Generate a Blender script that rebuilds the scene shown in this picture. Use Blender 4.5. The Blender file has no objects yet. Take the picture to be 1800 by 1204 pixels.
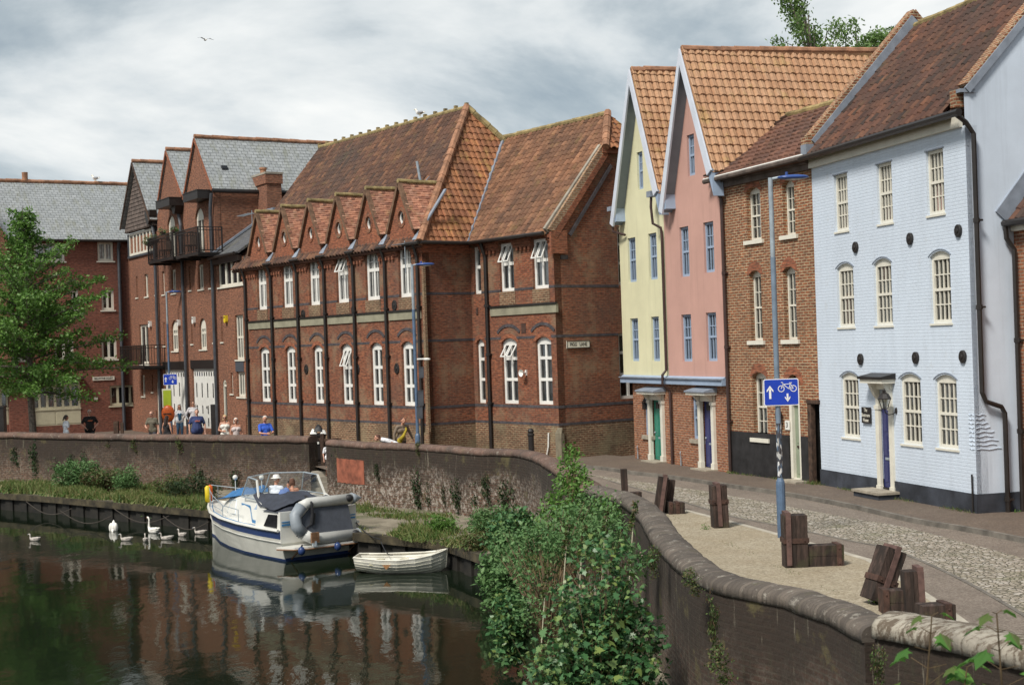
import bpy, math, random
import numpy as np
from mathutils import Vector, Matrix, noise
from mathutils.geometry import tessellate_polygon
R = math.radians
PI = math.pi
random.seed(7)
rng = np.random.default_rng(7)
SC = bpy.context.scene
COL = SC.collection
# ------------------------------------------------------------------ camera
H = 4.15                       # eye height above the quay
FPX = 2500.0                   # 50 mm lens on 36 mm film, in pixels of the 1800 px wide photograph
ROLL = R(1.9)
CR, SR = math.cos(ROLL), math.sin(ROLL)
cam_d = bpy.data.cameras.new('camera')
cam = bpy.data.objects.new('camera', cam_d)
COL.objects.link(cam)
cam_d.sensor_width = 36.0
cam_d.lens = 50.0
cam_d.clip_start = 0.5
cam_d.clip_end = 3000
cam_d.shift_y = 3 / 1800.0
cam.matrix_world = Matrix(((CR, SR, 0, 0), (0, 0, -1, 0), (-SR, CR, 0, H), (0, 0, 0, 1)))
cam_d.dof.use_dof = True
cam_d.dof.focus_distance = 42.0
cam_d.dof.aperture_fstop = 4.5
SC.camera = cam
SC.render.resolution_x, SC.render.resolution_y = 1024, 684
# ------------------------------------------------------------------ light
SUN_AZ = Vector((-0.58, -0.76))          # where the light comes from, in plan
SUN_EL = R(50)
sd = Vector((SUN_AZ.x, SUN_AZ.y, 0)).normalized() * math.cos(SUN_EL) + Vector((0, 0, math.sin(SUN_EL)))
sun_d = bpy.data.lights.new('sun', 'SUN')
sun = bpy.data.objects.new('sun', sun_d)
COL.objects.link(sun)
sun_d.energy = 2.9
sun_d.angle = R(14)
sun_d.color = (1.0, 0.95, 0.87)
sun.rotation_euler = (-sd).to_track_quat('-Z', 'Y').to_euler()
world = bpy.data.worlds.new('World')
SC.world = world
world.use_nodes = True
nt = world.node_tree
nt.nodes.clear()
def N(nt, typ, **kw):
 n = nt.nodes.new(typ)
 for k, v in kw.items():
  if k.startswith('i_'):
   n.inputs[k[2:].replace('_', ' ')].default_value = v
  else:
   setattr(n, k, v)
 return n
def L(nt, a, b): nt.links.new(a, b)
def ramp(nt, src, stops, interp='LINEAR'):
 r = nt.nodes.new('ShaderNodeValToRGB')
 r.color_ramp.interpolation = interp
 e = r.color_ramp.elements
 while len(e) < len(stops): e.new(0.5)
 for i, (p, c) in enumerate(stops):
  e[i].position = p
  e[i].color = (c[0], c[1], c[2], 1) if not isinstance(c, (int, float)) else (c, c, c, 1)
 L(nt, src, r.inputs[0])
 return r.outputs[0]
sky = N(nt, 'ShaderNodeTexSky', sky_type='NISHITA', sun_disc=False)
sky.sun_elevation = SUN_EL
sky.sun_rotation = math.atan2(SUN_AZ.x, SUN_AZ.y)
bg1 = N(nt, 'ShaderNodeBackground'); bg1.inputs[1].default_value = 0.085
L(nt, sky.outputs[0], bg1.inputs[0])
tc = N(nt, 'ShaderNodeTexCoord')
sep = N(nt, 'ShaderNodeSeparateXYZ'); L(nt, tc.outputs['Generated'], sep.inputs[0])
den = N(nt, 'ShaderNodeMath', operation='MAXIMUM'); L(nt, sep.outputs[2], den.inputs[0]); den.inputs[1].default_value = 0.0
den2 = N(nt, 'ShaderNodeMath', operation='ADD'); L(nt, den.outputs[0], den2.inputs[0]); den2.inputs[1].default_value = 0.20
dx = N(nt, 'ShaderNodeMath', operation='DIVIDE'); L(nt, sep.outputs[0], dx.inputs[0]); L(nt, den2.outputs[0], dx.inputs[1])
dy = N(nt, 'ShaderNodeMath', operation='DIVIDE'); L(nt, sep.outputs[1], dy.inputs[0]); L(nt, den2.outputs[0], dy.inputs[1])
cmb = N(nt, 'ShaderNodeCombineXYZ'); L(nt, dx.outputs[0], cmb.inputs[0]); L(nt, dy.outputs[0], cmb.inputs[1])
mp = N(nt, 'ShaderNodeMapping'); L(nt, cmb.outputs[0], mp.inputs[0])
mp.inputs['Location'].default_value = (6.3, 2.6, 10.2)
mp.inputs['Scale'].default_value = (0.85, 0.75, 1)
cn = N(nt, 'ShaderNodeTexNoise', i_Scale=1.05, i_Detail=8.0, i_Roughness=0.56, i_Distortion=0.35)
L(nt, mp.outputs[0], cn.inputs['Vector'])
zc_ = N(nt, 'ShaderNodeMath', operation='MINIMUM'); L(nt, sep.outputs[2], zc_.inputs[0]); zc_.inputs[1].default_value = 0.26
zs_ = N(nt, 'ShaderNodeMath', operation='MULTIPLY_ADD'); L(nt, zc_.outputs[0], zs_.inputs[0]); zs_.inputs[1].default_value = -0.62; zs_.inputs[2].default_value = 0.085
cz_ = N(nt, 'ShaderNodeMath', operation='ADD'); L(nt, cn.outputs[0], cz_.inputs[0]); L(nt, zs_.outputs[0], cz_.inputs[1])
ccol = ramp(nt, cz_.outputs[0], [(0.36, (0.19, 0.235, 0.27)), (0.43, (0.32, 0.365, 0.39)), (0.49, (0.48, 0.515, 0.53)), (0.55, (0.60, 0.62, 0.62)), (0.62, (0.72, 0.72, 0.70))])
bg2 = N(nt, 'ShaderNodeBackground'); bg2.inputs[1].default_value = 1.0
L(nt, ccol, bg2.inputs[0])
cov = ramp(nt, cn.outputs[0], [(0.36, 0.80), (0.55, 0.97)])
mixs = N(nt, 'ShaderNodeMixShader')
L(nt, cov, mixs.inputs[0]); L(nt, bg1.outputs[0], mixs.inputs[1]); L(nt, bg2.outputs[0], mixs.inputs[2])
wo = N(nt, 'ShaderNodeOutputWorld'); L(nt, mixs.outputs[0], wo.inputs[0])
SC.view_settings.view_transform = 'Standard'
SC.view_settings.look = 'None'
SC.view_settings.gamma = 1.0
SC.view_settings.exposure = 0.55
SC.cycles.max_bounces = 6
SC.cycles.transparent_max_bounces = 12
SC.cycles.caustics_reflective = False
SC.cycles.caustics_refractive = False
# ------------------------------------------------------------------ geometry helpers
def ray(px, py):
 """A pixel of the photograph as (sideways, up) per metre of distance."""
 u, v = (px - 900) / FPX, (605 - py) / FPX
 return u * CR + v * SR, -u * SR + v * CR
def G(px, py, z=0.0):
 a, b = ray(px, py)
 t = (z - H) / b
 return Vector((a * t, t, z))
def P(px, py, Y):
 a, b = ray(px, py)
 return Vector((a * Y, Y, H + b * Y))
class Fr:
 """A facade's own frame: x along the wall from A to B, y into the building, z up."""
 def __init__(s, A, B):
  s.A = Vector((A[0], A[1])); s.B = Vector((B[0], B[1]))
  s.d = (s.B - s.A).normalized(); s.n = Vector((-s.d.y, s.d.x)); s.len = (s.B - s.A).length
  s.rz = math.atan2(s.d.y, s.d.x)
 def hit(s, px, py, off=0.0):
  a, b = ray(px, py)
  t = (off + s.A.dot(s.n)) / (a * s.n.x + s.n.y)
  p = Vector((a * t, t)) - s.A
  return p.dot(s.d), H + b * t
 def hitx(s, px, py, x0=0.0):
  a, b = ray(px, py)
  t = (x0 + s.A.dot(s.d)) / (a * s.d.x + s.d.y)
  p = Vector((a * t, t)) - s.A
  return p.dot(s.n), H + b * t
 def loc(s, x, y):
  p = Vector((x, y)) - s.A
  return p.dot(s.d), p.dot(s.n)
 def world(s, x, y, z=0.0):
  p = s.A + s.d * x + s.n * y
  return Vector((p.x, p.y, z))
def empty(name, loc=(0, 0, 0), rz=0.0, label=None, cat=None, group=None):
 o = bpy.data.objects.new(name, None)
 COL.objects.link(o)
 o.location = loc; o.rotation_euler = (0, 0, rz)
 o.empty_display_size = 0.2
 if label: o['label'] = label
 if cat: o['category'] = cat
 if group: o['group'] = group
 return o
def tag(o, label=None, cat=None, group=None, kind=None):
 if label: o['label'] = label
 if cat: o['category'] = cat
 if group: o['group'] = group
 if kind: o['kind'] = kind
 return o
class MB:
 def __init__(s): s.v = []; s.f = []; s.uv = {}; s.mi = {}; s.cur = 0
 def add(s, vs, fs, uvs=None):
  b = len(s.v); s.v += [tuple(p) for p in vs]
  for k, f in enumerate(fs):
   if s.cur: s.mi[len(s.f)] = s.cur
   if uvs is not None: s.uv[len(s.f)] = uvs[k]
   s.f.append(tuple(b + i for i in f))
  return s
 def box(s, x0, x1, y0, y1, z0, z1):
  return s.add([(x0, y0, z0), (x1, y0, z0), (x1, y1, z0), (x0, y1, z0), (x0, y0, z1), (x1, y0, z1), (x1, y1, z1), (x0, y1, z1)],
      [(0, 3, 2, 1), (4, 5, 6, 7), (0, 1, 5, 4), (1, 2, 6, 5), (2, 3, 7, 6), (3, 0, 4, 7)])
 def poly(s, pts): return s.add(pts, [tuple(range(len(pts)))])
 def prism(s, pts, off):
  """pts: a planar outline in 3-D, swept by the vector off."""
  n = len(pts); off = Vector(off)
  a = [Vector(p) for p in pts]
  return s.add(a + [p + off for p in a], [tuple(range(n))[::-1], tuple(range(n, 2 * n))] + [(i, (i + 1) % n, n + (i + 1) % n, n + i) for i in range(n)])
 def tube(s, path, r, seg=8, caps=True):
  path = [Vector(p) for p in path]
  n = len(path); rr = r if isinstance(r, (list, tuple)) else [r] * n
  vs, fs = [], []
  up = Vector((0.13, 0.21, 1)).normalized(); a = None
  for i, p in enumerate(path):
   t = (path[min(i + 1, n - 1)] - path[max(i - 1, 0)]).normalized()
   if a is None: a = t.cross(Vector((1, 0.1, 0)) if abs(t.dot(up)) > 0.97 else up).normalized()
   else: a = (a - t * a.dot(t)).normalized()
   b = t.cross(a)
   for k in range(seg):
    th = 2 * PI * k / seg
    vs.append(p + (a * math.cos(th) + b * math.sin(th)) * rr[i])
  for i in range(n - 1):
   for k in range(seg):
    k2 = (k + 1) % seg
    fs.append((i * seg + k, i * seg + k2, (i + 1) * seg + k2, (i + 1) * seg + k))
  if caps:
   fs.append(tuple(range(seg))[::-1]); fs.append(tuple((n - 1) * seg + k for k in range(seg)))
  return s.add(vs, fs)
 def beam(s, p0, p1, w, d, side=None):
  """A square bar from p0 to p1; side: direction of the width w."""
  p0, p1 = Vector(p0), Vector(p1); t = (p1 - p0).normalized()
  sd_ = Vector(side) if side is not None else (Vector((1, 0, 0)) if abs(t.x) < 0.8 else Vector((0, 1, 0)))
  a = (sd_ - t * sd_.dot(t)).normalized() * w / 2; b = t.cross(a).normalized() * d / 2
  vs = [q + sa * a + sb * b for q in (p0, p1) for sa, sb in ((-1, -1), (1, -1), (1, 1), (-1, 1))]
  return s.add(vs, [(0, 3, 2, 1), (4, 5, 6, 7), (0, 1, 5, 4), (1, 2, 6, 5), (2, 3, 7, 6), (3, 0, 4, 7)])
 def lathe(s, prof, c=(0, 0, 0), seg=12, axis='z', sc=(1, 1, 1)):
  vs, fs = [], []
  for (r, z) in prof:
   for k in range(seg):
    th = 2 * PI * k / seg
    p = (r * math.cos(th), r * math.sin(th), z)
    if axis == 'x': p = (p[2], p[0], p[1])
    if axis == 'y': p = (p[0], p[2], p[1])
    vs.append((c[0] + p[0] * sc[0], c[1] + p[1] * sc[1], c[2] + p[2] * sc[2]))
  for i in range(len(prof) - 1):
   for k in range(seg):
    k2 = (k + 1) % seg
    fs.append((i * seg + k, i * seg + k2, (i + 1) * seg + k2, (i + 1) * seg + k))
  return s.add(vs, fs)
 def ball(s, c, r, seg=12, rings=7):
  r = r if isinstance(r, (tuple, list)) else (r, r, r)
  return s.lathe([(max(math.sin(PI * i / rings), 1e-3), -math.cos(PI * i / rings)) for i in range(rings + 1)], c, seg, 'z', r)
 def build(s, name, mats, parent=None, smooth=False, loc=None, rz=None, autouv=True):
  me = bpy.data.meshes.new(name)
  me.from_pydata(s.v, [], s.f)
  if not isinstance(mats, (list, tuple)): mats = [mats]
  for m in mats: me.materials.append(m)
  if s.mi:
   for i, k in s.mi.items(): me.polygons[i].material_index = k
  me.update()
  if autouv: auto_uv(me, s.uv)
  if smooth: me.polygons.foreach_set('use_smooth', [True] * len(me.polygons))
  o = bpy.data.objects.new(name, me)
  COL.objects.link(o)
  if parent is not None: o.parent = parent
  if loc is not None: o.location = loc
  if rz is not None: o.rotation_euler = (0, 0, rz)
  return o
def auto_uv(me, given={}):
 """Metres on the surface: u level, v up the slope."""
 uvl = me.uv_layers.new(name='UVMap')
 vs = me.vertices
 for p in me.polygons:
  if p.index in given:
   for li, q in zip(p.loop_indices, given[p.index]): uvl.data[li].uv = q
   continue
  n = p.normal
  if abs(n.z) > 0.985:
   for li in p.loop_indices:
    c = vs[me.loops[li].vertex_index].co; uvl.data[li].uv = (c.x, c.y)
  else:
   t = Vector((-n.y, n.x, 0)).normalized(); w = n.cross(t)
   for li in p.loop_indices:
    c = vs[me.loops[li].vertex_index].co; uvl.data[li].uv = (c.dot(t), c.dot(w))
def lerp(a, b, t): return a + (b - a) * t
# ------------------------------------------------------------------ materials
def newmat(name):
 m = bpy.data.materials.new(name); m.use_nodes = True
 t = m.node_tree; b = t.nodes['Principled BSDF']
 return m, t, b
def coords(t, kind='UV', scale=None):
 c = N(t, 'ShaderNodeTexCoord')
 out = c.outputs[kind]
 if scale:
  mpn = N(t, 'ShaderNodeMapping'); L(t, out, mpn.inputs[0]); mpn.inputs['Scale'].default_value = scale
  out = mpn.outputs[0]
 return out
def mix(t, fac, a, b, blend='MIX'):
 m = N(t, 'ShaderNodeMix', data_type='RGBA', blend_type=blend)
 if isinstance(fac, (int, float)): m.inputs[0].default_value = fac
 else: L(t, fac, m.inputs[0])
 for i, x in ((6, a), (7, b)):
  if isinstance(x, (tuple, list)): m.inputs[i].default_value = (x[0], x[1], x[2], 1)
  else: L(t, x, m.inputs[i])
 return m.outputs[2]
def noise_out(t, vec, scale, detail=4, rough=0.55):
 n = N(t, 'ShaderNodeTexNoise', i_Scale=scale, i_Detail=detail, i_Roughness=rough)
 L(t, vec, n.inputs['Vector'])
 return n.outputs[0]
def bump(t, b, h, strength=0.4, dist=0.01):
 bn = N(t, 'ShaderNodeBump'); bn.inputs['Strength'].default_value = strength; bn.inputs['Distance'].default_value = dist
 L(t, h, bn.inputs['Height']); L(t, bn.outputs[0], b.inputs['Normal'])
def plain(name, c, rough=0.6, var=0.12, scale=2.5, metal=0.0, bumpd=0.0, spec=None, kind='Object'):
 m, t, b = newmat(name)
 co = coords(t, kind)
 f = noise_out(t, co, scale, 5, 0.6)
 d = tuple(x * (1 - 2 * var) for x in c); e = tuple(min(1, x * (1 + 2 * var)) for x in c)
 L(t, ramp(t, f, [(0.3, d), (0.7, e)]), b.inputs['Base Color'])
 b.inputs['Roughness'].default_value = rough; b.inputs['Metallic'].default_value = metal
 if spec is not None: b.inputs['Specular IOR Level'].default_value = spec
 if bumpd: bump(t, b, noise_out(t, co, 40, 4, 0.6), 0.5, bumpd)
 return m
def brick(name, c1, c2, mortar, dirt=(0.06, 0.045, 0.035), dirt_amt=0.5, dscale=0.35, msize=0.012, paint=None, bd=0.006, pale=None, pale_amt=0.0):
 m, t, b = newmat(name)
 uv = coords(t, 'UV')
 br = N(t, 'ShaderNodeTexBrick', offset=0.5)
 br.inputs['Scale'].default_value = 1.0
 br.inputs['Brick Width'].default_value = 0.235; br.inputs['Row Height'].default_value = 0.078
 br.inputs['Mortar Size'].default_value = msize; br.inputs['Mortar Smooth'].default_value = 0.2
 br.inputs['Bias'].default_value = 0.0
 wob = noise_out(t, uv, 3.0, 2)
 add = N(t, 'ShaderNodeMix', data_type='VECTOR'); add.inputs[0].default_value = 0.006
 L(t, uv, add.inputs[4])
 wn = N(t, 'ShaderNodeTexNoise', i_Scale=6.0); L(t, uv, wn.inputs['Vector']); L(t, wn.outputs[1], add.inputs[5])
 L(t, add.outputs[1], br.inputs['Vector'])
 for k, c in (('Color1', c1), ('Color2', c2), ('Mortar', mortar)): br.inputs[k].default_value = (*c, 1)
 col = br.outputs[0]
 # colour of single bricks
 sc_ = coords(t, 'UV', (1 / 0.235, 1 / 0.078, 1))
 bn_ = noise_out(t, sc_, 1.3, 1, 0.5)
 col = mix(t, 0.85, col, ramp(t, bn_, [(0.3, 0.45), (0.5, 0.95), (0.72, 1.4)]), 'MULTIPLY')
 obj = coords(t, 'Object')
 d1 = noise_out(t, obj, dscale, 8, 0.62)
 fac = ramp(t, d1, [(0.42, 0.0), (0.68, dirt_amt)])
 if paint:
  col = mix(t, 0.035, paint, col)
  col = mix(t, ramp(t, noise_out(t, obj, 2.6, 9, 0.75), [(0.56, 0.0), (0.64, 0.35)]), col, (0.50, 0.52, 0.54))
  st = coords(t, 'Object', (3.0, 3.0, 0.5))
  sf = ramp(t, noise_out(t, st, 1.2, 7, 0.6), [(0.45, 0.0), (0.75, 0.35)])
  col = mix(t, sf, col, tuple(x * 0.72 for x in paint))
 col = mix(t, fac, col, dirt)
 if pale:
  pf = ramp(t, noise_out(t, obj, 0.8, 9, 0.7), [(0.50, 0.0), (0.62, pale_amt)])
  col = mix(t, pf, col, pale)
 L(t, col, b.inputs['Base Color'])
 b.inputs['Roughness'].default_value = 0.9
 inv = N(t, 'ShaderNodeMath', operation='SUBTRACT'); inv.inputs[0].default_value = 1.0; L(t, br.outputs[1], inv.inputs[1])
 ad = N(t, 'ShaderNodeMath', operation='MULTIPLY_ADD'); L(t, noise_out(t, uv, 30, 5, 0.7), ad.inputs[0]); ad.inputs[1].default_value = 0.6; L(t, inv.outputs[0], ad.inputs[2])
 bump(t, b, ad.outputs[0], 0.8, bd)
 return m
def tilemat(name, cols, cv=0.45, lichen=(0.30, 0.26, 0.06), lich=0.25, dark=(0.05, 0.04, 0.035), dk=0.5, dscale=0.5):
 """Pantiles: uv counts tiles, every tile its own tone, moss and lichen over all."""
 m, t, b = newmat(name)
 uv = coords(t, 'UV')
 fl = N(t, 'ShaderNodeVectorMath', operation='FLOOR'); L(t, uv, fl.inputs[0])
 wn = N(t, 'ShaderNodeTexWhiteNoise', noise_dimensions='2D'); L(t, fl.outputs[0], wn.inputs['Vector'])
 n = len(cols)
 c = ramp(t, wn.outputs[0], [(i / max(1, n - 1), x) for i, x in enumerate(cols)])
 cs = coords(t, 'UV', (1, 0.22, 1))
 fl2 = N(t, 'ShaderNodeVectorMath', operation='FLOOR'); L(t, cs, fl2.inputs[0])
 wn2 = N(t, 'ShaderNodeTexWhiteNoise', noise_dimensions='2D'); L(t, fl2.outputs[0], wn2.inputs['Vector'])
 c = mix(t, 0.7, c, ramp(t, wn2.outputs[0], [(0.0, 1 - cv), (1.0, 1 + cv)]), 'MULTIPLY')
 obj = coords(t, 'Object')
 c = mix(t, ramp(t, noise_out(t, obj, dscale, 8, 0.65), [(0.4, 0.0), (0.7, dk)]), c, dark)
 c = mix(t, ramp(t, noise_out(t, obj, 1.7, 7, 0.7), [(0.55, 0.0), (0.68, lich)]), c, lichen)
 c = mix(t, 0.5, c, ramp(t, noise_out(t, obj, 14, 4, 0.6), [(0.3, 0.6), (0.7, 1.3)]), 'MULTIPLY')
 L(t, c, b.inputs['Base Color']); b.inputs['Roughness'].default_value = 0.85
 bump(t, b, noise_out(t, obj, 60, 4, 0.6), 0.4, 0.005)
 return m
def slatemat(name, c1, c2, w=0.3, h=0.22, moss=(0.16, 0.16, 0.08)):
 m, t, b = newmat(name)
 uv = coords(t, 'UV')
 br = N(t, 'ShaderNodeTexBrick', offset=0.5)
 br.inputs['Scale'].default_value = 1.0
 br.inputs['Brick Width'].default_value = w; br.inputs['Row Height'].default_value = h
 br.inputs['Mortar Size'].default_value = 0.012; br.inputs['Mortar Smooth'].default_value = 0.3
 for k, c in (('Color1', c1), ('Color2', c2), ('Mortar', tuple(x * 0.35 for x in c1))): br.inputs[k].default_value = (*c, 1)
 L(t, uv, br.inputs['Vector'])
 col = mix(t, 0.6, br.outputs[0], ramp(t, noise_out(t, coords(t, 'UV', (1 / w, 1 / h, 1)), 1.1, 1), [(0.3, 0.75), (0.7, 1.2)]), 'MULTIPLY')
 st = coords(t, 'UV', (2.2, 0.6, 1))
 col = mix(t, ramp(t, noise_out(t, st, 1.3, 7, 0.65), [(0.5, 0.0), (0.75, 0.6)]), col, moss)
 L(t, col, b.inputs['Base Color']); b.inputs['Roughness'].default_value = 0.6
 inv = N(t, 'ShaderNodeMath', operation='SUBTRACT'); inv.inputs[0].default_value = 1.0; L(t, br.outputs[1], inv.inputs[1])
 bump(t, b, inv.outputs[0], 0.8, 0.01)
 return m
def leafmat(name, cols, rough=0.5, trans=0.25):
 m, t, b = newmat(name)
 g = N(t, 'ShaderNodeNewGeometry')
 n = len(cols)
 c = ramp(t, g.outputs['Random Per Island'], [(i / max(1, n - 1), x) for i, x in enumerate(cols)])
 L(t, c, b.inputs['Base Color']); b.inputs['Roughness'].default_value = rough
 b.inputs['Specular IOR Level'].default_value = 0.35
 tr = N(t, 'ShaderNodeBsdfTranslucent'); L(t, c, tr.inputs[0])
 ms = N(t, 'ShaderNodeMixShader'); ms.inputs[0].default_value = trans
 L(t, b.outputs[0], ms.inputs[1]); L(t, tr.outputs[0], ms.inputs[2])
 L(t, ms.outputs[0], t.nodes['Material Output'].inputs[0])
 return m
def glassmat(name, tint=(0.9, 0.93, 0.95), base=0.08):
 m, t, b = newmat(name)
 t.nodes.remove(b)
 tr = N(t, 'ShaderNodeBsdfTransparent'); tr.inputs[0].default_value = (*tint, 1)
 gl = N(t, 'ShaderNodeBsdfGlossy'); gl.inputs['Roughness'].default_value = 0.03
 bn = N(t, 'ShaderNodeBump'); bn.inputs['Strength'].default_value = 0.3; bn.inputs['Distance'].default_value = 0.004
 L(t, noise_out(t, coords(t, 'Object'), 2.2, 2), bn.inputs['Height']); L(t, bn.outputs[0], gl.inputs['Normal'])
 fr = N(t, 'ShaderNodeFresnel'); fr.inputs[0].default_value = 1.5
 ad = N(t, 'ShaderNodeMath', operation='ADD'); L(t, fr.outputs[0], ad.inputs[0]); ad.inputs[1].default_value = base
 ms = N(t, 'ShaderNodeMixShader'); L(t, ad.outputs[0], ms.inputs[0]); L(t, tr.outputs[0], ms.inputs[1]); L(t, gl.outputs[0], ms.inputs[2])
 L(t, ms.outputs[0], t.nodes['Material Output'].inputs[0])
 return m
def stucco(name, c):
 m, t, b = newmat(name); o = coords(t, 'Object')
 col = ramp(t, noise_out(t, o, 0.7, 7, 0.6), [(0.3, tuple(x * 0.88 for x in c)), (0.7, tuple(min(1, x * 1.06) for x in c))])
 st = coords(t, 'Object', (4.5, 4.5, 0.28))
 col = mix(t, ramp(t, noise_out(t, st, 1.0, 8, 0.65), [(0.52, 0.0), (0.74, 0.38)]), col, tuple(x * 0.62 for x in c))
 col = mix(t, ramp(t, noise_out(t, o, 5.0, 9, 0.8), [(0.60, 0.0), (0.68, 0.3)]), col, tuple(min(1, x * 0.78 + 0.05) for x in c))
 L(t, col, b.inputs['Base Color']); b.inputs['Roughness'].default_value = 0.9
 bump(t, b, noise_out(t, o, 28, 7, 0.7), 0.6, 0.008); return m
M = {}
M['brick_school'] = brick('brick_school', (0.27, 0.083, 0.037), (0.175, 0.050, 0.026), (0.20, 0.125, 0.075), (0.10, 0.06, 0.045), 0.6, 0.5, 0.009, pale=(0.27, 0.21, 0.13), pale_amt=0.45)
M['brick_base'] = brick('brick_base', (0.22, 0.10, 0.055), (0.14, 0.06, 0.035), (0.30, 0.23, 0.14), (0.07, 0.05, 0.03), 0.7, 0.7, 0.016, pale=(0.26, 0.22, 0.13), pale_amt=0.5)
M['brick_ware'] = brick('brick_ware', (0.29, 0.115, 0.062), (0.20, 0.078, 0.045), (0.22, 0.13, 0.085), (0.11, 0.06, 0.045), 0.35, 0.3, 0.010)
M['brick_far'] = brick('brick_far', (0.25, 0.078, 0.048), (0.185, 0.058, 0.038), (0.19, 0.10, 0.07), (0.09, 0.045, 0.035), 0.35, 0.3, 0.010)
M['brick_house'] = brick('brick_house', (0.30, 0.10, 0.040), (0.18, 0.062, 0.030), (0.42, 0.33, 0.21), (0.12, 0.07, 0.04), 0.45, 0.6, 0.014)
M['brick_new'] = brick('brick_new', (0.34, 0.125, 0.055), (0.24, 0.082, 0.042), (0.36, 0.27, 0.19), (0.13, 0.08, 0.05), 0.35, 0.8, 0.011)
M['brick_blue'] = brick('brick_blue', (0.30, 0.3, 0.3), (0.25, 0.25, 0.25), (0.10, 0.10, 0.10), (0.46, 0.50, 0.56), 0.25, 0.4, 0.014, paint=(0.61, 0.685, 0.785), bd=0.008)
M['brick_arch'] = brick('brick_arch', (0.32, 0.105, 0.050), (0.24, 0.075, 0.038), (0.24, 0.12, 0.07), dirt_amt=0.3, msize=0.008)
M['blue_brick'] = plain('blue_brick', (0.065, 0.056, 0.060), 0.8, 0.25, 5)
M['buff_brick'] = brick('buff_brick', (0.36, 0.20, 0.10), (0.27, 0.13, 0.07), (0.42, 0.34, 0.24), dirt_amt=0.4, msize=0.012)
M['render_yellow'] = stucco('render_yellow', (0.68, 0.65, 0.43))
M['render_pink'] = stucco('render_pink', (0.54, 0.315, 0.262))
M['render_blue'] = stucco('render_blue', (0.61, 0.685, 0.785))
M['white'] = plain('white_paint', (0.74, 0.73, 0.69), 0.5, 0.04, 3)
M['cream'] = plain('cream_paint', (0.68, 0.65, 0.56), 0.55, 0.04, 3)
M['cream_dark'] = plain('cream_dark', (0.52, 0.48, 0.34), 0.6, 0.06, 3)
M['grey_blue'] = plain('grey_blue_paint', (0.30, 0.38, 0.50), 0.5, 0.05, 3)
M['barge'] = plain('barge_paint', (0.60, 0.64, 0.72), 0.5, 0.04, 2)
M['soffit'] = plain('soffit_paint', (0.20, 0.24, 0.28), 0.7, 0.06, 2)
M['black'] = plain('black_paint', (0.016, 0.013, 0.012), 0.45, 0.2, 4)
M['tar'] = plain('tarred_plinth', (0.017, 0.016, 0.017), 0.7, 0.3, 3, bumpd=0.005)
M['plinth_blue'] = plain('dark_plinth', (0.035, 0.040, 0.052), 0.7, 0.3, 1.5, bumpd=0.005)
M['pipe'] = plain('pipe_paint', (0.020, 0.016, 0.014), 0.4, 0.15, 4)
M['pipe_grey'] = plain('pipe_grey', (0.055, 0.060, 0.070), 0.5, 0.15, 4)
M['pipe_brown'] = plain('pipe_brown', (0.048, 0.026, 0.022), 0.5, 0.15, 4)
M['lead'] = plain('lead', (0.23, 0.26, 0.31), 0.55, 0.12, 3)
M['steel'] = plain('galvanised', (0.33, 0.38, 0.42), 0.45, 0.1, 6, metal=0.3)
M['post_blue'] = plain('post_blue', (0.085, 0.135, 0.215), 0.45, 0.12, 6)
M['concrete'] = plain('concrete', (0.30, 0.27, 0.22), 0.9, 0.18, 1.2, bumpd=0.006)
M['band_stone'] = plain('band_stone', (0.26, 0.245, 0.175), 0.9, 0.12, 2.0)
M['stone'] = plain('stone', (0.32, 0.28, 0.22), 0.85, 0.15, 4, bumpd=0.006)
M['roof_old'] = tilemat('roof_old', [(0.060, 0.028, 0.019), (0.12, 0.052, 0.028), (0.085, 0.038, 0.024), (0.17, 0.078, 0.040), (0.105, 0.048, 0.028)], lich=0.12, dk=0.7)
M['roof_wing'] = tilemat('roof_wing', [(0.12, 0.055, 0.028), (0.20, 0.092, 0.046), (0.15, 0.067, 0.035), (0.26, 0.125, 0.065), (0.175, 0.080, 0.042)], lich=0.15, dk=0.35)
M['roof_hip'] = tilemat('roof_hip', [(0.27, 0.105, 0.045), (0.33, 0.14, 0.055), (0.24, 0.092, 0.042), (0.30, 0.13, 0.06)], lichen=(0.34, 0.26, 0.06), lich=0.45, dk=0.25)
M['roof_orange'] = tilemat('roof_orange', [(0.44, 0.25, 0.14), (0.48, 0.29, 0.17), (0.42, 0.235, 0.13), (0.50, 0.31, 0.19)], cv=0.10, lichen=(0.36, 0.30, 0.06), lich=0.30, dark=(0.26, 0.12, 0.06), dk=0.5)
M['roof_dark'] = tilemat('roof_dark', [(0.034, 0.020, 0.015), (0.10, 0.040, 0.024), (0.060, 0.028, 0.020), (0.135, 0.055, 0.029), (0.045, 0.025, 0.019)], lich=0.06, dk=0.5)
M['roof_brown'] = tilemat('roof_brown', [(0.11, 0.050, 0.034), (0.15, 0.066, 0.040), (0.095, 0.045, 0.032)], lich=0.1, dk=0.4)
M['roof_plain'] = tilemat('roof_plain', [(0.33, 0.14, 0.085), (0.42, 0.20, 0.125), (0.25, 0.105, 0.07), (0.48, 0.27, 0.18)], lichen=(0.34, 0.27, 0.09), lich=0.4, dk=0.35)
M['ridge_tile'] = plain('ridge_tile', (0.30, 0.15, 0.085), 0.85, 0.25, 3, bumpd=0.006)
M['ridge_moss'] = plain('ridge_moss', (0.26, 0.20, 0.09), 0.9, 0.3, 3, bumpd=0.01)
M['slate'] = slatemat('slate', (0.27, 0.285, 0.29), (0.33, 0.345, 0.35))
M['slate_dark'] = slatemat('slate_dark', (0.085, 0.09, 0.10), (0.12, 0.125, 0.135))
M['timber'] = plain('weathered_boards', (0.105, 0.080, 0.068), 0.9, 0.25, 3)
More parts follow.
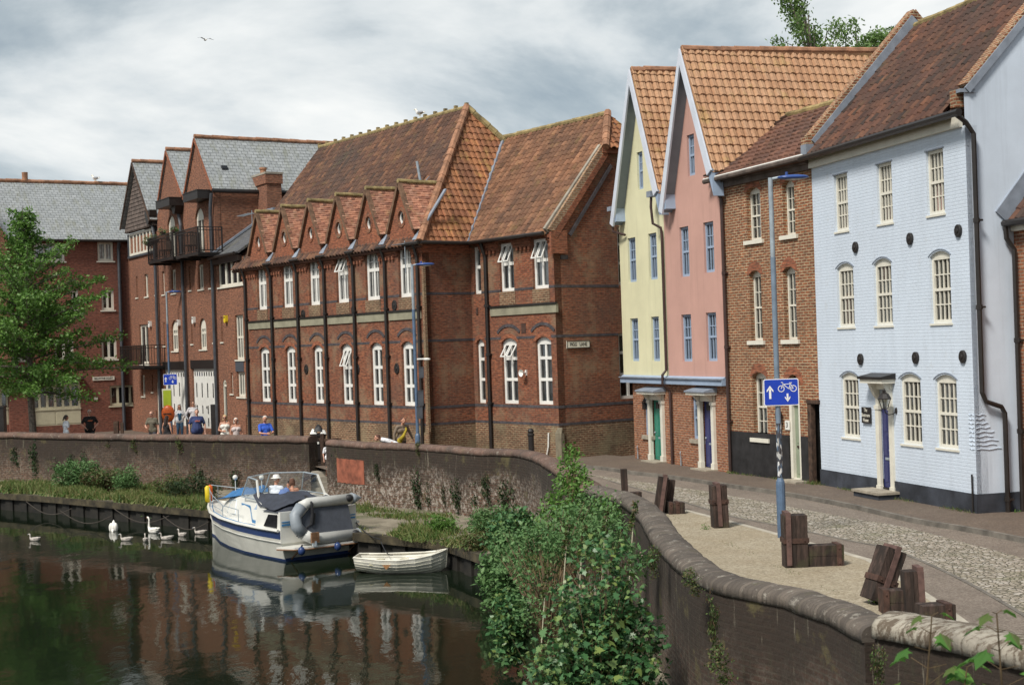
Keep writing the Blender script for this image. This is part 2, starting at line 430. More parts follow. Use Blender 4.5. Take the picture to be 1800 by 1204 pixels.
M['wood_old'] = plain('old_timber', (0.060, 0.034, 0.022), 0.9, 0.4, 6, bumpd=0.01)
M['rust'] = plain('rusty_iron', (0.060, 0.030, 0.021), 0.85, 0.3, 8, bumpd=0.004)
M['glass'] = glassmat('window_glass')
M['dark_glass'] = plain('dark_glass', (0.018, 0.018, 0.020), 0.06, 0.3, 1.5)
M['room'] = plain('dark_room', (0.02, 0.018, 0.016), 0.9, 0.3, 2)  # near black: indoor shade put into the colour
M['curtain'] = plain('curtain', (0.52, 0.49, 0.42), 0.9, 0.10, 5)
M['net'] = plain('net_curtain', (0.60, 0.61, 0.60), 0.9, 0.15, 5)
M['blind'] = plain('blind', (0.60, 0.58, 0.52), 0.8, 0.05, 5)
M['door_green'] = plain('door_green', (0.03, 0.20, 0.14), 0.4, 0.05, 3)
M['door_navy'] = plain('door_navy', (0.035, 0.04, 0.13), 0.4, 0.05, 3)
M['door_sage'] = plain('door_sage', (0.24, 0.28, 0.20), 0.5, 0.05, 3)
M['sign_blue'] = plain('sign_blue', (0.008, 0.045, 0.42), 0.35, 0.05, 3)
M['sign_white'] = plain('sign_white', (0.80, 0.80, 0.80), 0.4, 0.02, 3)
M['text_black'] = plain('text_black', (0.02, 0.02, 0.02), 0.5, 0.05, 3)
def clearmat():
 m, t, b = newmat('clear_screen'); t.nodes.remove(b)
 tr = N(t, 'ShaderNodeBsdfTransparent'); tr.inputs[0].default_value = (0.82, 0.85, 0.86, 1); gl = N(t, 'ShaderNodeBsdfGlossy'); gl.inputs['Roughness'].default_value = 0.02
 ms = N(t, 'ShaderNodeMixShader'); ms.inputs[0].default_value = 0.10; L(t, tr.outputs[0], ms.inputs[1]); L(t, gl.outputs[0], ms.inputs[2]); L(t, ms.outputs[0], t.nodes['Material Output'].inputs[0]); return m
M['clear'] = clearmat()
M['bark'] = plain('bark', (0.125, 0.105, 0.085), 0.9, 0.3, 8, bumpd=0.02)
M['stem'] = plain('stem', (0.10, 0.065, 0.030), 0.8, 0.2, 8)
M['leaf_tree'] = leafmat('leaf_tree', [(0.06, 0.14, 0.024), (0.10, 0.21, 0.038), (0.14, 0.27, 0.05), (0.075, 0.17, 0.03), (0.20, 0.34, 0.08)], 0.5, 0.3)
M['leaf_birch'] = leafmat('leaf_birch', [(0.10, 0.18, 0.05), (0.15, 0.25, 0.07), (0.20, 0.31, 0.10)], 0.5, 0.35)
M['leaf_syc'] = leafmat('leaf_syc', [(0.035, 0.10, 0.036), (0.055, 0.145, 0.050), (0.080, 0.185, 0.068), (0.040, 0.115, 0.04), (0.12, 0.23, 0.09), (0.20, 0.26, 0.07), (0.055, 0.13, 0.06)], 0.4, 0.2)
M['leaf_bud'] = leafmat('leaf_bud', [(0.065, 0.15, 0.045), (0.10, 0.20, 0.065), (0.16, 0.27, 0.10), (0.05, 0.12, 0.035)], 0.6, 0.25)
M['leaf_near'] = leafmat('leaf_near', [(0.05, 0.14, 0.03), (0.09, 0.22, 0.04), (0.16, 0.32, 0.06), (0.10, 0.12, 0.04)], 0.4, 0.4)
M['leaf_dark'] = leafmat('leaf_dark', [(0.012, 0.028, 0.010), (0.022, 0.048, 0.015), (0.035, 0.065, 0.020), (0.06, 0.07, 0.03)], 0.6, 0.2)
M['leaf_weed'] = leafmat('leaf_weed', [(0.045, 0.085, 0.022), (0.075, 0.13, 0.035), (0.11, 0.15, 0.045), (0.14, 0.11, 0.05), (0.10, 0.06, 0.035)], 0.6, 0.25)
M['grass'] = leafmat('grass_blades', [(0.06, 0.12, 0.025), (0.10, 0.17, 0.035), (0.17, 0.19, 0.06), (0.24, 0.21, 0.09), (0.07, 0.14, 0.03)], 0.6, 0.3)
M['flower'] = leafmat('blossom', [(0.30, 0.10, 0.13), (0.45, 0.25, 0.25), (0.5, 0.42, 0.35)], 0.6, 0.3)
M['boat_white'] = plain('gelcoat', (0.68, 0.67, 0.62), 0.3, 0.03, 2)
M['hull_grey'] = plain('hull_paint', (0.60, 0.59, 0.53), 0.4, 0.06, 2)
M['boat_navy'] = plain('navy_paint', (0.022, 0.045, 0.14), 0.3, 0.06, 3)
M['boat_cyan'] = plain('stripe_blue', (0.05, 0.20, 0.42), 0.4, 0.05, 3)
M['canvas'] = plain('dark_canvas', (0.030, 0.035, 0.050), 0.8, 0.15, 5, bumpd=0.01)
M['canvas_grey'] = plain('floor_fabric', (0.055, 0.062, 0.078), 0.85, 0.08, 8, bumpd=0.003)
M['tube_white'] = plain('inflatable_pvc', (0.52, 0.52, 0.49), 0.45, 0.05, 4)
M['tube_grey'] = plain('inflatable_grey', (0.25, 0.28, 0.31), 0.5, 0.05, 4)
M['teak'] = plain('teak', (0.20, 0.105, 0.055), 0.6, 0.2, 8)
M['rubber'] = plain('rubber', (0.015, 0.015, 0.017), 0.6, 0.2, 8)
M['blue_cover'] = plain('blue_tarpaulin', (0.03, 0.14, 0.33), 0.5, 0.15, 5)
M['yellow'] = plain('yellow_foam', (0.70, 0.52, 0.02), 0.5, 0.06, 5)
M['orange'] = plain('orange_plastic', (0.62, 0.115, 0.015), 0.4, 0.06, 5)
M['lime'] = plain('lime_sign', (0.42, 0.52, 0.03), 0.5, 0.05, 5)
M['rope'] = plain('rope', (0.045, 0.036, 0.028), 0.9, 0.2, 20)
M['skin'] = plain('skin', (0.50, 0.25, 0.165), 0.55, 0.05, 6)
M['skin_pale'] = plain('skin_pale', (0.60, 0.33, 0.24), 0.55, 0.05, 6)
M['swan'] = plain('swan_feathers', (0.78, 0.75, 0.69), 0.7, 0.06, 6)
M['cygnet'] = plain('cygnet_down', (0.42, 0.38, 0.34), 0.8, 0.18, 6)
M['beak'] = plain('beak', (0.50, 0.15, 0.03), 0.4, 0.05, 6)
M['gull_grey'] = plain('gull_wing', (0.34, 0.35, 0.37), 0.7, 0.08, 8)
M['coping_dark'] = plain('coping_engineering', (0.105, 0.088, 0.082), 0.85, 0.3, 1.6, bumpd=0.012)
def cloth(name, c):
 if name not in M: M[name] = plain(name, c, 0.85, 0.07, 7)
 return M[name]
# ------------------------------------------------------------------ building parts
def arc_pts(x0, x1, z, rise, n=8):
 """Points of a segmental arch from (x1, z) over to (x0, z)."""
 w = (x1 - x0) / 2; cx = (x0 + x1) / 2
 if rise >= w * 0.999: r = w
 else: r = (w * w + rise * rise) / (2 * rise)
 cz = z + rise - r
 a0 = math.asin(min(1, w / r))
 return [(cx + r * math.sin(a0 - 2 * a0 * i / n), cz + r * math.cos(a0 - 2 * a0 * i / n)) for i in range(n + 1)]
def hole(x0, x1, z0, z1, rise=0.0):
 if rise <= 0: return [(x0, z0), (x1, z0), (x1, z1), (x0, z1)]
 return [(x0, z0), (x1, z0)] + arc_pts(x0, x1, z1 - rise, rise)
def wall(name, parent, mat, outline, holes=(), y=0.0, reveal=0.14, thick=0.3, rot=None):
 """A wall in its own plane with real openings; rot=(x, y, rz) puts it elsewhere in the building's frame."""
 mb = MB()
 E = []
 for l in [list(outline)] + [list(h) for h in holes]:
  for i in range(len(l)):
   p, q = l[i], l[(i + 1) % len(l)]
   if abs(p[0] - q[0]) > 1e-7: E.append((p, q) if p[0] < q[0] else (q, p))
 xs = sorted({round(p[0], 6) for e in E for p in e})
 for xa, xb in zip(xs[:-1], xs[1:]):
  if xb - xa < 1e-5: continue
  xm = (xa + xb) / 2; cut = []
  for p, q in E:
   if p[0] < xm < q[0]:
    f = lambda x: p[1] + (q[1] - p[1]) * (x - p[0]) / (q[0] - p[0])
    cut.append((f(xm), f(xa), f(xb)))
  cut.sort()
  for c0, c1 in zip(cut[0::2], cut[1::2]):
   mb.add([(xa, y, c0[1]), (xb, y, c0[2]), (xb, y, c1[2]), (xa, y, c1[1])], [(0, 1, 2, 3)])
 n = len(outline)
 for i in range(n):
  p, q = outline[i], outline[(i + 1) % n]
  if rot and abs(p[0] - q[0]) < 1e-6: continue
  mb.add([(p[0], y, p[1]), (q[0], y, q[1]), (q[0], y + thick, q[1]), (p[0], y + thick, p[1])], [(0, 3, 2, 1)])
 for h in holes:
  m = len(h)
  for i in range(m):
   p, q = h[i], h[(i + 1) % m]
   mb.add([(p[0], y, p[1]), (q[0], y, q[1]), (q[0], y + reveal + 0.1, q[1]), (p[0], y + reveal + 0.1, p[1])], [(0, 1, 2, 3)])
 o = mb.build(name, mat, parent)
 if rot: o.location = (rot[0], rot[1], 0); o.rotation_euler = (0, 0, rot[2])
 return o
def window(parent, x0, x1, z0, z1, y=0.10, cols=2, tiers=(0.5,), rise=0.0, fm='white', fo=0.07, mm=0.05, rr=0.07, bars=None, sill=None, back=None,
   rot=None, glass='glass', name='window', sillmat=None, frd=0.09, openpane=False):
 """One window: frame mesh with its mullions; children pane, curtain or room, sill. rot: frame of another wall."""
 w, h = x1 - x0, z1 - z0
 mb = MB(); D = frd
 ht = h - rise
 mb.box(0, fo, 0, D, 0, ht); mb.box(w - fo, w, 0, D, 0, ht); mb.box(fo, w - fo, 0, D, 0, fo * 1.1)
 if rise > 0:
  pts = [(p[0], 0, p[1]) for p in arc_pts(0, w, ht, rise)]
  mb.prism(pts + [(fo, 0, ht), (fo, 0, ht - fo), (w - fo, 0, ht - fo), (w - fo, 0, ht)], (0, D, 0))
 else: mb.box(fo, w - fo, 0, D, ht - fo, ht)
 zt, zb = ht - fo, fo * 1.1
 levels = [zb] + [zb + (zt - zb) * f for f in tiers] + [zt]
 for f in levels[1:-1]: mb.box(fo, w - fo, 0.004, D - 0.012, f - rr / 2, f + rr / 2)
 for i in range(1, cols):
  x = fo + (w - 2 * fo) * i / cols
  for a, b in zip(levels[:-1], levels[1:]):
   mb.box(x - mm / 2, x + mm / 2, 0.010, D - 0.02, a + (rr / 2 if a != zb else 0), b - (rr / 2 if b != zt else 0))
 if bars:                                   # thin glazing bars: (columns, rows per tier)
  bc, brs, bt = bars
  for a, b, rws in zip(levels[:-1], levels[1:], brs):
   for i in range(1, bc):
    x = fo + (w - 2 * fo) * i / bc
    mb.box(x - bt / 2, x + bt / 2, 0.020, D - 0.03, a, b)
   for j in range(1, rws):
    z = a + (b - a) * j / rws
    mb.box(fo, w - fo, 0.023, D - 0.033, z - bt / 2, z + bt / 2)
 if openpane:                               # a top-hung casement standing open
  for i in range(cols):
   xa = fo + (w - 2 * fo) * i / cols + 0.02; xb = fo + (w - 2 * fo) * (i + 1) / cols - 0.02
   a, b = levels[-2] + 0.05, levels[-1]
   for (u0, u1) in ((xa, xa + 0.05), (xb - 0.05, xb)):
    mb.beam(((u0 + u1) / 2, -0.01, b), ((u0 + u1) / 2, -0.26, a + 0.04), 0.05, 0.03)
   mb.beam((xa, -0.26, a + 0.04), (xb, -0.26, a + 0.04), 0.05, 0.03, side=(0, 0, 1))
 o = mb.build(name, M[fm], parent)
 if rot:
  ox, oy, rz = rot
  o.location = (ox + x0 * math.cos(rz) - y * math.sin(rz), oy + x0 * math.sin(rz) + y * math.cos(rz), z0); o.rotation_euler = (0, 0, rz)
 else: o.location = (x0, y, z0)
 g = MB(); g.poly([(fo * 0.6, D * 0.6, 0.02), (w - fo * 0.6, D * 0.6, 0.02), (w - fo * 0.6, D * 0.6, ht - 0.02), (fo * 0.6, D * 0.6, ht - 0.02)])
 g.build('pane', M[glass], o)
 if glass == 'glass':
  r = MB(); r.box(-0.02, w + 0.02, D + 0.25, D + 0.27, -0.02, h); r.build('room', M['room'], o)  # black board close behind the glass, standing in for the shade indoors
  if back == 'curtains':
   c = MB()
   for sx in (0, 1):
    n_ = 8; ww = w * random.uniform(0.22, 0.33)
    for k in range(n_):
     xa = (0.02 + ww * k / n_) if sx == 0 else (w - 0.02 - ww * (k + 1) / n_)
     xb = xa + ww / n_
     c.add([(xa, D + 0.05 + 0.03 * (k % 2), 0.03), (xb, D + 0.05 + 0.03 * ((k + 1) % 2), 0.03), (xb, D + 0.05 + 0.03 * ((k + 1) % 2), ht - 0.03), (xa, D + 0.05 + 0.03 * (k % 2), ht - 0.03)], [(0, 1, 2, 3)])
   c.build('curtain', M['curtain'], o)
  elif back == 'net':
   c = MB(); n_ = max(6, int(w / 0.06))
   hb = random.choice((0.0, 0.0, 0.25)) * ht
   for k in range(n_):
    xa = 0.03 + (w - 0.06) * k / n_; xb = 0.03 + (w - 0.06) * (k + 1) / n_
    c.add([(xa, D + 0.04 + 0.025 * (k % 2), 0.03), (xb, D + 0.04 + 0.025 * ((k + 1) % 2), 0.03), (xb, D + 0.04 + 0.025 * ((k + 1) % 2), ht - 0.03 - hb), (xa, D + 0.04 + 0.025 * (k % 2), ht - 0.03 - hb)], [(0, 1, 2, 3)])
   c.build('curtain', M['net'], o)
  elif back == 'blind':
   c = MB(); q = random.uniform(0.25, 0.6); c.box(0.03, w - 0.03, D + 0.05, D + 0.07, ht * q, ht - 0.03); c.build('blind', M['blind'], o)
 if sill:
  e, dd, hh = sill
  s_ = MB(); s_.box(-e, w + e, -y - dd, 0.02, -hh, -0.003); s_.build('sill', M[sillmat or fm], o)
 return o
def pantile(name, parent, E0, E1, T0, T1, mat, tw=0.25, rh=0.30, amp=0.04, step=0.035, seg=6, smooth=False, kick=0.0):
 """Rows of S-shaped tiles between the eave E0-E1 and the top T0-T1, as one real corrugated, stepped surface."""
 E0, E1, T0, T1 = map(Vector, (E0, E1, T0, T1))
 u = (E1 - E0).normalized()
 ref = T0 if (T0 - E0).length > 0.1 else T1
 nrm = u.cross((T0 + T1) / 2 - (E0 + E1) / 2).normalized()
 v = nrm.cross(u).normalized()
 if nrm.z < 0: nrm = -nrm
 hgt = ((T0 + T1) / 2 - E0).dot(v)
 rows = max(1, int(round(hgt / rh))); rh = hgt / rows
 uE0, uE1, uT0, uT1 = 0.0, (E1 - E0).dot(u), (T0 - E0).dot(u), (T1 - E0).dot(u)
 vE1 = (E1 - E0).dot(v)
 vs, fs, uvs = [], [], []
 def prof(x):
  f = (x / tw) % 1.0
  if amp > 0.07: return amp * 1.25 * abs(math.sin(PI * f)) ** 0.8 - 0.03
  return amp * (0.62 * math.sin(2 * PI * f) + 0.30 * math.sin(4 * PI * f + 0.9))
 for j in range(rows):
  va, vb = j * rh, min((j + 1.12) * rh, hgt)
  la, ra = lerp(uE0, uT0, va / hgt), lerp(uE1, uT1, va / hgt)
  lb, rb = lerp(uE0, uT0, vb / hgt), lerp(uE1, uT1, vb / hgt)
  lo, hi = min(la, lb), max(ra, rb)
  du = tw / seg
  k0, k1 = math.floor(lo / du), math.ceil(hi / du)
  base = len(vs)
  cnt = 0
  for k in range(k0, k1 + 1):
   x = k * du
   xa, xb = min(max(x, la), ra), min(max(x, lb), rb)
   ti = math.floor((x + 1e-6) / tw)
   jit = (((ti * 7919 + j * 104729) % 97) / 97 - 0.5) * 0.014
   vs.append(E0 + u * xa + v * (va - 0.02 + jit * 1.2) + nrm * (prof(xa) + step - 0.028))
   vs.append(E0 + u * xa + v * (va + jit * 1.2) + nrm * (prof(xa) + step + jit))
   vs.append(E0 + u * xb + v * vb + nrm * (prof(xb) + jit))
   if cnt:
    i = base + 3 * (cnt - 1)
    um = ((x - du / 2) / tw, j + 0.5)
    for q in ((i, i + 3, i + 4, i + 1), (i + 1, i + 4, i + 5, i + 2)):
     if (vs[q[1]] - vs[q[0]]).length < 1e-5 and (vs[q[2]] - vs[q[3]]).length < 1e-5: continue
     fs.append(q); uvs.append([um] * 4)
   cnt += 1
 mb = MB(); mb.add(vs, fs, uvs)
 return mb.build(name, mat, parent, smooth=smooth)
def ridge(name, parent, a, b, mat, r=0.12, gap=0.42, knob=False, nseg=8):
 """Half-round ridge tiles laid end to end."""
 a, b = Vector(a), Vector(b); n = max(1, int((b - a).length / gap))
 mb = MB()
 for i in range(n):
  p = a.lerp(b, i / n); q = a.lerp(b, (i + 1.04) / n)
  jr = r * random.uniform(0.95, 1.06); o = Vector((0, 0, random.uniform(-0.012, 0.012)))
  mb.tube([p + o, q + o], [jr * 1.06, jr * 0.96], nseg)
 if knob:
  m = max(1, int((b - a).length / knob))
  for i in range(m + 1):
   p = a.lerp(b, i / m)
   mb.box(p.x - 0.065, p.x + 0.065, p.y - 0.065, p.y + 0.065, p.z + 0.05, p.z + 0.18)
 return mb.build(name, mat, parent)
def slab(mb, quad, t):
 """A board under a roof plane, thickness t downwards along the normal."""
 q = [Vector(p) for p in quad]
 n = (q[1] - q[0]).cross(q[-1] - q[0]).normalized()
 if n.z < 0: n = -n
 mb.prism(q, -n * t)
def pipe(name, parent, path, r, mat, seg=8, brackets=None):
 mb = MB(); mb.tube(path, r, seg)
 if brackets:
  p = [Vector(x) for x in path]
  for i in range(len(p) - 1):
   ln = (p[i + 1] - p[i]).length
   for k in range(1, int(ln / brackets) + 1):
    c = p[i].lerp(p[i + 1], k * brackets / ln)
    mb.lathe([(0.001, -0.05), (r * 1.35, -0.05), (r * 1.35, 0.05), (0.001, 0.05)], c, 8)
    mb.box(c.x - r * 1.9, c.x + r * 1.9, c.y, c.y + 0.10, c.z - 0.02, c.z + 0.02)
 return mb.build(name, mat, parent)
def disc(name, parent, x, z, r, mat, y=-0.03, el=1.0):
 mb = MB(); mb.lathe([(0.001, y - 0.035), (r * 0.35, y - 0.03), (r * 0.4, y - 0.012), (r * 0.9, y - 0.01), (r, y), (r, 0.0)], (x, 0, z), 20, 'y', (1, 1, el))
 return mb.build(name, mat, parent)
def text_mesh(txt, size, mat, parent, loc, rot, name='lettering', depth=0.004, squeeze=1.0, align='CENTER'):
 cu = bpy.data.curves.new(name, 'FONT'); cu.body = txt; cu.size = size; cu.extrude = depth
 cu.align_x = align; cu.align_y = 'CENTER'
 o = bpy.data.objects.new(name, cu); COL.objects.link(o)
 dg = bpy.context.evaluated_depsgraph_get()
 me = bpy.data.meshes.new_from_object(o.evaluated_get(dg))
 bpy.data.objects.remove(o)
 me.materials.clear(); me.materials.append(mat)
 for v in me.vertices: v.co.x *= squeeze
 ob = bpy.data.objects.new(name, me); COL.objects.link(ob)
 ob.parent = parent; ob.location = loc; ob.rotation_euler = rot
 return ob
# ------------------------------------------------------------------ plan of the quay
gS = G(1445, 858); gE = G(1718, 910)
FB = Fr(gS, gE)                                                   # pale blue house
gP1 = G(1286, 837)
DP = Vector((math.sin(R(19.4)), -math.cos(R(19.4))))              # the pink and yellow fronts share one line
pP1 = Vector((gP1.x, gP1.y))
FP = Fr(pP1 - DP * 3.85, pP1)                                     # pink house
FY = Fr(pP1 - DP * 6.95, pP1 - DP * 3.85)                         # yellow house
FH = Fr(gP1, gS)                                                  # brick house between pink and blue
D0 = Vector((-math.sin(R(36.2)), math.cos(R(36.2))))              # direction of the school's long front, away from us
C3 = Vector((G(985, 812).x, G(985, 812).y))                       # Pigg Lane corner
NS = Vector((D0.y, -D0.x))                                        # into the school
C2 = C3 + D0 * 5.1
C1 = C2 - NS * 2.15
C0 = C1 + D0 * 15.1
FS = Fr(C0, C1)                                                   # school main front: x from far (left) to near (right)
FW2 = Fr(C2, C3)                                                  # school wing front
FG = Fr(C3, C3 + NS * 8)                                          # lane gable wall
DW = Vector((-math.sin(R(31.0)), math.cos(R(31.0))))
W0 = C0 + DW * 18.9
FWa = Fr(W0, C0)                                                  # warehouse row front
NL = Vector((DW.y, -DW.x))
FL = Fr(W0 - NL * 14.0, W0)                                       # far-left building, square to the row
print('FRAMES FB', FB.A, FB.B, FB.len, 'FP', FP.A, FP.B, 'FY', FY.A, FY.len, 'FH', FH.len, 'C', C3, C1, C0, W0, FL.A)
# ------------------------------------------------------------------ 1. the school
def hz(F, px, py, off=0): return F.hit(px, py, off)[1]
def hs(F, px, py, off=0): return F.hit(px, py, off)[0]
def bands(mb, x0, x1, z0, z1, y, blocks, proud=0.008, dep=0.05):
 """A level course from x0 to x1, interrupted by blocks [(a, b), ...]."""
 x = x0
 for a, b in sorted(blocks):
  if b <= x0 or a >= x1: continue
  if a > x: mb.box(x, a, y - proud, y + dep, z0, z1)
  x = max(x, b)
 if x < x1: mb.box(x, x1, y - proud, y + dep, z0, z1)
M['stone_dull'] = plain('dull_stone', (0.17, 0.145, 0.10), 0.9, 0.2, 3)
school = empty('brick_school', (FS.A.x, FS.A.y, 0), FS.rz, 'long red brick school with six gabled dormers and white casements by the river', 'school')
LM = FS.len                      # length of the main front, 15.1
WO, WL = 2.15, 5.1               # wing set back, wing length
lowpx = [((455.8, 610.8), (476, 708)), ((501.5, 609), (521.7, 708.6)), ((549.4, 606.3), (569.6, 709)), ((598.6, 604.4), (621, 710)), ((650.7, 601.7), (674.6, 710.7)), ((705, 599.6), (730.4, 713))]
uppx = [((450.7, 463), (469.6, 544.6)), ((494.5, 455), (516, 539.8)), ((541.3, 448.8), (562.7, 536.4)), ((589.5, 441), (613.5, 530.5)), ((640.5, 432.5), (668, 525)), ((698.8, 425), (724.8, 520.7))]
def rect(F, q, off=0):
 (a, z1), (b, z0) = F.hit(*q[0], off), F.hit(*q[1], off)
 return a, b, z0, z1
def avgz(rs):
 z0 = sum(r[2] for r in rs) / len(rs); z1 = sum(r[3] for r in rs) / len(rs)
 return [(r[0], r[1], z0, z1) for r in rs]
lows = avgz([rect(FS, q) for q in lowpx]); ups = [(a, b, z0, 7.99) for a, b, z0, z1 in avgz([rect(FS, q) for q in uppx])]
EV = 8.0
holes = [hole(a, b, z0, z1, 0.16) for a, b, z0, z1 in lows] + [hole(a, b, z0, z1 - 0.02) for a, b, z0, z1 in ups]
zb_split = hz(FS, 441, 733)
wall('wall', school, M['brick_school'], [(0, zb_split), (LM, zb_split), (LM, EV + 0.1), (0, EV + 0.1)], holes)
wall('base_wall', school, M['brick_base'], [(0, -0.1), (LM, -0.1), (LM, zb_split - 0.002), (0, zb_split - 0.002)])
for i, (a, b, z0, z1) in enumerate(lows):
 window(school, a, b, z0, z1, 0.10, 2, (0.30, 0.66), 0.16, 'white', 0.13, 0.12, 0.12, sill=None, back='net', bars=None, openpane=(i == 3))
for i, (a, b, z0, z1) in enumerate(ups):
 window(school, a, b, z0, z1 - 0.02, 0.10, 2, (0.62,), 0.0, 'white', 0.13, 0.12, 0.13, back='net', bars=(4, (1, 2), 0.03), openpane=(i == 3))
# side of the main block, facing up the lane
rotS = (LM, 0, PI / 2)
wall('side_wall', school, M['brick_school'], [(0, zb_split), (WO, zb_split), (WO, EV + 0.1), (0, EV + 0.1)], rot=rotS)
wall('side_wall', school, M['brick_base'], [(0, -0.1), (WO, -0.1), (WO, zb_split - 0.002), (0, zb_split - 0.002)], rot=rotS)
# wing front
def woff(r): return (r[0] + LM, r[1] + LM, r[2], r[3])
wl = [woff(rect(FW2, q)) for q in (((881, 594.8), (911.7, 709.7)), ((940.8, 592), (972.4, 711.7)))]
wl = [(LM + 0.22, LM + 0.72, wl[0][2], wl[0][3])] + wl
wl = avgz(wl)
wu = avgz([woff(rect(FW2, q)) for q in (((876.7, 430.4), (904.4, 511.4)), ((934.5, 420.4), (964.9, 506)))])
wu = [(LM + 0.18, LM + 0.66, wu[0][2], wu[0][3])] + wu
holes = [hole(a, b, z0, z1, 0.16) for a, b, z0, z1 in wl] + [hole(a, b, z0, z1) for a, b, z0, z1 in wu]
W0x, W1x = LM, LM + WL
wall('wing_wall', school, M['brick_school'], [(W0x, zb_split), (W1x, zb_split), (W1x, EV + 0.1), (W0x, EV + 0.1)], holes, y=WO)
wall('wing_wall', school, M['brick_base'], [(W0x, -0.1), (W1x, -0.1), (W1x, zb_split - 0.002), (W0x, zb_split - 0.002)], y=WO)
for i, (a, b, z0, z1) in enumerate(wl):
 window(school, a, b, z0, z1, WO + 0.10, 1 if i == 0 else 2, (0.38, 0.76), 0.16, 'white', 0.11, 0.10, 0.11, back='net', openpane=(i == 1))
for i, (a, b, z0, z1) in enumerate(wu):
 window(school, a, b, z0, z1, WO + 0.10, 1 if i == 0 else 2, (0.58,), 0.0, 'white', 0.11, 0.10, 0.12, back='net', openpane=(i > 0))
# lane gable: a wall square to the front, half-hipped
SL = 1.25
gw = 7.2
rotG = (W1x, WO, PI / 2)
gl0 = [FG.hit(1087, 590), FG.hit(1113, 710)]; gu0 = [FG.hit(1084, 398), FG.hit(1100, 500)]
gx0, gx1 = gl0[0][0], gl0[0][0] + 0.95
gh = [(gx0, gx1, 2.05, 4.42), (gu0[0][0], gu0[0][0] + 0.95, 6.15, 8.25)]
wall('gable_wall', school, M['brick_school'], [(0, zb_split), (gw, zb_split), (gw, EV), (4.79, EV + 2.9), (2.41, EV + 2.9), (0, EV - 0.1)], [hole(*r) for r in gh], rot=rotG)
wall('gable_wall', school, M['brick_base'], [(0, -0.1), (gw, -0.1), (gw, zb_split - 0.002), (0, zb_split - 0.002)], rot=rotG)
for r in gh:
 window(school, r[0], r[1], r[2], r[3], 0.08, 2, (0.36, 0.72), 0, 'white', 0.10, 0.10, 0.10, rot=rotG, back=None)
# courses of blue brick and the pale stone panels
mb = MB()
zs = [(hz(FS, 441, 709.5), 0.10, lows), (hz(FS, 441, 733), 0.09, []), (hz(FS, 441, 613), 0.09, lows), (hz(FS, 441, 545), 0.09, ups)]
for z, t_, bl in zs:
 bl_ = [(a, b) for a, b, z0, z1 in bl if z0 < z + t_ and z1 > z]
 bands(mb, 0, LM, z, z + t_, 0, bl_)
 mb.box(LM - 0.05, LM + 0.008, 0.0, WO, z, z + t_)
 bw = [(a, b) for a, b, z0, z1 in (wl + wu) if z0 < z + t_ and z1 > z]
 bands(mb, W0x + 0.01, W1x, z, z + t_, WO, bw)
 bg = [(a + WO, b + WO) for a, b, z0, z1 in gh if z0 < z + t_ and z1 > z]
 x = WO - 0.008
 for a, b in sorted(bg): mb.box(W1x - 0.05, W1x + 0.008, x, a, z, z + t_); x = b
 mb.box(W1x - 0.05, W1x + 0.008, x, WO + gw, z, z + t_)
# hood moulds over the lower windows
for a, b, z0, z1 in lows:
 pts = arc_pts(a - 0.22, b + 0.22, z1 + 0.20, 0.26, 8)
 for p, q in zip(pts[:-1], pts[1:]): mb.beam((p[0], 0.0, p[1]), (q[0], 0.0, q[1]), 0.11, 0.05, side=(0, 0, 1))
for a, b, z0, z1 in wl[1:]:
 pts = arc_pts(a - 0.22, b + 0.22, z1 + 0.20, 0.26, 8)
 for p, q in zip(pts[:-1], pts[1:]): mb.beam((p[0], WO, p[1]), (q[0], WO, q[1]), 0.11, 0.05, side=(0, 0, 1))
mb.build('string_course', M['blue_brick'], school)
mb = MB()
for a, b, z0, z1 in lows + wl:
 y_ = 0 if (a, b, z0, z1) in lows else WO
 po, pi_ = arc_pts(a - 0.14, b + 0.14, z1 - 0.14, 0.30, 8), arc_pts(a, b, z1 - 0.16, 0.16, 8)
 for k in range(8):
  mb.prism([(po[k][0], y_ - 0.012, po[k][1]), (po[k + 1][0], y_ - 0.012, po[k + 1][1]), (pi_[k + 1][0], y_ - 0.012, pi_[k + 1][1]), (pi_[k][0], y_ - 0.012, pi_[k][1])], (0, 0.05, 0))
mb.build('window_arch', M['brick_arch'], school)
px_pipe = [436.8, 482, 528, 576, 627.5, 683.5, 746]
sp = [hs(FS, x, 600) for x in px_pipe]
mb = MB()
zp0, zp1 = hz(FS, 441, 577), hz(FS, 441, 568)
for a, b in zip(sp[:-1], sp[1:]): mb.box(a + 0.12, b - 0.12, -0.05, 0.05, zp0 - 0.05, zp1 + 0.02)
q0, q1 = LM + hs(FW2, 863, 540), LM + hs(FW2, 979, 530)
mb.box(q0, q1, WO - 0.05, WO + 0.05, zp0 - 0.05, zp1 + 0.02)
mb.build('stone_panel', M['band_stone'], school)
mb = MB()
for a, b in zip(sp[:-1], sp[1:]): mb.box(a + 0.10, b - 0.10, -0.09, 0.02, zp1 + 0.021, zp1 + 0.085)
mb.box(q0 - 0.02, q1 + 0.02, WO - 0.09, WO, zp1 + 0.021, zp1 + 0.085)
mb.build('drip_course', M['black'], school)
# aprons of weathered brick under the windows
mb = MB()
for a, b, z0, z1 in ups: mb.box(a - 0.05, b + 0.05, -0.022, 0.03, z0 - 0.62, z0 - 0.004)
for a, b, z0, z1 in wu[1:]: mb.box(a - 0.05, b + 0.05, WO - 0.022, WO + 0.03, z0 - 0.62, z0 - 0.004)
mb.build('window_apron', M['brick_base'], school)
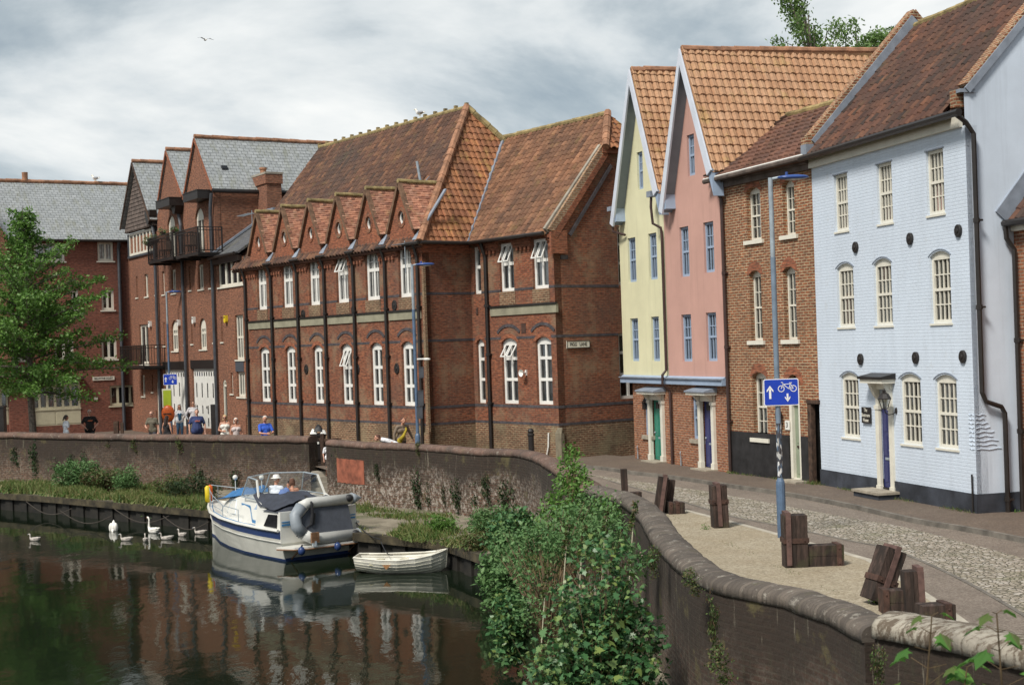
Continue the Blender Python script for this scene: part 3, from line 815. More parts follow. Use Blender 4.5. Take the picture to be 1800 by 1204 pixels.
# corbelled eaves
mb = MB()
EB = 7.62
for k, (zz, pr) in enumerate(((EB, 0.05), (EB + 0.10, 0.10), (EB + 0.20, 0.16))):
 bl_ = [(a - 0.02, b + 0.02) for a, b, z0, z1 in ups]
 bands(mb, 0, LM, zz, zz + 0.10, 0, bl_, proud=pr, dep=0.02)
 mb.box(LM, LM + pr, -pr, WO - pr, zz, zz + 0.10)
 bands(mb, W0x + pr, W1x + 0.0, zz, zz + 0.10, WO, [(a - 0.02, b + 0.02) for a, b, _, _ in wu], proud=pr, dep=0.02)
x = 0.1
while x < W1x - 0.1:                         # dentils
 y_ = 0 if x < LM else WO
 bl_ = ups if x < LM else wu
 if not any(a - 0.15 < x < b + 0.05 for a, b, _, _ in bl_) and not (LM - 0.2 < x < LM + 0.2): mb.box(x, x + 0.11, y_ - 0.09, y_ + 0.02, EB - 0.12, EB - 0.001)
 x += 0.24
mb.box(0, LM + 0.16, -0.165, 0.0, EB + 0.30, EV - 0.06)
mb.box(LM, LM + 0.165, 0.0, WO - 0.16, EB + 0.30, EV - 0.06)
mb.box(W0x + 0.166, W1x, WO - 0.165, WO, EB + 0.30, EV - 0.06)
mb.build('corbelled_eaves', M['brick_arch'], school)
# the big roofs
RW = 4.5; RZ = 13.75; RS = LM - 3.3
school_roof = pantile('roof', school, (-0.6, -0.28, EV - 0.08), (LM + 0.32, -0.28, EV - 0.08), (-0.6, RW, RZ), (RS, RW, RZ), M['roof_old'], 0.25, 0.29, 0.080, 0.022)
pantile('hip_roof', school, (LM + 0.32, -0.28, EV - 0.08), (LM + 0.32, 2 * RW + 0.28, EV - 0.08), (RS, RW, RZ), (RS, RW, RZ), M['roof_hip'], 0.27, 0.33, 0.045, 0.04)
WR, WZ = WO + 3.62, 12.5
zh = EV + 2.95
oh = WO + 2.38
def wz(o): return lerp(EV - 0.08, WZ, (o - WO + 0.28) / (WR - WO + 0.28))
zh = wz(oh) + 0.02
pantile('wing_roof', school, (LM - 3.0, WO - 0.28, EV - 0.08), (W1x - 0.10, WO - 0.28, EV - 0.08), (LM - 3.0, oh, wz(oh)), (W1x - 0.10, oh, wz(oh)), M['roof_wing'], 0.25, 0.29, 0.075, 0.03)
pantile('wing_roof', school, (LM - 3.0, oh, wz(oh)), (W1x + 0.14, oh, wz(oh)), (LM - 3.0, WR, WZ), (W1x - 1.1, WR, WZ), M['roof_wing'], 0.25, 0.29, 0.075, 0.03)
pantile('half_hip', school, (W1x + 0.22, oh, zh), (W1x + 0.22, 2 * WR - oh, zh), (W1x - 1.1, WR, WZ), (W1x - 1.1, WR, WZ), M['roof_hip'], 0.27, 0.30, 0.045, 0.04)
mb = MB()
slab(mb, [(-0.6, 2 * RW + 0.28, EV - 0.1), (LM + 0.3, 2 * RW + 0.28, EV - 0.1), (RS, RW, RZ - 0.03), (-0.6, RW, RZ - 0.03)], 0.1)
slab(mb, [(-0.6, -0.25, EV - 0.14), (LM + 0.3, -0.25, EV - 0.14), (RS, RW, RZ - 0.06), (-0.6, RW, RZ - 0.06)], 0.1)
slab(mb, [(LM - 2, 2 * WR - WO + 0.25, EV - 0.12), (W1x, 2 * WR - WO + 0.25, EV - 0.12), (W1x - 1.1, WR, WZ - 0.05), (LM - 2, WR, WZ - 0.05)], 0.1)
mb.build('roof_back', M['roof_brown'], school)
wall('end_wall', school, M['brick_school'], [(0, 0), (2 * RW, 0), (2 * RW, EV), (RW, RZ - 0.2), (0, EV)], rot=(0, 2 * RW, -PI / 2))
ridge('ridge_tiles', school, (-0.6, RW, RZ + 0.05), (RS, RW, RZ + 0.05), M['ridge_moss'], 0.095, 0.42, knob=0.74)
ridge('hip_tiles', school, (LM + 0.34, -0.30, EV), (RS, RW, RZ + 0.08), M['ridge_tile'], 0.15, 0.40)
ridge('hip_tiles', school, (LM - 0.6, 2 * RW - 1.1, EV + 1.6), (RS, RW, RZ + 0.08), M['ridge_moss'], 0.13, 0.40)
ridge('ridge_tiles', school, (LM - 2.6, WR, WZ + 0.04), (W1x - 1.1, WR, WZ + 0.04), M['ridge_moss'], 0.11, 0.5)
ridge('hip_tiles', school, (W1x + 0.2, oh - 0.02, zh), (W1x - 1.1, WR, WZ + 0.08), M['ridge_tile'], 0.14, 0.36)
mb = MB(); mb.beam((LM + 0.22, WO - 0.28, EV + 0.02), (LM - 2.45, WR - 0.1, WZ + 0.0), 0.16, 0.07); mb.build('valley_flashing', M['lead'], school)
# brick verge of the lane gable
mb = MB()
mb.beam((W1x - 0.08, WO - 0.25, EV + 0.05), (W1x - 0.08, oh, zh + 0.05), 0.13, 0.22); mb.build('mortar_fillet', M['concrete'], school)
mb = MB()
mb.beam((W1x + 0.03, WO - 0.15, EV + 0.02), (W1x + 0.03, oh + 0.02, zh + 0.0), 0.14, 0.24); mb.build('verge_bricks', M['buff_brick'], school)
mb = MB()
mb.beam((W1x + 0.05, WO + 0.0, EV - 0.18), (W1x + 0.05, oh + 0.1, zh - 0.2), 0.12, 0.20)
mb.box(W1x + 0.0, W1x + 0.10, WO - 0.16, WO + 0.55, EV - 0.75, EV + 0.05)
mb.box(W1x + 0.0, W1x + 0.14, oh - 0.1, 2 * WR - oh, zh - 0.2, zh - 0.03)
mb.build('kneeler', M['brick_arch'], school)
mb = MB(); mb.beam((W1x + 0.02, WO + 0.72, EV - 0.10), (W1x + 0.02, oh + 0.35, zh - 0.62), 0.10, 0.12)
mb.box(W1x + 0.0, W1x + 0.03, WO + 0.3, WO + 0.62, EV - 0.95, EV - 0.80); mb.build('raking_course', M['blue_brick'], school)
# dormers, one part each with its gable, oculus and plain-tiled roof
M['barge_brown'] = plain('barge_brown', (0.15, 0.085, 0.05), 0.85, 0.25, 5)
apx = [(448.7, 371), (491, 365), (538.7, 355), (587.5, 345), (643.7, 331), (701, 321)]
for i, q in enumerate(apx):
 ac = (ups[i][0] + ups[i][1]) / 2 + 0.02
 az = 10.36; hw = 0.86; fz = 8.68; x0, x1 = ac - hw, ac + hw
 d = wall('dormer', school, M['brick_arch'], [(x0, EV + 0.02), (x1, EV + 0.02), (x1, fz - 0.05), (ac, az - 0.18), (x0, fz - 0.05)],
    [[(ac + 0.20 * math.cos(t), 9.02 + 0.27 * math.sin(t)) for t in np.linspace(0, 2 * PI, 17)[:-1]]], y=-0.10, reveal=0.10, thick=0.35)
 mb = MB()
 for k in range(16):
  t0, t1 = 2 * PI * k / 16, 2 * PI * (k + 1) / 16
  mb.prism([(ac + r * math.cos(t), -0.125, 9.02 + r * 1.3 * math.sin(t)) for r, t in ((0.20, t0), (0.30, t0), (0.30, t1), (0.20, t1))], (0, 0.04, 0))
 mb.build('oculus_ring', M['brick_school'], d)
 mb = MB(); mb.lathe([(0.001, 0.03), (0.155, 0.03)], (ac, 0, 9.02), 16, 'y', (1, 1, 1.3)); mb.build('oculus_glass', M['dark_glass'], d)
 mb = MB(); mb.lathe([(0.14, 0.02), (0.14, -0.03), (0.20, -0.03), (0.20, 0.02)], (ac, 0, 9.02), 16, 'y', (1, 1, 1.3)); mb.build('oculus_frame', M['white'], d)
 om = lambda z: -0.28 + (z - EV + 0.08) / ((RZ - EV + 0.08) / (RW + 0.28))
 mb = MB()
 mb.beam((x0 - 0.08, -0.14, fz - 0.2), (ac, -0.14, az - 0.06), 0.16, 0.12, side=(0, 1, 0)); mb.beam((x1 + 0.08, -0.14, fz - 0.2), (ac, -0.14, az - 0.06), 0.16, 0.12, side=(0, 1, 0))
 mb.build('barge_board', M['barge_brown'], d)
 pantile('dormer_roof', d, (x1 + 0.14, -0.20, fz - 0.16), (x1 + 0.14, om(fz - 0.16) + 0.05, fz - 0.16), (ac, -0.20, az), (ac, om(az) + 0.05, az), M['roof_plain'], 0.17, 0.105, 0.004, 0.014, seg=2)
 pantile('dormer_roof', d, (x0 - 0.14, om(fz - 0.16) + 0.05, fz - 0.16), (x0 - 0.14, -0.20, fz - 0.16), (ac, om(az) + 0.05, az), (ac, -0.20, az), M['roof_plain'], 0.17, 0.105, 0.004, 0.014, seg=2)
 ridge('dormer_ridge', d, (ac, -0.2, az + 0.02), (ac, om(az), az + 0.02), M['ridge_moss'], 0.085, 0.35)
 mb = MB()
 for x in (x0, x1): mb.box(x - 0.03, x + 0.03, 0.25, om(fz) + 0.02, EV - 0.2, fz - 0.1)
 mb.build('lead_cheek', M['lead'], d)
 mb = MB(); mb.prism([(x1 + 0.04, -0.20, 8.06), (x1 + 0.42, -0.20, 8.06), (x1 + 0.12, 0.25, 8.62), (x1 + 0.04, 0.25, 8.62)], (0, -0.04, 0.05)); mb.build('lead_apron', M['lead'], d)
 if i == 5: mb = MB(); mb.beam((x1 + 0.25, -0.1, EV + 0.25), (x1 + 0.30, 1.15, EV + 2.0), 0.16, 0.05); mb.build('lead_flashing', M['lead'], d)
 # white fascia either side of the dormer
mb = MB()
bl_ = [(a - 0.12, b + 0.12) for a, b, _, _ in ups]
bands(mb, 0.1, LM + 0.2, EV - 0.055, EV + 0.005, -0.17, bl_, proud=0.02, dep=0.0)
mb.box(W0x + 0.2, W1x - 0.12, WO - 0.20, WO - 0.172, EV - 0.055, EV + 0.03)
mb.build('fascia', M['white'], school)
mb = MB()
mb.tube([(x_, -0.36, EV - 0.03) for x_ in (LM - 0.75, LM + 0.36)] , 0.07, 8)
mb.tube([(LM + 0.42, -0.3, EV - 0.03), (LM + 0.42, WO - 0.3, EV - 0.03)], 0.07, 8)
mb.tube([(LM + 0.35, WO - 0.36, EV - 0.03), (W1x - 0.1, WO - 0.36, EV - 0.03)], 0.07, 8)
for a, b in zip(ups[:-1], ups[1:]): mb.tube([(a[1] + 0.35, -0.30, EV - 0.02), (b[0] - 0.35, -0.30, EV - 0.02)], 0.06, 8)
mb.build('gutter', M['pipe'], school)
for x in sp:
 x = min(x, LM - 0.22)
 o = pipe('drainpipe', school, [(x, -0.24, EV - 0.05), (x, -0.10, EV - 0.55), (x, -0.10, 0.0)], 0.062, M['pipe'], brackets=1.8)
xw = LM + hs(FW2, 861, 600)
pipe('drainpipe', school, [(xw, WO - 0.30, EV - 0.05), (xw, WO - 0.10, EV - 0.6), (xw, WO - 0.10, 0.0)], 0.07, M['pipe'], brackets=1.8)
for (x, y) in ((533.4, 553), (622, 545), (693.7, 537), (481.9, 652.8), (538.8, 649.3), (628.6, 648.8), (698, 648)):
 s_, z_ = FS.hit(x, y); disc('tie_plate', school, s_, z_, 0.17, M['black'], el=1.2)
s_, z_ = FW2.hit(839, 546)
mb = MB(); mb.box(LM + 0.3, LM + 0.42, WO - 0.03, WO, z_ - 0.15, z_ + 0.1); s_, z_ = FW2.hit(921, 577); mb.box(LM + s_ - 0.15, LM + s_ + 0.12, WO - 0.01, WO, z_ - 0.18, z_ + 0.18); mb.build('air_brick', M['rust'], school)
mb = MB(); mb.box(W1x - 0.14, W1x + 0.2, WO - 0.08, WO + 0.06, 0, 1.0); mb.prism([(W1x - 0.14, WO - 0.08, 1.0), (W1x + 0.2, WO - 0.08, 1.0), (W1x + 0.15, WO - 0.0, 1.2), (W1x - 0.08, WO, 1.2)], (0, 0.04, 0)); mb.build('corner_stone', M['stone_dull'], school)
mb = MB(); mb.box(LM - 0.3, LM + 0.14, -0.06, 0.0, 0, 1.0); mb.prism([(LM - 0.02, -0.06, 1.0), (LM + 0.16, -0.06, 1.0), (LM + 0.14, -0.06, 7.3), (LM + 0.04, -0.06, 7.3)], (0, 0.1, 0)); mb.build('corner_pier', M['brick_base'], school)
pipe('overflow_pipe', school, [(W1x - 0.55, WO - 0.05, 1.0), (W1x - 0.58, WO - 0.06, 0.5), (W1x - 0.75, WO - 0.06, 0.02)], 0.028, M['white'])
# zinc vent on the roof
s_, z_ = 9.0, 0
vx = hs(FS, 736, 290, 1.6); slope = (RZ - EV + 0.08) / (RW + 0.28); vo = 1.7; vz = EV - 0.08 + (vo + 0.28) * slope
mb = MB(); mb.tube([(vx, vo, vz), (vx - 0.12, vo - 0.1, vz + 1.05)], 0.055, 8); mb.build('roof_vent', M['steel'], school)
mb = MB(); mb.prism([(vx - 0.3, vo - 0.42, vz - 0.45), (vx + 0.18, vo + 0.1, vz + 0.2), (vx + 0.22, vo + 0.28, vz + 0.42), (vx + 0.05, vo + 0.02, vz + 0.10)], (0, -0.03, 0.05)); mb.build('vent_flashing', M['lead'], school)
# aerials
def aerial(par, x, y, z, h, n=7, w=0.5):
 mb = MB(); mb.tube([(x, y, z), (x, y, z + h)], 0.018, 6); mb.tube([(x - w, y - 0.1, z + h * 0.9), (x + w * 0.3, y - 0.1, z + h * 0.9)], 0.012, 5)
 for k in range(n): mb.tube([(x - w + k * w * 1.2 / n, y - 0.25, z + h * 0.9), (x - w + k * w * 1.2 / n, y + 0.1, z + h * 0.9)], 0.008, 4)
 return mb.build('aerial', M['steel'], par)
aerial(school, ups[5][1] + 0.15, -0.35, EV - 1.1, 1.2); aerial(school, LM + wu[2][1] * 0 + W1x - 0.75, WO - 0.35, EV - 1.4, 1.5)
# lane name plate and horn speaker
def plate(name, F, px0, py0, px1, py1, label, cat, txt, tsize, bmat, tmat, rzplus=0, inset=0.012, squeeze=1.0):
 s0, z1 = F.hit(px0, py0); s1, z0 = F.hit(px1, py1)
 w, h = s1 - s0, abs(z1 - z0)
 c = F.world((s0 + s1) / 2, -0.03, (z0 + z1) / 2)
 o = empty(name, c, F.rz, label, cat)
 mb = MB(); mb.prism([(x, -0.012, z) for x, z in ((-w / 2, -h / 2), (w / 2, -h / 2), (w / 2, h / 2), (-w / 2, h / 2))], (0, 0.03, 0)); mb.build('panel', bmat, o)
 lines = txt if isinstance(txt, list) else [txt]
 for k, l in enumerate(lines):
  text_mesh(l, tsize, tmat, o, (0, -0.016, ((len(lines) - 1) / 2 - k) * h / max(1, len(lines)) * 0.85), (PI / 2, 0, 0), squeeze=squeeze)
 return o, w, h
pl, w_, h_ = plate('street_sign', FG, 995, 599.5, 1035.8, 611, 'white street name plate reading PIGG LANE on the brick corner', 'sign', 'PIGG   LANE', 0.17, M['cream'], M['text_black'], squeeze=0.82)
mb = MB()
for a, b, c, d in ((-w_/2, w_/2, h_/2 - 0.02, h_/2), (-w_/2, w_/2, -h_/2, -h_/2 + 0.02), (-w_/2, -w_/2 + 0.02, -h_/2, h_/2), (w_/2 - 0.02, w_/2, -h_/2, h_/2)): mb.box(a, b, -0.022, -0.014, c, d)
mb.build('border', M['text_black'], pl)
s_, z_ = FW2.hit(926, 655)
c = FW2.world(s_, 0, z_)
hs_ = empty('horn_speaker', c, FW2.rz, 'small white horn loudspeaker on the brick wing between two lower windows', 'loudspeaker')
mb = MB(); mb.lathe([(0.03, 0.0), (0.035, -0.12), (0.06, -0.16), (0.13, -0.26), (0.135, -0.27), (0.11, -0.25), (0.02, -0.14)], (0, 0, 0), 14, 'y'); mb.build('horn', M['white'], hs_)
mb = MB(); mb.box(-0.03, 0.03, -0.06, 0.0, -0.10, 0.10); mb.build('bracket', M['white'], hs_)
# ------------------------------------------------------------------ 2. pink and yellow gabled houses
def gable_house(name, F, wd, label, matw, apex, eaveR, eaveL, rects, attic, gwin, door, doormat, xl, dep, slope_r, pipeR=True):
 o = empty(name, (F.A.x, F.A.y, 0), F.rz, label, 'house')
 x0, x1 = 0.0, wd
 (ax, az) = apex
 jz0, jz1 = 2.70, 2.93
 def rz_(r): a, b, c, d = r; return a, b, c, d
 hs_up = [hole(*rect(F, q)) for q in rects] + [hole(*rect(F, attic))]
 J = -0.10
 zr, zl = eaveR - 0.12, eaveL - 0.12
 wall('wall', o, matw, [(xl, jz1), (x1, jz1), (x1, zr), (ax, az - 0.35), (xl, zl)], hs_up, y=J)
 gr = rect(F, gwin); dr = rect(F, door)
 gh_ = [hole(*gr), hole(dr[0] + 0.12, dr[1] - 0.12, 0.12, dr[3] - 0.2)]
 wall('brick_wall', o, M['brick_new'], [(x0, -0.1), (x1, -0.1), (x1, jz0 + 0.05), (x0, jz0 + 0.05)], gh_, y=0.0)
 mb = MB(); mb.box(xl - 0.05, x1, -0.22, 0.1, jz0, jz1 - 0.06); mb.prism([(xl - 0.05, -0.24, jz1 - 0.06), (xl - 0.05, 0.0, jz1 - 0.06), (xl - 0.05, 0.0, jz1 + 0.10)], (x1 - xl + 0.05, 0, 0)); mb.build('cornice', M['grey_blue'], o)
 mb = MB(); mb.box(xl - 0.06, x1 + 0.0, -0.27, -0.10, jz1 - 0.06, jz1 - 0.02); mb.build('cornice_flashing', M['lead'], o)
 for q in rects + [attic]:
  r = rect(F, q)
  window(o, *r, y=J + 0.07, cols=1, tiers=(0.5,), fm='grey_blue', fo=0.075, rr=0.07, bars=(3, (1, 2), 0.028), back=random.choice(('net', 'curtains', 'curtains')), sill=(0.03, 0.02, 0.06))
 window(o, *gr, y=0.09, cols=1, tiers=(0.5,), fm='grey_blue', fo=0.08, rr=0.07, bars=(3, (1, 2), 0.03), back='net', sill=(0.10, 0.06, 0.13), sillmat='stone')
 # doorcase
 dx0, dx1, dz1 = dr[0], dr[1], dr[3]
 dc = MB()
 for x in (dx0, dx1 - 0.17):
  dc.box(x, x + 0.17, -0.09, 0.02, 0.10, dz1 - 0.32); dc.box(x - 0.02, x + 0.19, -0.12, 0.02, 0.10, 0.32); dc.box(x - 0.02, x + 0.19, -0.12, 0.02, dz1 - 0.42, dz1 - 0.32)
  dc.prism([(x + 0.02, -0.09, dz1 - 0.32), (x + 0.02, -0.30, dz1 - 0.10), (x + 0.02, -0.09, dz1 - 0.10)], (0.13, 0, 0))
 dc.box(dx0, dx1, -0.07, 0.02, dz1 - 0.31, dz1 - 0.10)
 dc.box(dx0 - 0.12, dx1 + 0.12, -0.42, 0.03, dz1 - 0.10, dz1 - 0.02)
 dco = dc.build('doorcase', M['cream'], o)
 mb = MB(); mb.prism([(dx0 - 0.15, -0.46, dz1 - 0.02), (dx0 - 0.15, -0.46, dz1 + 0.02), (dx0 - 0.15, 0, dz1 + 0.13), (dx0 - 0.15, 0.0, dz1 - 0.02)], (dx1 - dx0 + 0.3, 0, 0)); mb.build('lead_hood', M['lead'], dco)
 d0, d1, dt = dx0 + 0.16, dx1 - 0.16, dz1 - 0.32
 dm = MB(); dm.box(d0, d1, 0.08, 0.12, 0.16, dt)
 for k in range(2):
  for j, (a, b) in enumerate(((0.25, 0.85), (0.95, 1.65))):
   xa = lerp(d0, d1, 0.12 + 0.42 * k); dm.box(xa, xa + (d1 - d0) * 0.32, 0.066, 0.085, a, min(b, dt - 0.3))
 do = dm.build('door', M[doormat], o)
 mb = MB(); mb.box(lerp(d0, d1, 0.2), lerp(d0, d1, 0.8), 0.07, 0.085, dt - 0.28, dt - 0.06); mb.build('door_light', M['dark_glass'], do)
 mb = MB(); mb.ball((d0 + 0.1, 0.05, 1.05), 0.035, 8, 5); mb.box((d0 + d1) / 2 - 0.12, (d0 + d1) / 2 + 0.12, 0.07, 0.08, 0.85, 0.91); mb.build('handle', M['steel'], do)
 mb = MB(); mb.box(dx0 + 0.05, dx1 + 0.05, -0.42, 0.12, 0.0, 0.14); mb.build('doorstep', M['stone'], o)
 # roof and barge boards; the verge stands out over the front
 OV = -0.45
 fr = F.hit(*gable_px[name][1], OV); fl = F.hit(*gable_px[name][2], OV); ap = F.hit(*gable_px[name][0], OV)
 A = (ap[0], OV, ap[1]); Rf = (fr[0], OV, fr[1]); Lf = (fl[0], OV, fl[1])
 def off(p, y): return (p[0], y, p[2])
 bb = MB()
 for q in (Rf, Lf):
  v = Vector((A[0] - q[0], 0, A[2] - q[2])).normalized()
  nrm = Vector((v.z, 0, -v.x)) * (1 if q is Rf else -1)
  p0, p1 = Vector(q), Vector(A)
  inn = -nrm * 0.24
  bb.prism([p0 + nrm * 0.03, p1 + Vector((0, 0, 0.05)), p1 + Vector((0, 0, -0.46)), p0 + inn + Vector((0, 0, -0.02))], (0, -0.06, 0))
 bbo = bb.build('barge_board', M['barge'], o)
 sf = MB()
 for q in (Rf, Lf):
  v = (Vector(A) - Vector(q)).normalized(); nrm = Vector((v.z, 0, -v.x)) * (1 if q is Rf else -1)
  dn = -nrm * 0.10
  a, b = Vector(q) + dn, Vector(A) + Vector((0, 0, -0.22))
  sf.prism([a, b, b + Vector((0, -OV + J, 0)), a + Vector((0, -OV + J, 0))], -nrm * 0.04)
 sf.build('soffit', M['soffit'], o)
 ft = MB()                                   # boxed feet of the verge
 ft.prism([(Lf[0] + 0.02, OV + 0.005, Lf[2]), (Lf[0] + 0.40, OV + 0.005, Lf[2] + 0.05), (Lf[0] + 0.36, OV + 0.005, Lf[2] + 0.5)], (0, -OV + J, 0))
 ft.prism([(Rf[0] - 0.02, OV + 0.005, Rf[2] + 0.05), (Rf[0] + 0.05, OV + 0.005, Rf[2] - 0.75), (Rf[0] - 0.38, OV + 0.005, Rf[2] + 0.25)], (0, -OV + J, 0))
 ft.build('boxed_eave', M['grey_blue'], o)
 pantile('roof', o, (Rf[0] + 0.02, OV + 0.03, Rf[2]), (Rf[0] + 0.02, dep, Rf[2]), (A[0], OV + 0.03, A[2]), (A[0], dep, A[2] + 0.3), M['roof_orange'], 0.24, 0.30, 0.045, 0.042, smooth=False)
 mb = MB(); slab(mb, [(Rf[0], OV + 0.03, Rf[2] - 0.05), (Rf[0], dep, Rf[2] - 0.05), (A[0], dep, A[2] + 0.25), (A[0], OV + 0.03, A[2] - 0.05)], 0.06)
 slab(mb, [(A[0], OV + 0.03, A[2]), (A[0], dep, A[2] + 0.28), (Lf[0], dep, Lf[2]), (Lf[0], OV + 0.03, Lf[2])], 0.10)
 mb.build('roof_back', M['roof_orange'], o)
 ridge('ridge_tiles', o, (A[0], OV + 0.05, A[2] + 0.03), (A[0], dep, A[2] + 0.33), M['ridge_tile'], 0.12, 0.45)
 wall('side_wall', o, matw, [(0, 2.8), (dep - 0.4, 2.8), (dep - 0.4, fl[1]), (0, fl[1])], rot=(xl + 0.02, dep - 0.4, -PI / 2), thick=0.1)
 wall('side_wall', o, M['brick_new'], [(0, 0), (dep - 0.4, 0), (dep - 0.4, 2.8), (0, 2.8)], rot=(0.02, dep - 0.4, -PI / 2), thick=0.1)
 wall('side_wall', o, matw, [(0, 0), (dep - 0.4, 0), (dep - 0.4, fr[1] - 0.1), (0, fr[1] - 0.1)], rot=(wd, 0, PI / 2), thick=0.1)
 return o, (ap, fr, fl)
gable_px = {'pink_house': ((1196, 89), (1251, 300), (1161, 372)), 'yellow_house': ((1107.5, 125), (1156, 337), (1075, 394))}
pinkA = FP.hit(1196, 89, -0.45)
yelA = FY.hit(1107.5, 125, -0.45)
pink, pk = gable_house('pink_house', FP, 3.84, 'tall narrow pink rendered house with steep gable, orange pantiles and navy door', M['render_pink'],
 (pinkA[0], pinkA[1]), 9.05, 8.3,
 [((1199, 400.5), (1217.6, 485.3)), ((1241, 392), (1261.6, 477.7)), ((1202.3, 553.3), (1222.2, 635.3)), ((1245.5, 549.9), (1266.5, 634.6))],
 ((1212, 239), (1227, 307.5)), ((1214.5, 697.4), (1232.6, 773)), ((1229, 687), (1261, 818)), 'door_navy', 0.0, 10.0, 1)
yellow, yl = gable_house('yellow_house', FY, 3.09, 'tall narrow pale yellow house with steep gable and green door beside the lane', M['render_yellow'],
 (yelA[0], yelA[1]), 8.85, 8.25,
 [((1107.5, 419.5), (1123.8, 495)), ((1144, 411.5), (1161, 490.6)), ((1112.3, 560), (1128.4, 634.6)), ((1149, 557), (1165.3, 634.6))],
 ((1123.8, 269), (1135.8, 331.8)), ((1130.4, 694.6), (1145.8, 766)), ((1141, 686), (1171, 808)), 'door_green', -0.50, 10.0, 1)
# rainwater pipes of the pair
xb = 3.09 - 0.03
pipe('drainpipe', yellow, [(xb - 0.18, -0.42, 8.75), (xb - 0.16, -0.45, 8.45), (xb - 0.12, -0.42, 7.9), (xb + 0.0, -0.20, 7.75), (xb + 0.02, -0.18, 7.5), (xb + 0.02, -0.18, 3.15), (xb + 0.02, -0.32, 3.0), (xb + 0.02, -0.33, 2.7), (xb + 0.04, -0.08, 2.45), (xb + 0.04, -0.08, 0.05)], 0.045, M['pipe_brown'])
mb = MB(); mb.box(xb - 0.33, xb - 0.02, -0.52, -0.30, 8.76, 8.95); mb.build('rainwater_head', M['lead'], yellow)
lfx, lfz = yl[2]
pipe('drainpipe', yellow, [(lfx - 0.05, -0.40, lfz + 0.45), (lfx - 0.03, -0.40, lfz - 0.25), (lfx + 0.5, -0.18, lfz - 0.42)], 0.045, M['pipe_brown'])
mb = MB(); mb.box(lfx - 0.2, lfx + 0.12, -0.52, -0.28, lfz + 0.45, lfz + 0.6); mb.build('rainwater_head', M['lead'], yellow)
for F_, o_, px_ in ((FY, yellow, 1124), (FP, pink, 1200)):
 s_ = F_.hit(px_, 800)[0]
 for nm in ('boot_scraper',):
  pass
# lantern by the green door
s_, z_ = FY.hit(1139, 712)
lt = empty('wall_lantern', FY.world(s_, -0.12, z_), FY.rz, 'little black wall lantern beside the green door of the yellow house', 'lamp')
mb = MB(); mb.box(-0.07, 0.07, -0.07, 0.07, -0.14, -0.12); mb.box(-0.08, 0.08, -0.08, 0.08, 0.12, 0.14); mb.lathe([(0.08, 0.14), (0.03, 0.22), (0.001, 0.26)], (0, 0, 0), 4)
for sx in (-0.06, 0.06):
 for sy in (-0.06, 0.06): mb.box(sx - 0.008, sx + 0.008, sy - 0.008, sy + 0.008, -0.12, 0.12)
mb.box(-0.02, 0.02, 0.0, 0.12, 0.16, 0.2); mb.build('cage', M['black'], lt)
mb = MB(); mb.box(-0.05, 0.05, -0.05, 0.05, -0.11, 0.11); mb.build('lantern_glass', M['dark_glass'], lt)
# iron foot stays at the wall bottoms
for i, (F_, px_, lab) in enumerate(((FY, 1124.5, 'pale iron bracket at the foot of the yellow house wall'), (FP, 1200, 'pale iron bracket at the foot of the pink house wall'))):
 s_ = F_.hit(px_, 812)[0]
 b_ = empty('wall_bracket', F_.world(s_, -0.06, 0), F_.rz, lab, 'bracket', 'iron brackets at the house feet')
 mb = MB(); mb.tube([(0, 0, 0.0), (0, 0, 0.35), (0.02, -0.03, 0.50), (0, 0, 0.55)], [0.03, 0.018, 0.018, 0.012], 6); mb.build('bar', M['steel'], b_)
 mb = MB(); mb.box(-0.07, 0.07, -0.05, 0.05, 0.0, 0.10); mb.build('foot', M['steel'], b_)
# ------------------------------------------------------------------ 3. brown brick house
bh = empty('brown_brick_house', (FH.A.x, FH.A.y, 0), FH.rz, 'brown brick terraced house with tarred base and sage door between pink and blue', 'house')
LH = FH.len
tops = [((1310.8, 331), (1338.4, 422)), ((1374, 319), (1398.2, 409.5))]
mids = [((1316.3, 478), (1341, 598.7)), ((1375.6, 468.6), (1401.8, 596))]
gnd = ((1321.6, 654), (1350, 771))
rt = avgz([rect(FH, q) for q in tops]); rm = avgz([rect(FH, q) for q in mids]); rg = rect(FH, gnd)
dr = rect(FH, ((1384, 657), (1409.5, 833)))
dr = (dr[0], dr[1] + 0.0, 0.15, dr[3])
al = rect(FH, ((1424, 709), (1441, 855)))
PZ = 1.36
hh = [hole(*r, 0.13) for r in rt + rm] + [hole(*rg[:2], rg[2], rg[3], 0.13)]
wall('wall', bh, M['brick_house'], [(-0.1, PZ), (dr[0], PZ), (dr[0], dr[3] - 0.4)] + [(x, z) for x, z in arc_pts(dr[0], dr[1], dr[3] - 0.4, 0.38)[::-1]] + [(dr[1], PZ), (al[0], PZ), (al[0], al[3]), (LH + 0.05, al[3]), (LH + 0.05, 8.75), (-0.1, 8.75)], hh, reveal=0.2)
wall('tarred_plinth', bh, M['tar'], [(-0.02, -0.1), (dr[0] - 0.02, -0.1), (dr[0] - 0.02, PZ), (-0.02, PZ)], y=-0.025)
wall('tarred_plinth', bh, M['tar'], [(dr[1] + 0.03, -0.1), (al[0] - 0.02, -0.1), (al[0] - 0.02, PZ), (dr[1] + 0.03, PZ)], y=-0.025)
for r in rt + rm + [rg]:
 top = r in rt
 window(bh, *r, y=0.15, cols=1, tiers=(0.5,), rise=0.13, fm='cream', fo=0.06, rr=0.05, bars=(3, (2, 2), 0.022), back=random.choice(('curtains', 'net')), sill=(0.12, 0.07, 0.12), sillmat='cream')
mb = MB()
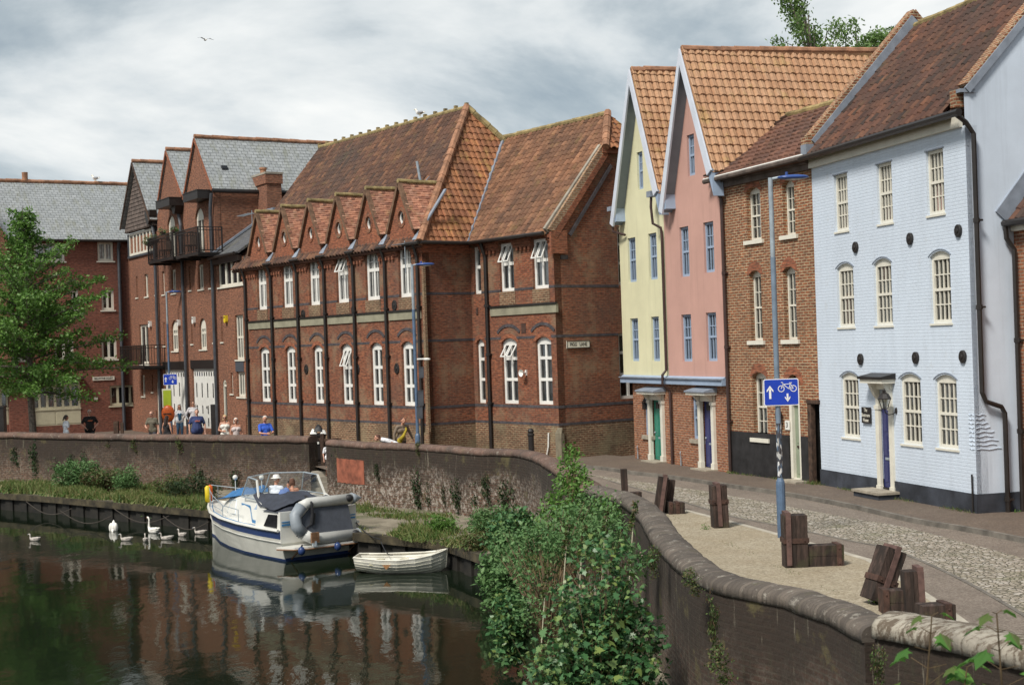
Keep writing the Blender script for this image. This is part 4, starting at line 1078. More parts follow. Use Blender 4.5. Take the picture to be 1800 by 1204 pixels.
for r in rt + rm + [rg]:
 a, b, z1 = r[0], r[1], r[3]
 po, pi_ = arc_pts(a - 0.10, b + 0.10, z1 - 0.12, 0.38, 10), arc_pts(a, b, z1 - 0.13, 0.13, 10)
 for k in range(10):
  mb.prism([(po[k][0], -0.012, po[k][1]), (po[k + 1][0], -0.012, po[k + 1][1]), (pi_[k + 1][0], -0.012, pi_[k + 1][1]), (pi_[k][0], -0.012, pi_[k][1])], (0, 0.05, 0))
po, pi_ = arc_pts(dr[0] - 0.22, dr[1] + 0.22, dr[3] - 0.4, 0.60, 12), arc_pts(dr[0], dr[1], dr[3] - 0.4, 0.38, 12)
for k in range(12): mb.prism([(po[k][0], -0.012, po[k][1]), (po[k + 1][0], -0.012, po[k + 1][1]), (pi_[k + 1][0], -0.012, pi_[k + 1][1]), (pi_[k][0], -0.012, pi_[k][1])], (0, 0.05, 0))
mb.build('brick_arch', M['brick_arch'], bh)
# doorway
mb = MB(); mb.box(dr[0], dr[0] + 0.12, 0.02, 0.14, 0.15, dr[3] - 0.4); mb.box(dr[1] - 0.10, dr[1], 0.02, 0.14, 0.15, dr[3] - 0.4); mb.box(dr[0], dr[1], 0.02, 0.14, 2.25, 2.36); mb.box(dr[0], dr[1], 0.02, 0.3, 0.12, 0.18); mb.build('door_frame', M['cream'], bh)
mb = MB(); mb.box(dr[0] + 0.12, dr[1] - 0.1, 0.12, 0.16, 0.18, 2.25)
for (a, b) in ((0.3, 0.95), (1.15, 2.1)): mb.box(dr[0] + 0.2, dr[1] - 0.18, 0.105, 0.125, a, b)
dd = mb.build('door', M['door_sage'], bh)
mb = MB(); mb.box(dr[0] + 0.22, dr[1] - 0.22, 0.09, 0.11, 1.02, 1.08); mb.build('letter_plate', M['rust'], dd)
mb = MB(); mb.poly([(dr[0], 0.14, 2.3), (dr[1], 0.14, 2.3)] + [(x, 0.14, z) for x, z in arc_pts(dr[0], dr[1], dr[3] - 0.4, 0.38)]); mb.build('fanlight', M['dark_glass'], bh)
mb = MB(); mb.box(dr[0] - 0.05, dr[1] + 0.35, -0.45, 0.12, 0, 0.15); mb.build('doorstep', M['stone'], bh)
# passage with its old post
mb = MB(); mb.box(al[0] - 0.02, al[0] + 0.02, 0.0, 3.5, 0, al[3]); mb.box(LH + 0.03, LH + 0.06, 0.3, 3.5, 0, al[3]); mb.box(al[0], LH + 0.06, 3.5, 3.52, 0, al[3]); mb.box(al[0], LH + 0.06, 0.02, 3.5, al[3], al[3] + 0.05); mb.build('passage', M['room'], bh)  # passage lined near black, its shade painted into the walls
mb = MB(); mb.beam((al[0] + 0.06, -0.03, 0.05), (al[0] + 0.04, -0.0, al[3]), 0.16, 0.14); mb.beam((al[0] - 0.05, -0.03, al[3] + 0.05), (LH + 0.05, -0.03, al[3] + 0.05), 0.1, 0.12, side=(0, 0, 1)); mb.build('passage_post', M['wood_old'], bh)
# eaves, roof
EVH = 8.9
mb = MB(); mb.box(-0.1, LH + 0.0, -0.20, 0.02, EVH - 0.16, EVH - 0.06); mb.box(-0.1, LH + 0.0, -0.10, 0.02, EVH - 0.32, EVH - 0.161); mb.build('eaves_board', M['timber'], bh)
mb = MB(); mb.tube([(-0.45, -0.34, EVH - 0.08), (LH + 0.1, -0.34, EVH - 0.02)], 0.075, 8); mb.build('gutter', M['timber'], bh)
mb = MB(); mb.tube([(-0.45, -0.36, EVH - 0.015), (LH + 0.1, -0.36, EVH + 0.045)], 0.03, 6); mb.build('gutter_lip', M['white'], bh)
RO, RZH = 2.6, 10.85
pantile('roof', bh, (-0.40, -0.32, EVH), (LH + 0.1, -0.32, EVH), (-0.25, RO, RZH), (LH + 0.1, RO, RZH), M['roof_brown'], 0.27, 0.30, 0.035, 0.05)
mb = MB()
for k in range(11):
 t_ = k / 11; p = Vector((-0.42, -0.32, EVH)).lerp(Vector((-0.27, RO, RZH)), t_)
 mb.beam(p + Vector((0, 0, 0.10)), p + (Vector((-0.27, RO, RZH)) - Vector((-0.42, -0.32, EVH))) / 11 * 1.05 + Vector((0, 0, 0.05)), 0.22, 0.05, side=(1, 0, 0))
mb.build('verge_tiles', M['roof_dark'], bh)
mb = MB(); slab(mb, [(-0.3, RO, RZH), (LH + 0.1, RO, RZH), (LH + 0.1, 5.6, 9), (-0.3, 5.6, 9)], 0.1); slab(mb, [(-0.3, -0.3, EVH - 0.06), (LH + 0.1, -0.3, EVH - 0.06), (LH + 0.1, RO, RZH - 0.06), (-0.3, RO, RZH - 0.06)], 0.08); mb.build('roof_back', M['roof_brown'], bh)
ridge('ridge_tiles', bh, (-0.25, RO, RZH + 0.03), (LH + 0.1, RO, RZH + 0.03), M['ridge_moss'], 0.10, 0.42)
wall('side_wall', bh, M['brick_house'], [(0, 0), (5.6, 0), (5.6, 8.8), (3.0, 10.7), (0, 8.8)], rot=(-0.05, 5.6, -PI / 2), thick=0.1)
pipe('drainpipe', bh, [(-0.02, -0.34, EVH - 0.12), (0.05, -0.30, EVH - 0.3), (0.10, -0.10, EVH - 0.65), (0.10, -0.10, 0.0)], 0.05, M['pipe_brown'], brackets=2.2)
s_, z_ = FH.hit(1385, 747)
mb = MB(); mb.box(s_ - 0.1, s_ + 0.1, -0.03, 0, z_ - 0.13, z_ + 0.13); nb = mb.build('house_number', M['white'], bh)
text_mesh('3', 0.2, M['text_black'], nb, (s_, -0.034, z_), (PI / 2, 0, 0))
s_, z_ = FH.hit(1376, 735)
lt2 = empty('coach_lamp', FH.world(s_, -0.14, z_), FH.rz, 'black carriage lamp beside the sage door of the brown brick house', 'lamp')
mb = MB(); mb.lathe([(0.001, -0.22), (0.05, -0.2), (0.07, -0.1)], (0, 0, 0), 6); mb.lathe([(0.10, 0.13), (0.09, 0.17), (0.03, 0.26), (0.001, 0.3)], (0, 0, 0), 6)
for k in range(6):
 a = PI / 3 * k; mb.beam((0.07 * math.cos(a), 0.07 * math.sin(a), -0.1), (0.10 * math.cos(a), 0.10 * math.sin(a), 0.13), 0.012, 0.012)
mb.box(-0.02, 0.02, 0.0, 0.14, -0.18, -0.14); mb.build('cage', M['black'], lt2)
mb = MB(); mb.lathe([(0.055, -0.1), (0.085, 0.13)], (0, 0, 0), 6); mb.build('lamp_glass', M['dark_glass'], lt2)
# ------------------------------------------------------------------ 4. pale blue house
bl = empty('pale_blue_house', (FB.A.x, FB.A.y, 0), FB.rz, 'pale blue painted brick house with cream sashes, navy door and dark pantile roof', 'house')
LB = FB.len + 0.02
up3 = [((1465.4, 311), (1492, 404)), ((1540.5, 291), (1570, 391)), ((1627, 265), (1661, 374))]
md3 = [((1470.4, 468), (1502.8, 575)), ((1534.8, 456), (1569.8, 571)), ((1633.3, 440.5), (1673.4, 567))]
gd3 = [((1477.7, 656), (1512, 771)), ((1581.4, 656.4), (1621.6, 785)), ((1643, 656.4), (1685, 789))]
ru = avgz([rect(FB, q) for q in up3]); rmd = avgz([rect(FB, q) for q in md3]); rgd = avgz([rect(FB, q) for q in gd3])
dB = rect(FB, ((1539, 660), (1575, 858)))
db0, db1 = dB[0] + 0.15, dB[1] - 0.15
PB = 0.52; EB_ = 8.92
hh = [hole(*r) for r in ru] + [hole(*r, 0.12) for r in rmd + rgd]
wall('wall', bl, M['brick_blue'], [(0, PB), (db0, PB), (db0, 2.75), (db1, 2.75), (db1, PB), (LB, PB), (LB, EB_ - 0.3), (0, EB_ - 0.3)], hh, reveal=0.12)
wall('plinth', bl, M['plinth_blue'], [(-0.02, -0.1), (db0 - 0.15, -0.1), (db0 - 0.15, PB), (-0.02, PB)], y=-0.03)
wall('plinth', bl, M['plinth_blue'], [(db1 + 0.15, -0.1), (LB + 0.02, -0.1), (LB + 0.02, PB), (db1 + 0.15, PB)], y=-0.03)
for i, r in enumerate(ru + rmd + rgd):
 window(bl, *r, y=0.06, cols=1, tiers=(0.5,), rise=0.0 if i < 3 else 0.12, fm='cream', fo=0.075, rr=0.065, bars=(4, (2, 2), 0.028), back=random.choice(('curtains', 'curtains', 'net', 'blind')), sill=(0.04, 0.03, 0.05))
# small curved hood lines over the lower windows, darker grey put in for the shade of the joints
mb = MB()
for r in rmd + rgd:
 pts = arc_pts(r[0] - 0.05, r[1] + 0.05, r[3] - 0.11, 0.15, 8)
 for p, q in zip(pts[:-1], pts[1:]): mb.beam((p[0], -0.005, p[1]), (q[0], -0.005, q[1]), 0.02, 0.02, side=(0, 0, 1))
for r in ru: mb.box(r[0] - 0.04, r[1] + 0.04, -0.02, 0.02, r[3], r[3] + 0.03)
mb.build('hood_line', M['lead'], bl)
# side (gable) wall with raised coping
HD = 3.1
wall('gable_wall', bl, M['render_blue'], [(0, PB), (2 * HD, PB), (2 * HD, 9.2), (HD, 12.45), (0.12, 9.35), (0, 9.35)], rot=(LB, 0, PI / 2), thick=0.35)
wall('plinth', bl, M['plinth_blue'], [(0, -0.1), (2 * HD, -0.1), (2 * HD, PB), (0, PB)], rot=(LB + 0.025, 0, PI / 2), thick=0.2)
wall('party_gable', bl, M['brick_house'], [(0, 8.6), (2 * HD, 8.6), (2 * HD, 9.2), (HD, 12.6), (0, 9.2)], rot=(0, 2 * HD, -PI / 2), thick=0.3)
slB = (12.45 - EB_) / (HD + 0.25)
pantile('roof', bl, (0.28, -0.25, EB_), (LB - 0.33, -0.25, EB_), (0.28, HD, 12.42), (LB - 0.33, HD, 12.42), M['roof_dark'], 0.235, 0.30, 0.080, 0.022)
mb = MB(); slab(mb, [(0.2, HD, 12.4), (LB - 0.2, HD, 12.4), (LB - 0.2, 2 * HD + .2, 8.9), (0.2, 2 * HD + .2, 8.9)], 0.1); slab(mb, [(0.28, -0.25, EB_ - 0.05), (LB - 0.33, -0.25, EB_ - 0.05), (LB - 0.33, HD, 12.36), (0.28, HD, 12.36)], 0.08); mb.build('roof_back', M['roof_dark'], bl)
ridge('ridge_tiles', bl, (0.2, HD, 12.46), (LB - 0.2, HD, 12.46), M['ridge_moss'], 0.10, 0.42)
# brick copings and lead flashings
mb = MB()
mb.beam((0.12, -0.10, 9.42), (0.12, HD + 0.02, 12.86), 0.34, 0.16); mb.beam((0.12, HD - 0.02, 12.86), (0.12, 2 * HD, 9.3), 0.34, 0.16)
mb.box(-0.05, 0.29, -0.26, 0.03, 9.0, 9.42); mb.build('brick_coping', M['brick_house'], bl)
mb = MB(); mb.beam((0.31, -0.02, 9.22), (0.31, HD, 12.64), 0.05, 0.30); mb.box(0.0, 0.32, -0.30, -0.05, 8.95, 9.22); mb.build('lead_flashing', M['lead'], bl)
mb = MB(); mb.beam((LB - 0.14, 0.10, 9.50), (LB - 0.14, HD, 12.72), 0.36, 0.14); mb.beam((LB - 0.14, HD, 12.72), (LB - 0.14, 2 * HD, 9.4), 0.36, 0.14); mb.box(LB - 0.35, LB - 0.12, -0.13, 0.1, 9.05, 9.42); mb.build('brick_coping', M['brick_house'], bl)
mb = MB(); mb.beam((LB + 0.05, 0.05, 9.38), (LB + 0.05, HD, 12.60), 0.06, 0.16); mb.box(LB - 0.30, LB + 0.05, -0.12, 0.25, 9.34, 9.42); mb.build('lead_flashing', M['lead'], bl)
mb = MB(); mb.box(0.0, LB - 0.1, -0.10, 0.01, EB_ - 0.32, EB_ - 0.08); mb.build('fascia', M['cream'], bl)
mb = MB(); mb.tube([(-0.05, -0.33, EB_ - 0.06), (LB + 0.30, -0.33, EB_ - 0.06)], 0.085, 8); mb.build('gutter', M['pipe'], bl)
pt = [(LB + 0.10, -0.33, EB_ - 0.1), (LB + 0.10, -0.12, EB_ - 0.4), (LB + 0.10, -0.10, 2.35), (LB + 0.12, 0.0, 2.22), (LB + 0.12, 0.72, 2.05), (LB + 0.12, 0.80, 1.9), (LB + 0.12, 0.80, 0.0)]
# the pipe runs down the side wall and steps back over the patch of bare courses
a_, b_ = FB.hitx(1727, 300, LB + 0.1), FB.hitx(1762, 712, LB + 0.1)
c_ = FB.hitx(1776, 740, LB + 0.1)
pipe('drainpipe', bl, [(LB + 0.12, -0.30, EB_ - 0.08), (LB + 0.12, -0.05, EB_ - 0.25), (LB + 0.12, 0.13, EB_ - 0.5), (LB + 0.12, 0.13, 2.75), (LB + 0.12, 0.22, 2.55), (LB + 0.12, 0.60, 2.42), (LB + 0.12, 0.68, 2.28), (LB + 0.12, 0.68, 0.0)], 0.055, M['pipe'], brackets=1.9)
# bare wavy courses at the corner
mb = MB()
for k in range(9):
 z_ = 1.50 + k * 0.095 ; L_ = (0.62, 0.5, 0.55, 0.42, 0.45, 0.35, 0.30, 0.22, 0.25)[k]
 pts = [(LB + 0.012, 0.02 + L_ * t, z_ + 0.014 * math.sin(9 * t + k)) for t in np.linspace(0, 1, 7)]
 mb.tube(pts, 0.010, 5)
 pts = [(LB - 0.22 + 0.2 * t, -0.008, z_ + 0.014 * math.sin(9 * t + k)) for t in np.linspace(0, 1, 5)]
 mb.tube(pts, 0.010, 5)
mb.build('eroded_course', M['render_blue'], bl)
mb = MB(); mb.tube([(LB - 0.10, -0.05, 0.0), (LB - 0.10, -0.05, 0.95)], 0.022, 6); mb.build('conduit', M['black'], bl)
for (x, y) in ((1505, 435), (1601, 420), (1686, 406), (1514, 631.5), (1611, 629), (1694, 627)):
 s_, z_ = FB.hit(x, y); disc('tie_plate', bl, s_, z_, 0.125, M['black'], y=-0.05, el=1.15)
# door and doorcase
dc = MB();
for x in (dB[0], dB[1] - 0.17):
 dc.box(x, x + 0.17, -0.05, 0.02, 0.12, 2.30); dc.box(x - 0.02, x + 0.19, -0.07, 0.02, 0.12, 0.36); dc.box(x - 0.02, x + 0.19, -0.07, 0.02, 2.24, 2.34); dc.box(x + 0.02, x + 0.15, -0.04, 0.02, 2.34, 2.88)
 dc.prism([(x + 0.03, -0.04, 2.50), (x + 0.03, -0.12, 2.60), (x + 0.03, -0.26, 2.90), (x + 0.03, -0.04, 2.90)], (0.12, 0, 0))
dc.box(dB[0], dB[1], -0.08, 0.02, 2.74, 2.90)
dc.box(dB[0] - 0.15, dB[1] + 0.12, -0.36, 0.02, 2.90, 3.0)
dco = dc.build('doorcase', M['cream'], bl)
mb = MB(); mb.prism([(dB[0] - 0.2, -0.40, 3.0), (dB[0] - 0.2, -0.40, 3.06), (dB[0] - 0.2, 0.0, 3.14), (dB[0] - 0.2, 0.0, 3.0)], (dB[1] - dB[0] + 0.36, 0, 0)); mb.build('hood_slab', M['black'], dco)
dm = MB(); dm.box(db0, db1, 0.06, 0.10, 0.32, 2.28)
for (a, b) in ((0.45, 0.95), (1.1, 1.6), (1.7, 2.15)):
 for k in range(2):
  xa = lerp(db0, db1, 0.12 + 0.42 * k); dm.box(xa, xa + (db1 - db0) * 0.33, 0.048, 0.065, a, b)
do = dm.build('door', M['door_navy'], bl)
mb = MB(); mb.ball((db1 - 0.12, 0.03, 1.25), 0.035, 8, 5); mb.box((db0 + db1) / 2 - 0.13, (db0 + db1) / 2 + 0.13, 0.04, 0.05, 1.0, 1.06); mb.build('handle', M['steel'], do)
mb = MB(); mb.box(db0, db1, 0.11, 0.13, 2.30, 2.72); mb.build('fanlight', M['cream_dark'], bl)
mb = MB(); mb.box(db0, db1, 0.0, 0.16, 0.14, 0.32); mb.build('threshold', M['black'], bl)
mb = MB(); mb.box(dB[0] - 0.28, dB[1] + 0.22, -0.62, -0.03, 0.22, 0.28); q_ = MB(); q_.box(dB[0] - 0.24, dB[1] + 0.18, -0.58, -0.03, 0.0, 0.22); q_.build('step_riser', M['plinth_blue'], bl); mb.build('doorstep', M['stone'], bl)
# plaque
pq = FB.hit(1525.5, 729.5)
plq = empty('house_plaque', FB.world(pq[0], -0.02, pq[1]), FB.rz, 'black plaque with white writing beside the navy door of the blue house', 'sign')
mb = MB(); mb.box(-0.21, 0.21, -0.04, 0.0, -0.20, 0.20); mb.build('board', M['black'], plq)
for k, l in enumerate(('The', 'Boatmans', 'House')): text_mesh(l, 0.13, M['cream'], plq, (0, -0.042, 0.125 - k * 0.125), (PI / 2, 0, 0), squeeze=0.8)
# swan-neck lantern
bq = FB.hit(1576, 722); lq = FB.hit(1560, 705, -0.35)
lan = empty('wall_lantern', FB.world(bq[0], 0, bq[1]), FB.rz, 'large black tapered lantern on a curved bracket beside the navy door', 'lamp')
mb = MB(); mb.tube([(0, -0.02, 0), (0, -0.12, -0.10), (0, -0.30, -0.12), (0, -0.42, -0.04), (0, -0.44, 0.06)], 0.018, 6); mb.lathe([(0.001, -0.05), (0.05, -0.04), (0.06, 0.0)], (0, 0, 0), 8, 'y', (1, 1, 2)); mb.build('bracket', M['black'], lan)
mb = MB()
c_ = (0, -0.44, 0.08)
for k in range(4):
 a = PI / 2 * k + PI / 4
 mb.beam((c_[0] + 0.10 * math.cos(a), c_[1] + 0.10 * math.sin(a), c_[2]), (c_[0] + 0.20 * math.cos(a), c_[1] + 0.20 * math.sin(a), c_[2] + 0.34), 0.018, 0.018)
mb.lathe([(0.001, -0.02), (0.11, 0.0), (0.11, 0.02)], c_, 4); mb.lathe([(0.235, 0.33), (0.235, 0.36), (0.15, 0.50), (0.13, 0.52), (0.05, 0.56), (0.06, 0.62), (0.02, 0.66), (0.001, 0.72)], c_, 4 * 2)
mb.build('cage', M['black'], lan)
mb = MB(); mb.lathe([(0.095, 0.0), (0.19, 0.34)], c_, 4); mb.build('lantern_glass', M['glass'], lan)
mb = MB(); mb.lathe([(0.03, 0.0), (0.05, 0.08), (0.05, 0.16), (0.02, 0.2)], c_, 8); mb.build('mantle', M['net'], lan); lan.scale = (0.72, 0.72, 0.72)
# ------------------------------------------------------------------ 5. lower brick neighbour at the right edge
nb_o = 1.12
FN = Fr(FB.world(LB, nb_o), FB.world(LB + 12, nb_o))
ne = empty('low_brick_house', (FN.A.x, FN.A.y, 0), FN.rz, 'lower red brick house with dark pantiles just right of the blue house', 'house')
EN = FB.hitx(1765, 392, LB)[1]
wall('wall', ne, M['brick_new'], [(0.02, 0), (12, 0), (12, EN), (0.02, EN)], y=0.0)
pantile('roof', ne, (0.14, -0.20, EN + 0.02), (12, -0.20, EN + 0.02), (0.14, 3.2, EN + 4.0), (12, 3.2, EN + 4.0), M['roof_dark'], 0.235, 0.30, 0.080, 0.022)
mb = MB(); slab(mb, [(0.02, -0.2, EN - 0.03), (12, -0.2, EN - 0.03), (12, 3.2, EN + 3.95), (0.02, 3.2, EN + 3.95)], 0.08); slab(mb, [(0.02, 3.2, EN + 3.95), (12, 3.2, EN + 3.95), (12, 6.6, EN), (0.02, 6.6, EN)], 0.08); mb.build('roof_back', M['roof_dark'], ne)
mb = MB(); mb.beam((0.02, -0.30, EN + 0.13), (0.02, 3.2, EN + 4.2), 0.05, 0.36); mb.build('lead_flashing', M['lead'], ne)
mb = MB(); mb.tube([(0.05, -0.26, EN - 0.02), (12, -0.26, EN - 0.02)], 0.08, 8); mb.build('gutter', M['pipe'], ne)
mb = MB(); mb.box(0.1, 12, -0.12, -0.002, EN - 0.2, EN - 0.06); mb.build('fascia', M['cream'], ne)
pipe('drainpipe', ne, [(0.10, -0.26, EN - 0.05), (0.10, -0.24, EN - 0.35), (0.17, -0.10, EN - 0.6), (0.17, -0.10, 0)], 0.055, M['pipe'], brackets=2.0)
# ------------------------------------------------------------------ 6. row of three-gabled brick houses with slate roofs
wr = empty('gabled_riverside_house', (FWa.A.x, FWa.A.y, 0), FWa.rz, 'brick riverside house with three steep slate gables, balconies and white garage doors', 'house')
LW = FWa.len
g0 = 0.9
gab = [(1.05, 3.62, 6.45, 11.35), (6.95, 8.56, 10.85, 12.15), (11.20, 13.08, 15.35, 12.0)]   # foot, apex, foot, eaves height
GZ = 14.75
FD = 9.0
front_holes = []
wins = []
def addwin(tl, br, rise=0.0, **kw):
 r = rect(FWa, (tl, br)); wins.append((r, rise, kw)); front_holes.append((r, rise))
W_ = 'cream'
for tl, br in (((238.7, 486), (242.5, 523)), ((253.8, 482.5), (260.7, 521)), ((272.0, 480), (276, 518)), ((284.5, 477.5), (289.5, 517.5)), ((300.8, 474.5), (309.5, 515)), ((317.5, 471), (324.5, 511)), ((331.5, 469.5), (336, 510)), ((348, 466), (358, 508)), ((366.8, 463), (375, 505.5)),
    ((273.7, 568), (277.4, 608.5)), ((286.8, 567), (290.6, 608)), ((322.6, 562.6), (326.6, 605.7)), ((335.2, 561.4), (339.4, 604.5)), ((374, 558), (378.4, 601.9)), ((388, 557), (392.4, 601)), ((405, 655), (410, 692)), ((248.4, 659.4), (255.4, 696.6)), ((266.4, 659), (269.6, 689))):
 addwin(tl, br, cols=1 if br[0] - tl[0] < 6 else 2, tiers=(), fo=0.10, mm=0.08)
for tl, br in (((412.5, 554.5), (429.5, 632)), ((416.3, 653.7), (432, 697.8))): addwin(tl, br, cols=3, tiers=(0.5,) if br[1] < 640 else (), fo=0.10, mm=0.09, rr=0.10)
for tl, br in (((300.8, 563.5), (313.9, 616.7)), ((350, 560), (363.6, 613.7))): addwin(tl, br, rise=0.42, cols=3, tiers=(0.78,), fo=0.10, mm=0.09, rr=0.10)
addwin((244.5, 571), (262.4, 640), cols=2, tiers=(), fo=0.13, mm=0.14)
addwin((293.5, 381), (309.5, 456), rise=0.45, cols=2, tiers=(), fo=0.15, mm=0.14)
addwin((342.5, 368), (360, 447), rise=0.45, cols=2, tiers=(), fo=0.15, mm=0.14)
HWH = 7.0
outl = [(g0, -0.1), (LW, -0.1), (LW, 8.55), (15.40, 8.55), (15.40, gab[2][3]), (gab[2][1], GZ - 0.15), (gab[2][0], gab[2][3] + 0.1), (10.85, 12.1), (gab[1][1], GZ - 0.15), (6.95, 12.1), (6.45, 11.4), (6.45, 10.75), (g0 + 0.1, 10.75)]
# door openings
gar = [rect(FWa, q) for q in (((288, 650), (330.4, 722)), ((337.4, 648), (379, 724)))]
gar = [(a, b, 0.55, z1) for a, b, z0, z1 in gar]
ad = [rect(FWa, q) for q in (((275.5, 670), (281.8, 752)), ((391.5, 667), (400.5, 746)))]
ad = [(a, b, 0.05, z1) for a, b, z0, z1 in ad]
band = rect(FWa, ((383, 459), (428, 499)))
hh = [hole(*r, rise) for r, rise in front_holes] + [hole(*r) for r in gar] + [hole(*r, (r[1] - r[0]) / 2 * 0.95) for r in ad] + [hole(*band)]
wall('wall', wr, M['brick_ware'], outl, hh, reveal=0.12)
for r, rise, kw in wins: window(wr, *r, y=0.09, rise=rise, fm=W_, bars=None, glass='dark_glass', sill=(0.08, 0.05, 0.07) if r[2] > 0.8 else None, **kw)
window(wr, *band, y=0.05, cols=4, tiers=(), fm=W_, fo=0.10, mm=0.20, glass='dark_glass', sill=(0.1, 0.06, 0.08))
# garages
mb = MB()
for a, b, z0, z1 in gar: mb.box(a - 0.15, b + 0.15, -0.03, 0.15, z1, z1 + 0.42)
mb.build('lintel', M['black'], wr)
for a, b, z0, z1 in gar:
 dm = MB(); dm.box(a, b, 0.10, 0.16, z0, z1)
 n_ = 22
 for k in range(n_): dm.box(a + (b - a) * k / n_ + 0.01, a + (b - a) * (k + 1) / n_ - 0.01, 0.085, 0.10, z0, z1)
 gd_ = dm.build('garage_door', M['white'], wr)
 mb = MB()
 for k in range(4):
  xa = lerp(a, b, 0.06 + k * 0.245)
  for zz in (0.25, 0.85, 1.65): mb.box(xa + 0.15, xa + 0.27, 0.075, 0.09, z0 + zz - 0.15, z0 + zz + 0.25 + (0.3 if zz > 1.6 else 0))
 for k in range(9): xa = lerp(a, b, 0.05 + k * 0.105); mb.box(xa, xa + 0.12, 0.075, 0.09, z1 - 0.36, z1 - 0.16)
 mb.build('door_pane', M['dark_glass'], gd_)
 mb = MB(); mb.box((a + b) / 2 + 0.2, (a + b) / 2 + 0.25, 0.04, 0.08, 1.5, 1.62); mb.build('handle', M['black'], gd_)
mb = MB(); mb.box(gar[0][0] - 0.2, gar[1][1] + 0.2, -0.12, 0.05, 0.0, 0.52); mb.build('garage_sill', M['brick_ware'], wr)
for a, b, z0, z1 in ad:
 r_ = (b - a) / 2 * 0.95
 mb = MB(); mb.box(a, a + 0.09, 0.03, 0.12, z0, z1 - r_); mb.box(b - 0.09, b, 0.03, 0.12, z0, z1 - r_)
 po, pi_ = arc_pts(a, b, z1 - r_, r_, 10), arc_pts(a + 0.09, b - 0.09, z1 - r_, r_ - 0.09, 10)
 for k in range(10): mb.prism([(po[k][0], 0.03, po[k][1]), (po[k + 1][0], 0.03, po[k + 1][1]), (pi_[k + 1][0], 0.03, pi_[k + 1][1]), (pi_[k][0], 0.03, pi_[k][1])], (0, 0.09, 0))
 mb.box(a, b, 0.03, 0.12, z1 - r_ - 0.1, z1 - r_); mb.build('door_frame', M['cream'], wr)
 mb = MB(); mb.box(a + 0.09, b - 0.09, 0.10, 0.14, z0, z1 - r_ - 0.1); mb.build('door', M['black'], wr)
 mb = MB(); mb.poly([(x, 0.12, z) for x, z in arc_pts(a + 0.05, b - 0.05, z1 - r_, r_ - 0.05, 10)]); mb.build('fanlight', M['dark_glass'], wr)
s0, z1 = FWa.hit(414, 633); s1, z0 = FWa.hit(429, 653)
mb = MB(); mb.box(s0, s1, -0.02, 0.02, z0, z1); mb.build('dark_panel', M['canvas_grey'], wr)
# plinth and corners
mb = MB(); mb.box(g0 - 0.06, ad[0][0] - 0.15, -0.06, 0.02, -0.1, 1.25); mb.box(ad[1][1] + 0.15, LW, -0.06, 0.02, -0.1, 1.35); mb.build('plinth', M['brick_ware'], wr)
# the band of casements under the boarded gable
s0, z1 = FWa.hit(235.5, 397, -0.25); s1, z0 = FWa.hit(271, 430, -0.25)
z0, z1 = 9.75, 10.98
s0, s1 = 1.35, 5.95
b1 = window(wr, s0, s1, z0, z1, y=-0.05, cols=7, tiers=(), fm='cream', fo=0.12, mm=0.16, glass='dark_glass', name='window_band')
mb = MB(); mb.box(s0 - 0.35, s0, -0.05, 0.1, z0 - 0.1, z1); mb.box(s1, s1 + 0.15, -0.05, 0.1, z0 - 0.1, z1); mb.box(s0 - 0.3, s1 + 0.1, -0.09, 0.0, z0 - 0.12, z0 - 0.002); mb.build('window_post', M['pipe_grey'], wr)
# gables
fx0, ax, fx1, ez = gab[0]
wall('boarded_gable', wr, M['timber'], [(fx0, ez - 0.3), (fx1, ez - 0.3), (ax, GZ - 0.15)], y=-0.22, thick=0.3)
mb = MB()
for k in range(16):
 z = ez - 0.25 + k * 0.21
 h_ = (GZ - 0.3 - z) / (GZ - 0.15 - ez + 0.3)
 if h_ > 0: mb.prism([(ax - (ax - fx0) * h_, -0.245, z), (ax + (fx1 - ax) * h_, -0.245, z), (ax + (fx1 - ax) * h_, -0.222, z + 0.16), (ax - (ax - fx0) * h_, -0.222, z + 0.16)], (0, 0.02, 0))
mb.build('boarding', M['timber'], wr)
for i, (fx0, ax, fx1, ez) in enumerate(gab):
 oy = -0.42 if i == 0 else -0.08
 e0, e1 = (ez, ez)
 mb = MB()
 slab(mb, [(ax, oy, GZ), (ax, FD, GZ), (fx1 + 0.1, FD, e1), (fx1 + 0.1, oy, e1)], 0.10)
 slab(mb, [(fx0 - 0.1, oy, e0), (fx0 - 0.1, FD, e0), (ax, FD, GZ), (ax, oy, GZ)], 0.10)
 mb.build('slate_roof', M['slate'], wr)
 mb = MB();
 for q in ((fx1 + 0.1, e1), (fx0 - 0.1, e0)): mb.beam((q[0], oy - 0.02, q[1] - 0.08), (ax, oy - 0.02, GZ - 0.08), 0.04, 0.14, side=(0, 1, 0))
 mb.build('verge_board', M['wood_old'] if i == 0 else M['brick_arch'], wr)
 ridge('ridge_tiles', wr, (ax, oy, GZ + 0.04), (ax, FD, GZ + 0.04), M['ridge_tile'], 0.11, 0.45)
wall('side_wall', wr, M['brick_ware'], [(0, 0), (FD, 0), (FD, 11.9), (0, 11.9)], rot=(15.38, 0, PI / 2), thick=0.15)
mb = MB(); mb.tube([(15.55, -0.1, 11.88), (15.55, 7, 11.88)], 0.09, 8)
mb.build('gutter', M['black'], wr)
mb = MB(); s_, z_ = FWa.hit(381, 320, 3); mb.box(14.15, 14.45, 1.6, 2.0, 0, 0.1);
